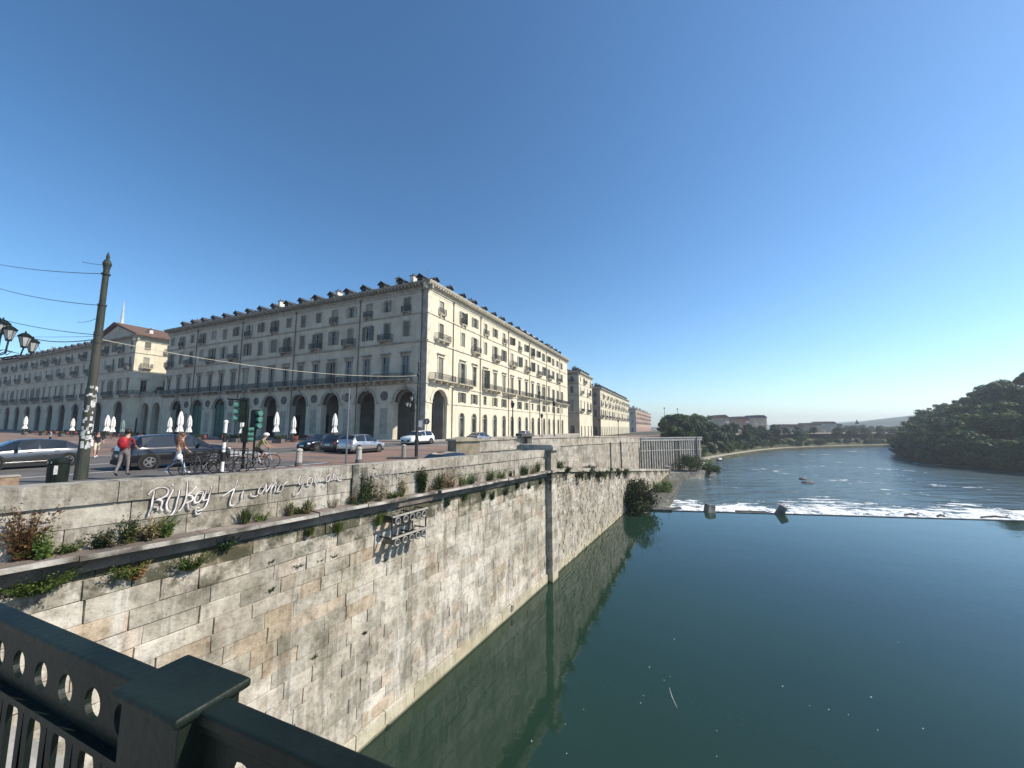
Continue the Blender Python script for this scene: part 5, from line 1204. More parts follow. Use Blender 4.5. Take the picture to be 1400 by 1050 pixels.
for i in range(12):
    x, y, d = along(EL, .02 + i * .018); place_tree('quay_tree', 'dark tree on the upper quay behind the boathouse front', x + d[0] * (16 + (i % 3) * 6), y + d[1] * (16 + (i % 3) * 6), 6, R.uniform(8.5, 11), 1.1, (i + 2) % 5, 'dark trees behind the boathouse', 60 + i)
# right hill
ER = [(150, 20), (136, 62), (131, 96), (133, 120), (148, 146), (176, 176), (220, 214), (285, 270), (380, 340)]
IR = [(1, -.15), (1, -.1), (1, .05), (1, .05), (1, .1), (.8, .5), (.75, .6), (.6, .8), (.5, .85)]
HR = [1.6, 1.6, 1.5, 1.3, 1.12, .5, .3, .2, .2]
prof = [(0, -3.2), (.5, -1.0), (6, 1.0), (16, 5.2), (30, 11.5), (50, 19), (80, 30), (130, 42), (260, 50)]
bank('right_hill', ER[::-1], IR[::-1], M_SOIL, lambda i: [(o, -3.2 if z < -3 else max(-1.2, z * HR[::-1][i])) for o, z in prof])
def hillz(o, hf):
    for (a, x), (b, y) in zip(prof, prof[1:]):
        if o <= b: return (x + (y - x) * (o - a) / (b - a)) * hf
    return 50 * hf
INs = IN; k = 0
def pos_r(i, t, o):
    a, b = ER[i], ER[i + 1]; d0, d1 = IR[i], IR[i + 1]; x = a[0] + (b[0] - a[0]) * t; y = a[1] + (b[1] - a[1]) * t; dx = d0[0] + (d1[0] - d0[0]) * t; dy = d0[1] + (d1[1] - d0[1]) * t
    hf = HR[i] + (HR[i + 1] - HR[i]) * t; return x + dx * o, y + dy * o, hillz(o, hf)
for row, (o0_, step, nn, hh) in enumerate(((2.5, .0, 30, 9.0), (11, .3, 24, 9.5), (21, .1, 22, 9.5), (33, .4, 20, 9.5), (47, .2, 16, 9.5), (64, .0, 12, 9.5))):
    for j in range(nn):
        f = 1.0 + (6.6 if row < 2 else 5.2) * (j + step) / nn; i = int(f); x, y, z = pos_r(min(i, 7), f - i, o0_ + R.uniform(-3, 3) * (row > 0)); k += 1
        h = hh * R.uniform(.85, 1.1) * (.8 if row > 3 and f < 2.2 else 1)
        place_tree('hill_tree', 'dark green tree in the dense wood covering the right bank', x, y, z - .6, h, R.uniform(1.0, 1.35), k % 5, 'trees of the wooded right bank', k + 7)
for j in range(46):      # low willows dipping to the water along the foot of the hill
    f = 1.0 + 4.6 * j / 46; i = int(f); x, y, z = pos_r(min(i, 7), f - i, 1.2)
    place_tree('waterside_tree', 'low overhanging tree at the foot of the wooded right bank', x, y, -2.2, R.uniform(5.0, 6.5), 1.35, j % 5, 'low trees along the right waterline', j + 90)
# far town, bridge and hills
def town_block(label, px0, px1, pytop, Y, mat, roofm, seed, rows=4, zb=5.0, name='apartment_building'):
    a, b = at_Y(px0, pytop, Y), at_Y(px1, pytop, Y); R = random.Random(seed); t = thing(name, label, 'building', (a.x, Y, zb), 0)
    w = b.x - a.x; h = a.z - zb; g = MB(); n = max(3, int(w / 3.2)); fh = h / rows
    facade(g, Matrix.Identity(4), 0, w, [(i * fh, (i + 1) * fh, [(w * (k + .5) / n, min(1.5, w / n * .5), i * fh + fh * .3, i * fh + fh * .8, False) for k in range(n)]) for i in range(rows)], .3)
    g.b2(0, w, .3, 12, 0, h); g.b2(-.001, .0, 0, 12, 0, h); g.build('wall', mat, t); g = MB()
    g.prism([(0 - .6, h), (w + .6, h), (w - 2, h + 1.8), (2, h + 1.8)], -.6, 12.6); g.build('roof', roofm, t)
    for i in range(rows):
        for k in range(n):
            if R.random() < .3: q = MB(); q.b2(w * (k + .5) / n - 1, w * (k + .5) / n + 1, -.7, 0, i * fh + fh * .1, i * fh + fh * .35); q.build('balcony', M_WHITE, t)
    return t
town_block('pale villa peeking over the left bank trees nearest the river palazzi', 983, 996, 571, 240, M_PLASTER2, M_TILE, 1, 3)
town_block('brownish apartment block above the left bank trees, nearest of the far town', 1005, 1024, 573, 262, M_PINK, M_TILE, 2)
town_block('taller balconied apartment block above the left bank trees', 1030, 1048, 571, 275, M_PLASTER3, M_SLATE, 3, 5)
town_block('long low rose grey building behind the left bank trees', 1066, 1100, 583, 320, M_PINK, M_TILE, 4)
town_block('rose apartment block in the middle of the far town', 1104, 1122, 581, 330, M_PINK, M_TILE, 5)
town_block('cream apartment block with balconies right of the rose one', 1123, 1143, 579, 345, M_PLASTER3, M_TILE, 6, 5)
town_block('narrow grey block at the right end of the far town', 1144, 1152, 582, 350, M_PLASTER2, M_SLATE, 7)
cp = at_Y(1174, 600, 400); t = thing('small_bell_tower', 'tiny white bell tower near the river bend', 'tower', (cp.x, cp.y, 4)); g = MB(); g.b2(-1.6, 1.6, -1.6, 1.6, 0, 10); g.build('tower_shaft', M_WHITE, t); g = MB(); g.lathe([(2.2, 10), (1.6, 11.5), (.1, 14.5)], n=4); g.build('spire', M_SLATE, t)
town_block('grey block beside the far bridge at the river bend', 1188, 1222, 588, 420, M_PLASTER2, M_SLATE, 8, 3, 1)
b0, b1 = at_Y(1178, 600, 380), at_Y(1240, 600, 380); t = thing('far_bridge', 'low pale arched bridge crossing the river at the bend', 'bridge', (b0.x, 380, -1.5))
g = MB(); w = b1.x - b0.x; facade(g, Matrix.Identity(4), 0, w, [(-1, 5.2, [(w * (k + .5) / 3, w / 3 - 2, -.9, 4.2, False) for k in range(3)])], 6); g.b2(0, w, -.2, 6.2, 5.2, 6.6); g.build('deck', M_CONC, t)
for i in range(16):
    px = 1150 + i * 5; p = at_Y(px, 603, 330 + (i % 4) * 14); place_tree('distant_tree', 'hazy tree at the river bend below the distant ridge', p.x, p.y, -1, R.uniform(10, 14), 1.2, i % 5, 'hazy trees at the river bend', i)
g = MB()
def ridge(name, Y, pts, mat, depth=200):
    g = MB(); P = []
    for a, b in zip(pts, pts[1:]):
        for k in range(8):
            f = k / 8; P.append((a[0] + (b[0] - a[0]) * f, a[1] + (b[1] - a[1]) * f))
    P.append(pts[-1]); V = []
    for i, (px, py) in enumerate(P):
        q = at_Y(px, py, Y); nz = 6 * mnoise.noise(Vector((q.x * .02, Y, 0))) + 3 * mnoise.noise(Vector((q.x * .09, Y, 3))); V += [(q.x, Y - depth, -5), (q.x, Y - depth * .4, q.z * .55 + nz), (q.x, Y, q.z + nz), (q.x, Y + depth, q.z * .7)]
    n = len(P); g.raw(V, [(4 * i + j, 4 * i + 4 + j, 4 * i + 5 + j, 4 * i + 1 + j) for i in range(n - 1) for j in range(3)]); return struct(name, g, mat)
M_RIDGE = mk('ridge_woods', (.03, .05, .02), (.07, .09, .04), .05, .95, detail=8)
ridge('far_hills', 900, [(1120, 584), (1160, 582), (1190, 579), (1230, 574), (1270, 569), (1310, 562), (1400, 555), (1700, 545)], M_RIDGE)
ridge('distant_ridge', 2000, [(860, 584), (1000, 582), (1100, 580), (1180, 576), (1290, 570), (1500, 560), (1900, 560)], M_RIDGE, 400)
# ------------------------------------------------------------------ vehicles
def car_meshes(kind, paint):
    if kind == 'hatch':
        L, w = 4.15, .88
        S = [(0.0, .62, .70, .60, .55), (.04, .80, .86, .84, .72), (.18, .94, 1.10, .86, .72), (.55, .95, 1.40, .88, .64), (.95, .94, 1.46, .88, .64), (1.62, .93, 1.49, .88, .64), (1.70, .93, 1.49, .88, .64), (2.35, .91, 1.44, .88, .62), (2.55, .91, 1.36, .88, .61), (3.15, .90, .985, .88, .66), (3.75, .80, .87, .86, .62), (4.05, .66, .72, .80, .58), (4.15, .50, .56, .66, .5)]
        glass_side = {3, 4, 6, 7}; glass_rear = {2}; glass_front = {8}; wheels = (.78, 3.32); r = .32; zl = .2
    elif kind == 'suv':
        L, w = 4.5, .93
        S = [(0.0, .75, .84, .62, .6), (.05, .96, 1.02, .88, .76), (.20, 1.06, 1.25, .91, .76), (.52, 1.07, 1.58, .93, .70), (1.0, 1.06, 1.64, .93, .70), (1.78, 1.05, 1.66, .93, .69), (1.87, 1.05, 1.66, .93, .69), (2.6, 1.04, 1.60, .93, .68), (2.78, 1.03, 1.54, .93, .67), (3.42, 1.03, 1.11, .93, .72), (4.1, .96, 1.03, .91, .70), (4.4, .82, .88, .86, .64), (4.5, .6, .66, .74, .56)]
        glass_side = {3, 4, 6, 7}; glass_rear = {2}; glass_front = {8}; wheels = (.82, 3.62); r = .36; zl = .26
    else:   # estate / long saloon
        L, w = 4.5, .9
        S = [(0.0, .66, .74, .62, .6), (.05, .86, .93, .86, .74), (.30, .95, 1.02, .88, .72), (.95, .95, 1.34, .9, .62), (1.35, .94, 1.40, .9, .61), (1.95, .93, 1.43, .9, .61), (2.03, .93, 1.43, .9, .61), (2.65, .91, 1.40, .9, .60), (2.85, .91, 1.33, .9, .59), (3.55, .89, .965, .9, .66), (4.15, .79, .86, .88, .64), (4.42, .64, .70, .80, .58), (4.5, .48, .54, .68, .5)]
        glass_side = {3, 4, 6, 7}; glass_rear = {2}; glass_front = {8}; wheels = (.85, 3.55); r = .33; zl = .18
    def sect(x, zs, zt, hw, wt):
        H = [(0, zl), (hw * .86, zl), (hw, zl + .14), (hw, (zl + zs) / 2 + .02), (hw * .985, zs - .08), (hw * .93, zs), (wt, zt - .05), (wt * .86, zt - .005), (0, zt + .015)]
        return H
    rings = [sect(*s) for s in S]; n = 9; body = MB(); body.smooth = True; gl = MB(); gl.smooth = False
    for i in range(len(S) - 1):
        for j in range(n - 1):
            for sg in (1, -1):
                P = [(S[i][0] - L / 2, sg * rings[i][j][0], rings[i][j][1]), (S[i + 1][0] - L / 2, sg * rings[i + 1][j][0], rings[i + 1][j][1]), (S[i + 1][0] - L / 2, sg * rings[i + 1][j + 1][0], rings[i + 1][j + 1][1]), (S[i][0] - L / 2, sg * rings[i][j + 1][0], rings[i][j + 1][1])]
                if sg > 0: P = P[::-1]
                isg = (j == 5 and i in glass_side) or (j >= 6 and (i in glass_front or i in glass_rear)) or (j == 5 and i in (8,))
                (gl if isg else body).face(P)
    for k, sgn in ((0, 1), (-1, -1)):
        R = rings[k]; P = [(S[k][0] - L / 2, y, z) for y, z in R] + [(S[k][0] - L / 2, -y, z) for y, z in R[::-1]]; body.face(P if k else P[::-1])
    # merge verts for smooth shading
    me = body.mesh('body', paint); bm = __import__('bmesh').new(); bm.from_mesh(me); __import__('bmesh').ops.remove_doubles(bm, verts=bm.verts, dist=.0008); __import__('bmesh').ops.recalc_face_normals(bm, faces=bm.faces); bm.to_mesh(me); bm.free()
    lo = MB(); lo.b2(-L / 2 + .15, L / 2 - .2, -w + .02, w - .02, zl - .06, zl + .1)
    for x in wheels: lo.lathe([(r * 1.2, -w - .004), (r * 1.2, w + .004)], (x - L / 2, 0, 0), 20, Matrix.Translation((0, 0, r)) @ Matrix.Translation((x - L / 2, 0, 0)) @ Matrix.Rotation(pi / 2, 4, 'X') @ Matrix.Translation((-(x - L / 2), 0, 0)))
    lo.b2(L / 2 - .12, L / 2 + .01, -w * .62, w * .62, zl + .12, zl + .36); lo.b2(-L / 2 - .02, -L / 2 + .1, -w * .8, w * .8, zl + .0, zl + .2)
    lower = lo.mesh('lower_trim', M_BLKP); glass = gl.mesh('window', M_CARGL)
    wm = MB(); Mx = Matrix.Rotation(pi / 2, 4, 'X'); wm.cur = 0; wm.lathe([(r * .62, -.1), (r * .95, -.11), (r, -.06), (r, .06), (r * .95, .11), (r * .62, .1)], n=20, M=Mx); wm.cur = 1
    wm.lathe([(r * .62, -.085), (r * .64, .085)], n=20, M=Mx); tyre = None; wm_ty = wm
    q = MB(); q.lathe([(r * .62, -.1), (r * .95, -.11), (r, -.06), (r, .06), (r * .95, .11), (r * .62, .1)], n=22, M=Mx); ty = q.mesh('tyre', M_TYRE)
    q = MB(); q.lathe([(.05, -.112), (.06, .112)], n=8, M=Mx)
    for k in range(5):
        a = 2 * pi * k / 5
        for sy in (-1, 1): q.box((r * .34 * cos(a), sy * .1, r * .34 * sin(a)), (r * .56, .02, r * .16), ry=-a) if False else q.raw([(r * x1 * cos(a) - r * y1 * sin(a), sy * .108, r * x1 * sin(a) + r * y1 * cos(a)) for x1, y1 in ((.08, -.12), (.62, -.07), (.62, .07), (.08, .12))], [(0, 1, 2, 3)])
    n_ = 22
    for k in range(n_):
        a, b = 2 * pi * k / n_, 2 * pi * (k + 1) / n_
        for sy in (-1, 1): q.raw([(r * f * cos(t), sy * .106, r * f * sin(t)) for f, t in ((.56, a), (.66, a), (.66, b), (.56, b))], [(0, 1, 2, 3)])
    rim = q.mesh('rim', M_RIM); q = MB(); q.lathe([(r * .6, -.07), (r * .6, .07)], n=20, M=Mx); hub = q.mesh('wheel', M_BLKP)
    hl = MB(); hl.box((0, 0, 0), (.22, .34, .13), taper=.8); hlm = hl.mesh('headlight', M_HEADL); tl_ = MB(); tl_.box((0, 0, 0), (.16, .3, .16), taper=.9); tlm = tl_.mesh('taillight', M_REDL)
    mi = MB(); mi.box((0, 0, 0), (.12, .22, .14), taper=.85); mim = mi.mesh('mirror', paint)
    pt = MB(); pt.b2(0, .012, -.26, .26, 0, .12); ptm = pt.mesh('number_plate', M_WHITE)
    ch = MB(); ch.b2(-L / 2 + .9, L / 2 - 1.2, -w - .008, -w + .02, zl + .1, zl + .16); ch.b2(-L / 2 + .9, L / 2 - 1.2, w - .02, w + .008, zl + .1, zl + .16); chm = ch.mesh('side_moulding', M_CHROME if kind == 'est' else M_BLKP)
    hd = MB()
    for x in (1.25, 2.25):
        for sy in (-1, 1): hd.b2(x - L / 2, x - L / 2 + .18, sy * w - sy * .02, sy * w + sy * .012, S[4][1] - .14, S[4][1] - .11)
    hdm = hd.mesh('door_handles', M_CHROME)
    fr, re = S[-2], S[1]
    return dict(L=L, w=w, r=r, wheels=wheels, body=me, lower=lower, glass=glass, ty=ty, rim=rim, hub=hub, hl=hlm, tl=tlm, mir=mim, pl=ptm, ch=chm, hd=hdm, fz=S[-2][1] + .0, rz=S[1][1] - .02, mz=S[7][1], zl=zl, kind=kind)
def car(name, label, x, y, heading, kind, paint, z=None, group='vehicles on the riverside road'):
    D = car_meshes(kind, paint); z = gz(x, y) + .006 if z is None else z
    t = thing(name, label, 'car', (x, y, z), heading, group); L = D['L']
    obj('body', D['body'], t); obj('lower_trim', D['lower'], t); obj('window', D['glass'], t); obj('side_moulding', D['ch'], t)
    for wx in D['wheels']:
        for sy in (-1, 1):
            h_ = obj('wheel', D['hub'], t, (wx - L / 2, sy * (D['w'] - .09), D['r'])); obj('tyre', D['ty'], h_); obj('rim', D['rim'], h_)
    for sy in (-1, 1):
        obj('headlight', D['hl'], t, (L / 2 - .16, sy * .62, D['fz'] + .0), sy * -.35); obj('taillight', D['tl'], t, (-L / 2 + .1, sy * .66, D['rz']), sy * .25); obj('mirror', D['mir'], t, (2.75 - L / 2 + .05, sy * (D['w'] + .08), D['mz'] + .06))
    obj('number_plate', D['pl'], t, (L / 2 - .0, 0, D['zl'] + .2)); obj('number_plate', D['pl'], t, (-L / 2 - .03, 0, D['zl'] + .35)); obj('door_handles', D['hd'], t)
    return t
def paint(name, c, metal=.3, rough=.28): return mk(name, c, None, rough=rough, metal=metal, spec=.5, coat=1.0)
hv = atan2(VY, VX)
car('parked_car', 'dark metallic grey hatchback heading left at the left edge of the photo', -24.65, 19.75, hv + pi + .02, 'est', paint('paint_grey', (.09, .095, .1), .7)).scale = (.9, 1, 1)
car('suv_car', 'black sport utility car with red tail lamps behind the person with a red backpack', -17.65, 20.5, hv - .02, 'suv', paint('paint_black', (.008, .009, .014), .2, .18))
car('parked_car', 'black hatchback half hidden behind the silver one', -17.2, 35.3, hv + pi, 'hatch', paint('paint_black2', (.01, .01, .012), .2, .2))
car('dark_car', 'dark car nose to tail behind the silver hatchback', -14.3, 33.7, hv + .05, 'hatch', paint('paint_dark', (.015, .017, .02), .3, .25))
car('parked_car', 'small silver hatchback facing right on the brick red paving', -12.2, 31.6, hv, 'hatch', paint('paint_silver', (.42, .43, .44), .7, .3)).scale = (.86, .97, 1.0)
car('suv_car', 'white compact sport utility car in front of the corner palazzo', -11.4, 47.0, hv + pi, 'suv', paint('paint_white', (.72, .73, .73), .0, .3))
car('parked_car', 'light grey car parked by the river front of the corner palazzo', -4.3, 52.0, hv + pi * .0, 'est', paint('paint_lgrey', (.25, .26, .26), .5, .3))
car('parked_car', 'white car half hidden behind the embankment parapet farther along', 2.5, 72.0, hv, 'hatch', paint('paint_white2', (.6, .6, .58), .0, .3))
p = W(18.3, 3.4); car('parked_car', 'dark car going down the ramp, only its roof showing above the parapet', p.x, p.y, WANG, 'est', paint('paint_black3', (.015, .018, .022), .3, .15), z=rz_(18.3) - .02)

# ------------------------------------------------------------------ bicycles
def bike_parts(t, col):
    wheel = _cache.get('bw')
    if wheel is None:
        g = MB(); g.tube([(.34 * cos(2 * pi * k / 20), 0, .34 * sin(2 * pi * k / 20)) for k in range(21)], .018, 6, False)
        for k in range(10): g.tube([(0, 0, 0), (.33 * cos(2 * pi * k / 10), 0, .33 * sin(2 * pi * k / 10))], .003, 3, False)
        g.tube([(0, -.05, 0), (0, .05, 0)], .03, 6); _cache['bw'] = wheel = g.mesh('wheel', M_TYRE)
    g = MB(); bb, st, hd, rw_, fw = (0, 0, .28), (-.16, 0, .78), (.38, 0, .82), (-.5, 0, .34), (.56, 0, .34)
    for a, b, r in ((bb, st, .016), (st, hd, .016), (bb, (.4, 0, .7), .02), (bb, rw_, .012), (st, rw_, .010), ((.37, 0, .88), (.42, 0, .66), .02), ((.42, 0, .66), fw, .014)): g.tube([a, b], r, 6)
    obj('frame', g.mesh('frame', col), t)
    obj('wheel', wheel, t, (-.5, 0, .34)); obj('wheel', wheel, t, (.56, 0, .34))
    g = MB(); g.tube([(.36, 0, .85), (.34, 0, .97)], .014, 5); g.tube([(.28, -.27, 1.0), (.36, -.2, 1.0), (.38, 0, .98), (.36, .2, 1.0), (.28, .27, 1.0)], .014, 5); obj('handlebar', g.mesh('handlebar', M_BLKP), t)
    g = MB(); g.tube([(-.16, 0, .78), (-.19, 0, .92)], .012, 5); g.box((-.2, 0, .95), (.26, .15, .05), taper=.8); obj('saddle', g.mesh('saddle', M_BLKP), t)
    g = MB(); g.tube([(-.04 + .16 * .0, -.06, .28), (.0, -.06, .28)], .07, 8); g.box((.0, -.09, .14), (.08, .06, .02)); g.box((.0, .09, .42), (.08, .06, .02)); g.tube([(0, -.07, .14), (0, .0, .28), (0, .07, .42)], .01, 4); obj('pedals', g.mesh('pedals', M_IRON), t)
BL = ['dark parked bicycle leftmost of the rack in front of the black car', 'parked bicycle with a pale frame, second in the rack by the parapet', 'dark parked bicycle between the striped posts', 'parked bicycle standing just left of the traffic light post', 'white rimmed parked bicycle right beside the cyclist']
for i, (px, Y, a, c) in enumerate(((266, 16.6, .9, M_IRON), (276, 16.9, 1.1, M_RIM), (287, 17.2, .8, M_IRON), (312, 17.6, .2, M_IRON), (338, 18.2, .25, M_RIM))):
    q = at_Y(px, 640, Y); t = thing('bicycle', BL[i], 'bicycle', (q.x, q.y, 8.0 if i > 3 else 8.0), a, 'bicycles parked by the parapet'); bike_parts(t, c)

# ------------------------------------------------------------------ people
def person(label, loc, rz, J, mats, hair=None, extra=None, sc=1.0, fingers=True, group=None):
    """J: joints {name: (x,y,z,r,matname)}; chains by name; faces +y"""
    t = thing('person', label, 'person', loc, rz, group); t.scale = (sc,) * 3
    E = [('pel', 'spi'), ('spi', 'che'), ('che', 'nek'), ('nek', 'jaw'), ('jaw', 'hea'), ('hea', 'top'), ('hea', 'nos')]
    for s in 'LR': E += [('che', 'sho' + s), ('sho' + s, 'elb' + s), ('elb' + s, 'wri' + s), ('wri' + s, 'han' + s), ('pel', 'hip' + s), ('hip' + s, 'kne' + s), ('kne' + s, 'ank' + s), ('ank' + s, 'toe' + s)]
    J = dict(J); j = J['jaw']; hd = Vector(J['hea'][:3]); fw = J.get('face', (0, 1, 0)); J['nos'] = (hd.x + fw[0] * .115, hd.y + fw[1] * .115, hd.z - .005, .014)
    for s in 'LR':
        if fingers:
            w_, h_ = Vector(J['wri' + s][:3]), Vector(J['han' + s][:3]); d = (h_ - w_).normalized(); side = Vector((0, 1, 0)) if abs(d.z) > .5 else Vector((0, 0, -1)); side = (side - d * side.dot(d)).normalized()
            for k, (o, l) in enumerate(((-.033, .075), (-.011, .088), (.011, .083), (.033, .065))):
                J['f%d%s' % (k, s)] = (*(h_ + d * .03 + side * o), .0085); J['g%d%s' % (k, s)] = (*(h_ + d * l + side * o * 1.1 + d.cross(side) * .02 * (1 if s == 'L' else -1)), .007); E += [('han' + s, 'f%d%s' % (k, s)), ('f%d%s' % (k, s), 'g%d%s' % (k, s))]
            J['th' + s] = (*(w_ + d * .05 + side * .05), .010); E.append(('han' + s, 'th' + s))
    names = [n for n in J if n not in ('face',)]; idx = {n: i for i, n in enumerate(names)}
    me = bpy.data.meshes.new('body'); me.from_pydata([J[n][:3] for n in names], [(idx[a], idx[b]) for a, b in E], [])
    o = bpy.data.objects.new('body', me); ROOT.objects.link(o); m = o.modifiers.new('skin', 'SKIN'); m.use_smooth_shade = True
    for n in names:
        sv = me.skin_vertices[0].data[idx[n]]; r = J[n][3]; sv.radius = (r, r) if not isinstance(r, tuple) else r; sv.use_root = (n == 'pel')
    o.modifiers.new('sub', 'SUBSURF').levels = 1
    dg = bpy.context.evaluated_depsgraph_get(); ev = bpy.data.meshes.new_from_object(o.evaluated_get(dg)); o.modifiers.clear(); o.data = ev
    region = {'top': 'skin', 'hea': 'skin', 'jaw': 'skin', 'nek': 'skin', 'nos': 'skin', 'che': 'shirt', 'spi': 'shirt', 'pel': 'legs', 'sho': 'shirt', 'elb': 'fore', 'wri': 'skin', 'han': 'skin', 'hip': 'legs', 'kne': 'legs', 'ank': 'shin', 'toe': 'shoe', 'f': 'skin'}
    order = ['skin', 'shirt', 'legs', 'shoe']; ev.materials.clear()
    for k in order: ev.materials.append(mats.get(k, M_SKIN))
    def reg(a, b):
        b3 = b[:3]
        if b3 in ('elb',): return 'shirt'
        if b3 == 'wri': return mats.get('forearm', 'skin')
        if b3 == 'ank': return mats.get('shin', 'legs')
        if b3 == 'kne': return 'legs'
        return region.get(b3, 'skin')
    segs = [(Vector(J[a][:3]), Vector(J[b][:3]), order.index(reg(a, b) if reg(a, b) in order else 'skin')) for a, b in E]
    for p_ in ev.polygons:
        c = p_.center; best = (1e9, 0); p_.use_smooth = True
        for a, b, k in segs:
            ab = b - a; f = max(0, min(1, (c - a).dot(ab) / max(1e-9, ab.length_squared))); dd_ = (a + ab * f - c).length
            if dd_ < best[0]: best = (dd_, k)
        p_.material_index = best[1]
    o.parent = t
    g = MB(); g.smooth = True; hx, hy, hz = J['hea'][:3]
    if hair == 'short': g.ball((hx - fw[0] * .018, hy - fw[1] * .02, hz + .035), .115, 12, 8, (.88, .95, .95)); g.build('hair', M_HAIR, t)
    elif hair == 'long': g.ball((hx - fw[0] * .02, hy - fw[1] * .02, hz + .035), .118, 12, 8, (.9, .95, .95)); g.tube([(hx - fw[0] * .07, hy - fw[1] * .07, hz + .03), (hx - fw[0] * .13, hy - fw[1] * .13, hz - .2), (hx - fw[0] * .15, hy - fw[1] * .15, hz - .46)], [.1, .12, .05], 10); g.build('hair', M_BROWNH, t)
    elif hair == 'helmet': g.ball((hx, hy - .01, hz + .05), .135, 12, 8, (.9, 1.1, .75)); g.build('helmet', M_WHITE, t)
    if extra: extra(t, J)
    return t
def stand(stride=.0, armf=.0, lean=0.0, bend=0.0):
    J = {'pel': (0, 0, .95, (.15, .115)), 'spi': (0, lean * .3, 1.12, (.135, .105)), 'che': (0, lean * .7, 1.32, (.155, .115)), 'nek': (0, lean, 1.475, .058), 'jaw': (0, lean + .02, 1.55, .07), 'hea': (0, lean + .025, 1.63, .092), 'top': (0, lean + .01, 1.70, .07)}
    for s, x in (('L', -1), ('R', 1)):
        k = x * stride; J['sho' + s] = (x * .185, lean * .8, 1.40, .062); J['elb' + s] = (x * .24, lean * .8 - .02 - k * .5 + armf * .15, 1.13, .045); J['wri' + s] = (x * .23, lean * .8 + .08 - k * .8 + armf * .35, .92 + armf * .25, .030); J['han' + s] = (x * .23, lean * .8 + .11 - k * .9 + armf * .42, .85 + armf * .3, (.036, .02))
        J['hip' + s] = (x * .095, 0, .9, .095); J['kne' + s] = (x * .1, k * .9 + .03, .5, .062); J['ank' + s] = (x * .1, k * 1.9 - .02 - (.1 if k < 0 else 0), .085 + (.05 if k < 0 else 0), .042); J['toe' + s] = (x * .11, k * 1.9 + .15 - (.1 if k < 0 else 0), .035 + (.0), (.04, .028))
    return J
M_RED = mk('red_nylon', (.28, .012, .02), (.4, .03, .035), 9, .6); M_DKRED = mk('dark_red_cloth', (.12, .015, .02), (.18, .03, .03), 9, .8)
M_GREYC = mk('grey_cloth', (.13, .115, .115), (.2, .18, .18), 9, .85); M_JEANS = mk('light_jeans', (.28, .38, .48), (.42, .52, .62), 12, .85); M_BLACKC = mk('black_cloth', (.015, .015, .018), (.03, .03, .035), 9, .85)
M_OLIVE = mk('olive_shirt', (.16, .17, .08), (.24, .25, .13), 9, .85); M_BEIGE = mk('beige_cloth', (.55, .46, .34), (.66, .57, .44), 9, .85); M_TAN = mk('tan_top', (.10, .05, .03), (.18, .09, .05), 9, .85); M_SHOE = mk('dark_shoe', (.02, .02, .02))
def backpack(t, J):
    g = MB(); g.smooth = True; g.ball((0, -.17, 1.25), .20, 14, 10, (.8, .6, 1.15)); g.build('backpack', M_RED, t)
q = at_Y(166, 655, 15.4); person('standing person with dark hair and a red backpack in front of the black car', (q.x, q.y, 8.12), radians(20), stand(.06, .5, .10), dict(shirt=M_DKRED, legs=M_GREYC, shoe=M_SHOE, forearm='skin'), 'short', backpack, 1.04)
q = at_Y(241, 652, 16.2)
def wb(t, J):
    g = MB(); g.smooth = True; g.ball((.32, .1, .74), .11, 12, 8, (.45, 1.0, 1.2)); g.tube([(.34, .12, .9), (.2, .0, 1.4), (.34, .1, .9)], .012, 4); g.build('white_bag', M_WHITE, t)
person('person with long brown hair and light blue jeans walking behind the sprayed name', (q.x, q.y, 8.12), radians(-60), stand(.17, .1, .08), dict(shirt=M_TAN, legs=M_JEANS, shoe=M_WHITE, forearm='skin'), 'long', wb, .95)
q = at_Y(131, 622, 26.0)
def tote(t, J):
    g = MB(); g.box((.3, .1, .98), (.12, .36, .4), taper=.8); g.tube([(.3, .0, 1.16), (.2, 0, 1.42), (.3, .18, 1.16)], .012, 4); g.build('tote_bag', M_WHITE, t)
person('person in a dark top and pale shorts carrying a white bag beside the tall pole', (q.x, q.y, 8.03), radians(-120), stand(.12, .3, .03), dict(shirt=M_BLACKC, legs=M_BEIGE, shoe=M_WHITE, forearm='skin', shin='skin'), 'short', tote, 1.0)
q = at_Y(69, 598, 44); person('far person in a blue grey top standing in the square above the grey hatchback', (q.x, q.y, gz(q.x, q.y)), radians(150), stand(.03, .3), dict(shirt=mk('bluegrey_top', (.2, .23, .3)), legs=M_BLACKC, shoe=M_SHOE, forearm='skin'), 'short', None, 1.0)
# cyclist
q = at_Y(354, 643, 19.6); cyd = radians(20)
cyc = {'pel': (0, -.2, 1.0, (.15, .12)), 'spi': (0, -.08, 1.17, (.135, .11)), 'che': (0, .06, 1.34, (.155, .12)), 'nek': (0, .16, 1.46, .058), 'jaw': (0, .2, 1.53, .07), 'hea': (0, .22, 1.61, .09), 'top': (0, .20, 1.68, .07)}
for s, x in (('L', -1), ('R', 1)):
    cyc['sho' + s] = (x * .18, .1, 1.39, .06); cyc['elb' + s] = (x * .25, .22, 1.17, .042); cyc['wri' + s] = (x * .24, .38, 1.05, .03); cyc['han' + s] = (x * .23, .44, 1.03, (.036, .022))
    up_ = x > 0; cyc['hip' + s] = (x * .1, -.17, .95, .095); cyc['kne' + s] = (x * .12, .2, .78 if up_ else .62, .064); cyc['ank' + s] = (x * .12, .0 + (.02 if up_ else .02), .46 if up_ else .2, .042); cyc['toe' + s] = (x * .12, .15, .42 if up_ else .14, (.038, .028))
person('cyclist with a white helmet and olive shirt riding to the right', (q.x, q.y, 8.0), cyd - pi / 2, cyc, dict(shirt=M_OLIVE, legs=M_BLACKC, shoe=M_SHOE, forearm='skin', shin='skin'), 'helmet', None, 1.0)
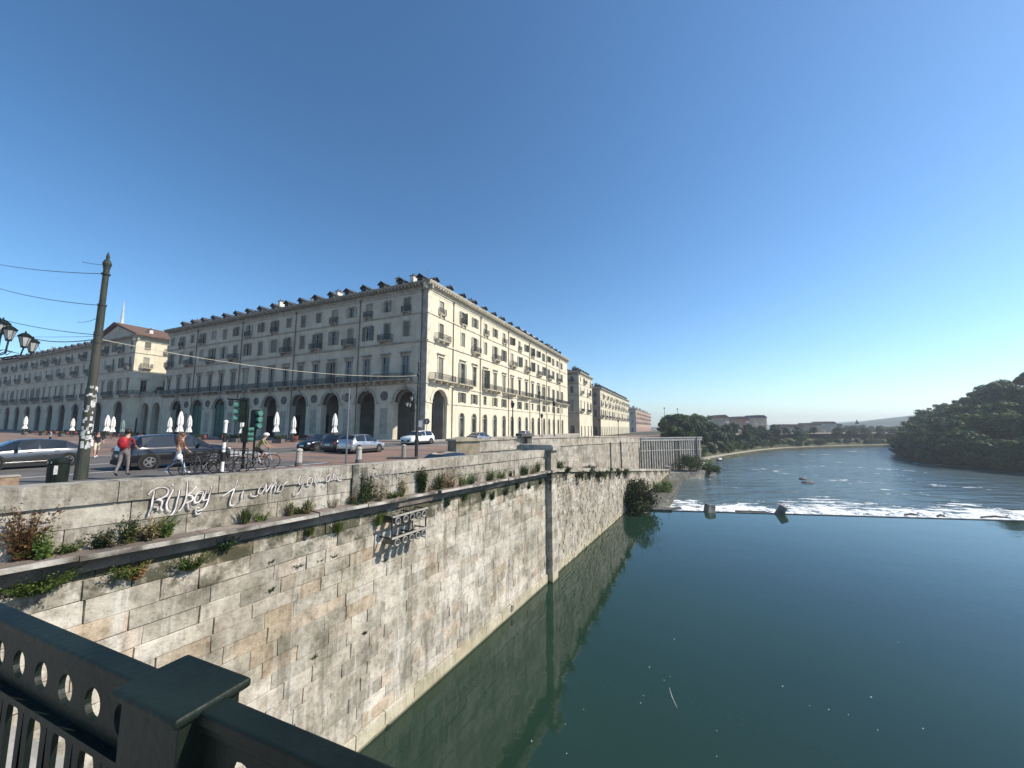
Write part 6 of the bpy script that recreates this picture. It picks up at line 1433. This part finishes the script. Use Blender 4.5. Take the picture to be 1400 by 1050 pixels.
t = thing('ridden_bicycle', 'bicycle ridden by the person in the white helmet', 'bicycle', (q.x, q.y, 8.0), cyd); bike_parts(t, M_RIM)

# ------------------------------------------------------------------ poles, lamps, signals
def wire(name, label, pts, r=.014, group='overhead tram wires', mat=None):
    a, b = Vector(pts[0]), Vector(pts[-1]); sag = pts[1] if len(pts) == 3 else .3
    P = [a + (b - a) * f - Vector((0, 0, sag * 4 * f * (1 - f))) - a for f in [i / 12 for i in range(13)]]
    g = MB(); g.tube(P, r, 5); o = g.build(name, mat or M_IRON, None, a); tag(o, label, 'wire', group)
pb = at_Y(110, 655, 14.5); pb.z = 8.1
t = thing('tram_pole', 'tall stepped dark green tram pole with stickers at the left behind the parapet', 'pole', pb)
g = MB(); g.smooth = False; g.lathe([(r_ * .76, z_) for r_, z_ in [(.25, 0), (.24, .5), (.215, 1.2), (.205, 3.4), (.17, 3.45), (.165, 5.4), (.18, 5.42), (.18, 5.5), (.155, 5.51), (.15, 6.6), (.125, 6.62), (.12, 8.1), (.14, 8.12), (.14, 8.2)]], n=16); g.build('shaft', M_POLE, t)
g = MB(); g.lathe([(.12, 8.2), (.14, 8.3), (.10, 8.42), (.05, 8.5), (.06, 8.6), (.015, 8.78)], n=12); g.build('finial', M_POLE, t)
for z in (7.85, 5.5, 6.6, 5.1): g = MB(); g.lathe([(.136, 0), (.136, .06)], (0, 0, z), 12); g.build('clamp', M_IRON, t)
R = random.Random(3); M_STK = [mk('sticker_a', (.65, .65, .62), (.4, .42, .42), 30, .6), mk('sticker_b', (.3, .34, .36), (.6, .6, .58), 25, .6), mk('sticker_c', (.5, .5, .5), (.15, .16, .16), 28, .6)]
for i in range(52):
    a = R.uniform(-2.6, .3) + .3; z = R.uniform(1.1, 2.9) if i < 44 else R.uniform(2.9, 3.4); w_, hh = R.uniform(.06, .13), R.uniform(.07, .2); g = MB(); rr = .167
    for k in range(3):
        a0, a1 = a + w_ / .21 * k / 3, a + w_ / .21 * (k + 1) / 3
        g.face([(rr * cos(a0), rr * sin(a0), z), (rr * cos(a1), rr * sin(a1), z), (rr * cos(a1), rr * sin(a1), z + hh), (rr * cos(a0), rr * sin(a0), z + hh)])
    g.build('sticker', M_STK[i % 3], t)
top = pb
def on_pole(z): return Vector((pb.x, pb.y, pb.z + z))
def off(px, py, Y): return at_Y(px, py, Y)
wire('tram_wire', 'highest thin wire running left from the top of the tall pole', [on_pole(7.9), .25, off(-60, 348, 22)])
wire('tram_wire', 'short stay wire joining the highest wire at the tall pole top', [on_pole(8.25), .02, off(112, 358, 15.6)], .01)
wire('tram_wire', 'second wire running left from the middle collar of the tall pole', [on_pole(6.62), .35, off(-60, 372, 22)])
wire('tram_wire', 'third wire crossing behind the tall pole from the left edge', [on_pole(5.45), .3, off(-60, 415, 22)])
wire('tram_wire', 'faint wire running left just above the triple lanterns', [on_pole(5.4), .2, off(-60, 452, 30)], .009)
wire('bracket_wire', 'slanting stay from the tall pole down to the left', [on_pole(5.3), .12, off(50, 464, 18)], .02)
wire('bracket_wire', 'thin stay from the collar of the tall pole to the crossing wires', [on_pole(6.2), .1, off(105, 440, 16)], .009)
p2 = at_Y(569, 628, 26.5); p2.z = 7.95
wire('tram_wire', 'long pale wire sagging across the palazzo front to the slim pole', [on_pole(5.3), .5, Vector((p2.x, p2.y, 13.6))], .012, mat=M_TRIML)
wire('tram_wire', 'thin loop of wire hanging beside the triple lanterns', [off(50, 464, 18), .4, off(75, 492, 19)], .008)
t = thing('tram_pole', 'slim dark tram pole in front of the corner palazzo', 'pole', p2)
g = MB(); g.lathe([(.12, 0), (.11, 1.6), (.085, 1.65), (.08, 4.9), (.06, 4.95), (.055, 6.5), (.08, 6.52), (.02, 6.75)], n=12); g.build('shaft', M_IRON, t)
g = MB(); g.b2(.1, .34, -.02, .0, 2.1, 2.55); g.build('notice_plate', M_WHITE, t); g = MB(); g.lathe([(.11, 5.6), (.13, 5.7), (.11, 5.8)], n=10); g.build('collar', M_IRON, t)
p3 = at_Y(473, 634, 21.5); p3.z = 8.0
t = thing('sign_post', 'tall slim light grey post with a small sign plate near its top', 'post', p3); g = MB(); g.lathe([(.05, 0), (.04, 4.1), (.045, 4.15), (.01, 4.2)], n=10); g.build('shaft', M_AL, t)
g = MB(); g.b2(-.42, -.06, -.02, .0, 3.55, 3.85); g.build('sign_plate', M_GREYC, t); g = MB(); g.lathe([(.07, 0), (.07, .12)], (0, 0, 2.5), 8); g.build('collar', M_AL, t)
# ornate lamps
M_LGL = mk('lantern_glass', (.32, .33, .32), (.42, .43, .42), 4, .25, spec=.5)
def lantern(par, x, y, z, s=1.0):
    g = MB(); g.lathe([(.10 * s, 0), (.22 * s, .5 * s)], (x, y, z), 6); o = g.build('lantern', M_LGL, par)
    g = MB(); g.lathe([(.26 * s, .5 * s), (.27 * s, .56 * s), (.12 * s, .7 * s), (.04 * s, .74 * s), (.02 * s, .84 * s)], (x, y, z), 6); g.lathe([(.11 * s, -.06 * s), (.12 * s, .02 * s)], (x, y, z), 6)
    for k in range(6):
        a = 2 * pi * k / 6; g.tube([(x + .105 * s * cos(a), y + .105 * s * sin(a), z), (x + .225 * s * cos(a), y + .225 * s * sin(a), z + .5 * s)], .012 * s, 4)
    g.b2(x - .15 * s, x + .15 * s, y - .01, y + .01, z + .2 * s, z + .22 * s); c = g.build('lantern_frame', M_GREENP, par); c.parent = o
def ornate(label, base, Hh, arms, s=1.0, top=True):
    t = thing('ornate_lamp_post', label, 'street lamp', base); g = MB(); g.lathe([(.34, 0), (.32, .4), (.2, .55), (.22, .9), (.12, 1.1), (.09, 2.4), (.12, 2.5), (.08, 2.6), (.065, Hh), (.13, Hh + .05), (.05, Hh + .2)], n=12); g.build('shaft', M_GREENP, t)
    for a, rr, zz in arms:
        g = MB(); g.smooth = True; g.tube([(0, 0, Hh - .3), (rr * .5 * cos(a), rr * .5 * sin(a), Hh - .5), (rr * .95 * cos(a), rr * .95 * sin(a), Hh - .3), (rr * cos(a), rr * sin(a), Hh + zz - .06)], .035, 6)
        g.tube([(rr * .3 * cos(a), rr * .3 * sin(a), Hh - .35), (rr * .5 * cos(a), rr * .5 * sin(a), Hh - .1), (rr * .75 * cos(a), rr * .75 * sin(a), Hh - .15), (rr * .6 * cos(a), rr * .6 * sin(a), Hh - .35)], .02, 5); g.build('arm', M_GREENP, t); lantern(t, rr * cos(a), rr * sin(a), Hh + zz, s)
    if top: g = MB(); g.lathe([(.06, 0), (.04, .9)], (0, 0, Hh), 8); g.build('stem', M_GREENP, t); lantern(t, 0, 0, Hh + .9, s)
    return t
c0 = at_Y(-30, 498, 17.5)
ornate('ornate triple lantern lamp post at the left edge of the photo', (c0.x, c0.y, 8.1), c0.z - 8.1 + .85, [(a, r_, z_) for a, r_, z_ in ((0.25, .95, .35), (.55, 1.3, .12), (1.1, 1.5, -.0), (.15, .6, .6), (1.35, .55, .75), (3.4, 1.0, .3))], .92, False)
q = at_Y(-1, 470, 17.5); ft = thing('finial_post', 'top of a dark post with a cap cut by the left edge of the photo', 'post', (at_Y(-10, 398, 17.8).x, 17.8, 8.1)); g = MB(); tz = at_Y(0, 398, 17.8).z - 8.1; g.lathe([(.16, 0), (.12, tz - 1.0), (.16, tz - .2), (.12, tz - .1), (.05, tz)], n=10); g.build('shaft', M_POLE, ft)
q = at_Y(561, 600, 50); ornate('ornate lamp post with pale lanterns before the corner of the palazzo', (q.x, q.y, 8), 4.6, [(0.0, .8, .1), (2.1, .8, .1), (4.2, .8, .1)], 1.0)
for i, (px, Y, hh, lab) in enumerate(((738, 62, 7.6, 'tall dark lamp post before the middle of the river front'), (758, 46, 4.9, 'dark lamp post above the embankment wall right of the small pier'), (701, 40, 4.4, 'thin post on the embankment walk left of the small pier'), (741, 52, 3.6, 'thin post on the embankment between two darker lamp posts'), (820, 72, 3.6, 'dark lamp post against the second river palazzo'), (846, 84, 3.8, 'dark post near the end of the embankment wall'), (910, 118, 9.0, 'slender lamp post before the dark trees behind the boathouse'), (928, 122, 9.0, 'second slender lamp post before the dark trees behind the boathouse'))):
    q = at_Y(px, 600, Y); q.z = gz(q.x, q.y) - .3; t = thing('lamp_post', lab, 'street lamp', q, 0, 'lamp posts along the embankment'); g = MB(); g.lathe([(.16, 0), (.13, .8), (.07, .9), (.055, hh - .5), (.05, hh)], n=8); g.build('shaft', M_IRON, t); g = MB(); g.lathe([(.1, hh), (.2, hh + .35), (.22, hh + .4), (.05, hh + .6)], n=8); g.build('lantern', M_IRON, t)
# posts standing on the ramp side (dark verticals in front of the upper wall)
for i, (s, o_, z0_, hh, lab) in enumerate(((52, 1.2, 3.2, 4.9, 'dark post with a thick foot on the ramp in front of the embankment wall'), (47, 1.3, 3.7, 4.4, 'pale slim post on the ramp left of the dark thick footed one'), (66, 1.4, 2.0, 4.6, 'dark short post on the ramp halfway to the boathouse'), (80, 1.6, .6, 6.6, 'tall dark post where the embankment wall meets the boathouse'))):
    t = thing('ramp_post', lab, 'post', W(s, o_, z0_), 0, 'posts on the ramp'); g = MB(); g.lathe([(.3, 0), (.26, .6), (.1, .8), (.085, hh), (.13, hh + .05), (.03, hh + .2)], n=8); g.build('shaft', M_PIPE if i == 1 else M_IRON, t)
# traffic lights
M_LENS = mk('signal_lens', (.05, .16, .13), (.10, .24, .2), 5, .2)
def signal(par, x, y, z, rz, s=1.0):
    Mx = Matrix.Translation((x, y, z)) @ Matrix.Rotation(rz, 4, 'Z'); g = MB(); g.b2(-.15 * s, .15 * s, -.12, .12, 0, .95 * s, Mx); o = g.build('signal_head', M_GREENP, par)
    g = MB()
    for k in range(3): g.lathe([(.12 * s, -.13), (.12 * s, -.36)], n=12, M=Mx @ Matrix.Translation((0, 0, .17 * s + .3 * s * k)) @ Matrix.Rotation(-pi / 2, 4, 'X') @ Matrix.Translation((0, 0, 0)) @ Matrix.Rotation(pi, 4, 'X')) if False else g.lathe([(.12 * s, .12), (.13 * s, .34)], n=12, M=Mx @ Matrix.Translation((0, 0, .17 * s + .3 * s * k)) @ Matrix.Rotation(pi / 2, 4, 'X'))
    v = g.build('visor', M_LENS, par); v.parent = o; return o
q = at_Y(331, 646, 18.4); q.z = 8.1; t = thing('traffic_light', 'green traffic light post with an overhanging arm and lamp heads beside the cyclist', 'traffic light', q)
g = MB(); g.lathe([(.07, 0), (.06, 3.3)], n=10); g.build('shaft', M_GREENP, t); signal(t, -.2, .0, 2.15, radians(-60), 1.05); signal(t, .0, .0, 1.2, radians(120), .8)
g = MB(); g.tube([(0, 0, 3.2), (-1.2, .3, 3.3)], .035, 6); g.build('arm', M_GREENP, t)
q = at_Y(345, 640, 21.5); q.z = 8.0; t = thing('traffic_light', 'second traffic light with its lamp heads turned right behind the cyclist', 'traffic light', q); g = MB(); g.lathe([(.055, 0), (.05, 3.0)], n=10); g.build('shaft', M_GREENP, t); signal(t, .0, .0, 1.95, radians(70), 1.1); g = MB(); g.b2(-.28, -.1, -.05, .1, 1.7, 2.95); g.build('backing_board', M_BLKP, t)
q = at_Y(303, 648, 17.2); q.z = 8.1; t = thing('striped_post', 'black and white banded post with a small lamp on top left of the traffic light', 'post', q)
for k in range(5): g = MB(); g.lathe([(.065, 0), (.065, .42)], (0, 0, .42 * k), 10); g.build('band', M_WHITE if k % 2 == 0 else M_BLKP, t)
g = MB(); g.ball((0, 0, 2.16), .09); g.build('lamp', M_WHITE, t)
q = at_Y(584, 560, 55); t = thing('round_sign', 'round dark traffic sign on a thin post at the corner of the palazzo', 'sign', (q.x, q.y, 8)); g = MB(); g.lathe([(.04, 0), (.04, 3.0)], n=8); g.build('shaft', M_AL, t); g = MB(); g.lathe([(.42, -.02), (.42, .02)], n=20, M=Matrix.Translation((0, -.06, 2.9)) @ Matrix.Rotation(pi / 2, 4, 'X')); g.build('disc', paint('sign_blue', (.02, .03, .06), 0, .5), t)
g = MB(); g.b2(-.05, .05, -.11, -.085, 2.7, 3.05); g.b2(-.14, .14, -.11, -.085, 2.98, 3.05); g.build('arrow', M_WHITE, t)
# bollards
BO = ['stone bollard on the brick paving right of the cyclist', 'stone bollard just right of the slim grey sign post', 'stone bollard on a dark base left of the slim tram pole', 'small bollard right by the foot of the slim tram pole']
for i, (px, Y) in enumerate(((408.5, 20.5), (490.5, 22.5), (551.5, 25.5))):
    q = at_Y(px, 630, Y); t = thing('bollard', BO[i], 'bollard', (q.x, q.y, 8.0), 0, 'bollards along the kerb'); g = MB(); g.lathe([(.17, 0), (.16, .1), (.145, .75), (.17, .8), (.15, .88), (.06, .93)], n=12); g.build('body', M_CONC if i < 2 else M_TRIM, t)
    g = MB(); g.lathe([(.19, 0), (.19, .2)], n=12) if i < 2 else g.b2(-1.0, 1.0, -.3, .3, 0, .1); g.build('base', M_DARKST, t)
# litter bin and stone block at the left
q = at_Y(77, 663, 12.3); t = thing('litter_bin', 'dark green litter bin with pale stickers behind the parapet left of the tall pole', 'litter bin', (q.x, q.y, 8.12)); g = MB(); g.lathe([(.2, 0), (.23, .1), (.245, .76), (.23, .78)], n=16); g.build('body', M_GREENP, t)
g = MB(); g.lathe([(.26, .78), (.26, .86), (.19, .93), (.05, .96)], n=16); g.build('lid', M_GREENP, t)
g = MB(); g.face([(.25 * cos(a), .25 * sin(a), z) for a, z in ((-1.1, .45), (-.75, .45), (-.75, .72), (-1.1, .72))]); g.build('sticker', M_STK[0], t)
g = MB(); g.face([(.264 * cos(a), .264 * sin(a), z) for a, z in ((-1.9, .79), (-1.3, .79), (-1.3, .85), (-1.9, .85))]); g.build('sticker', M_STK[0], t)
q = at_Y(10, 664, 12.3); t = thing('stone_block', 'small brown weathered stone block behind the parapet at the left edge', 'stone block', (q.x, q.y, 8.12), WANG); g = MB(); g.av = .85; g.b2(-.19, .19, -.19, .19, 0, .36); g.build('block', mk('brown_stone', (.16, .10, .065), (.32, .24, .17), 3, .85, .3), t); g = MB(); g.b2(-.21, .21, -.21, .21, .36, .4); g.build('cap', M_TRIM, t)
# pedestrian barrier
q = at_Y(262, 645, 16.2); t = thing('pedestrian_barrier', 'thin dark railing barrier between the walking person and the parked bicycles', 'barrier', (q.x, q.y, 8.1), radians(25)); g = MB()
for x in (-.3, .1, 1.4, 1.9): g.tube([(x, 0, 0), (x, 0, 1.0)], .025, 6)
for z in (.5, 1.0): g.tube([(-.3, 0, z), (1.9, 0, z)], .02, 6)
g.build('rails', M_IRON, t)
# ------------------------------------------------------------------ cafe terrace in front of the arcade
M_CANV = mk('white_canvas', (.66, .65, .62), (.78, .77, .74), 3, .8); M_GCANV = mk('green_canvas', (.16, .24, .22), (.22, .3, .27), 3, .8)
def parasol_meshes():
    g = MB(); g.lathe([(.03, 0), (.03, 4.0), (.01, 4.1)], n=8); pole = g.mesh('pole', M_AL)
    g = MB(); n = 16; prof_ = [(.10, 1.25), (.34, 1.35), (.22, 1.9), (.17, 2.05), (.26, 2.4), (.24, 3.2), (.12, 3.85), (.03, 4.05)]; V = []; Fc = []
    for r_, z_ in prof_:
        for k in range(n): rr = r_ * (1 + (.22 if k % 2 else -.16)); V.append((rr * cos(2 * pi * k / n), rr * sin(2 * pi * k / n), z_ + (.06 if k % 4 == 0 else 0)))
    for i in range(len(prof_) - 1):
        for k in range(n): a = i * n + k; b = i * n + (k + 1) % n; Fc.append((a, b, b + n, a + n))
    g.raw(V, Fc); can = g.mesh('folded_canopy', M_CANV); g.m = g.m; can2 = g.mesh('folded_canopy', M_GCANV)
    g = MB(); g.lathe([(.4, 0), (.4, .08), (.06, .12), (.06, .3)], n=12); return pole, can, can2, g.mesh('base', M_IRON)
PP = parasol_meshes()
PL = ['closed white parasol far left above the grey hatchback', 'closed white parasol between the grey hatchback and the tall pole', 'closed white parasol, left one of the pair right of the tall pole', 'closed white parasol, right one of the pair right of the tall pole', 'closed pale green parasol right of the white pair', 'closed white parasol above the rear window of the black car', 'closed white parasol above the roof of the black car', 'closed white parasol above the front of the black car', 'closed white parasol behind the traffic light', 'closed white parasol above the right side of the cyclist', 'closed white parasol over the cafe tables right of the cyclist', 'closed white parasol beyond the black hatchback']
def at_v(px, v, py=592):
    r = ray(px, py); k = r.x / r.y; A = CX + VX * v; B = CY + VY * v; t_ = (k * B - A) / (UX - k * UY); return A + UX * t_, B + UY * t_
for i, (px, v) in enumerate(((33, -16), (98, -15), (145, -16), (153, -17), (167, -12), (231, -12), (245, -18), (258, -14), (331, -15), (377, -12), (401, -11), (457, -9))):
    x, y = at_v(px, v); t = thing('closed_parasol', PL[i], 'parasol', (x, y, gz(x, y)), i, 'closed parasols on the cafe terrace'); f = (1.0, .9, 1.05, .97, .85, .95, 1.08, .98, .93, 1.06, .9, 1.0)[i]; t.scale = (f * (1.0 + .25 * ((i * 7) % 3) / 2), f * 1.15, f)
    obj('pole', PP[0], t); obj('folded_canopy', PP[2] if i in (4,) else PP[1], t); obj('base', PP[3], t)
g = MB(); g.lathe([(.22, 0), (.03, .04), (.03, .7), (.38, .71), (.38, .74)], n=10); TAB = g.mesh('table', M_DARKST)
g = MB(); g.b2(-.2, .2, -.2, .2, .43, .47); g.b2(-.2, .2, .17, .21, .47, .88)
for sx in (-1, 1):
    for sy in (-1, 1): g.b2(sx * .18 - .015, sx * .18 + .015, sy * .18 - .015, sy * .18 + .015, 0, .45)
CH = g.mesh('chair', M_BLKP); g = MB(); g.v = []; g.b2(-.2, .2, -.2, .2, .43, .47); g.b2(-.2, .2, .17, .21, .47, .88)
for sx in (-1, 1):
    for sy in (-1, 1): g.b2(sx * .18 - .015, sx * .18 + .015, sy * .18 - .015, sy * .18 + .015, 0, .45)
CH2 = g.mesh('chair', mk('red_chair', (.16, .04, .035), (.25, .08, .06), 3, .7)); g = MB(); g.b2(-.9, .9, -.25, .25, 0, .55); PLN = g.mesh('planter', M_DARKST)
R = random.Random(44)
for i in range(64):
    u = 5 + i * 1.62 + R.uniform(-.5, .5); v = R.choice([-6.5, -9, -11.5, -13.5]) + R.uniform(-.6, .6)
    if 58 < u < 60: continue
    q = G(v, u); z = gz(q.x, q.y); o = obj('cafe_table', TAB, None, (q.x, q.y, z), 0); tag(o, 'small dark round cafe table in the rows before the arcade', 'table', 'cafe tables before the arcade')
    for k in range(3):
        a = R.uniform(0, 6.3) if k == 0 else a + 2.1; o = obj('cafe_chair', CH if R.random() < .72 else CH2, None, (q.x + .62 * cos(a), q.y + .62 * sin(a), z), a - pi / 2)
        red = o.data == CH2; tag(o, 'dark red cafe chair at a small round table before the arcade' if red else 'black cafe chair at a small round table before the arcade', 'chair', 'red cafe chairs before the arcade' if red else 'black cafe chairs before the arcade')
BX = bush
for i in range(10):
    q = G(-15.2, 12 + i * 9.5); z = gz(q.x, q.y); t = thing('planter', 'low dark planter box with shrubs edging the cafe terrace', 'planter', (q.x, q.y, z), atan2(UY, UX), 'planters edging the cafe terrace'); obj('box', PLN, t)
    if i == 0: g = MB(); leaf_cloud(g, [(-.5, 0, .7, .3), (0, 0, .75, .35), (.5, 0, .7, .3)], 500, .07, random.Random(5)); PLF = g.mesh('shrub', L_BUSH)
    obj('shrub', PLF, t)
# small group of pale cabinets and vans at the far end of the riverside road
q = at_Y(686, 596, 92)
# landing raft and moored boats past the boathouse
def boat(name, label, px, py, L, Wd, rz, mat, z=LZ):
    p = on_z(px, py, z); t = thing(name, label, 'boat', p, rz); g = MB(); S_ = [(-.5, .32, .0), (-.3, .45, -.0), (.15, .5, 0), (.4, .3, .05), (.5, .02, .15)]
    V = []; 
    for x, w, u_ in S_: V += [(x * L, -w * Wd, .5 + u_), (x * L, -w * Wd * .7, -.15), (x * L, w * Wd * .7, -.15), (x * L, w * Wd, .5 + u_)]
    g.raw(V, [(4 * i + j, 4 * i + j + 4, 4 * i + j + 5, 4 * i + j + 1) for i in range(4) for j in range(3)] + [(0, 1, 2, 3)]); g.build('hull', mat, t)
    g = MB(); g.raw([(x * L, sg * w * Wd * .96, .38) for x, w, u_ in S_ for sg in (-1, 1)], [(2 * i, 2 * i + 2, 2 * i + 3, 2 * i + 1) for i in range(4)]); g.b2(-.2 * L, .1 * L, -.3 * Wd, .3 * Wd, .38, 1.0); g.build('deck', M_WHITE, t); return t
boat('moored_boat', 'low pale boat moored beyond the boathouse front', 966, 631, 7.5, 2.6, .6, M_WHITE)
boat('moored_boat', 'dark hulled boat moored just in front of the pale one', 963, 637, 8, 2.4, .5, M_DARKST)
boat('moored_boat', 'small dark boat a little farther along the left bank', 984, 630, 5, 1.8, .5, M_DARKST)
# ------------------------------------------------------------------ haze
HAZE = True
if HAZE:
    m = bpy.data.materials.new('haze_air'); m.use_nodes = True; nt = m.node_tree; nt.nodes.remove(nt.nodes['Principled BSDF']); pv = nt.nodes.new('ShaderNodeVolumePrincipled')
    pv.inputs['Color'].default_value = (.80, .91, 1, 1); pv.inputs['Density'].default_value = .00042; pv.inputs['Anisotropy'].default_value = .35
    nt.links.new(pv.outputs[0], nt.nodes['Material Output'].inputs['Volume'])
    g = MB(); g.b2(-1500, 2600, -400, 2700, -6, 92); o = g.build('haze', m); o['kind'] = 'stuff'; tag(o, 'thin pale summer haze in the air over the river', 'haze'); o['kind'] = 'stuff'
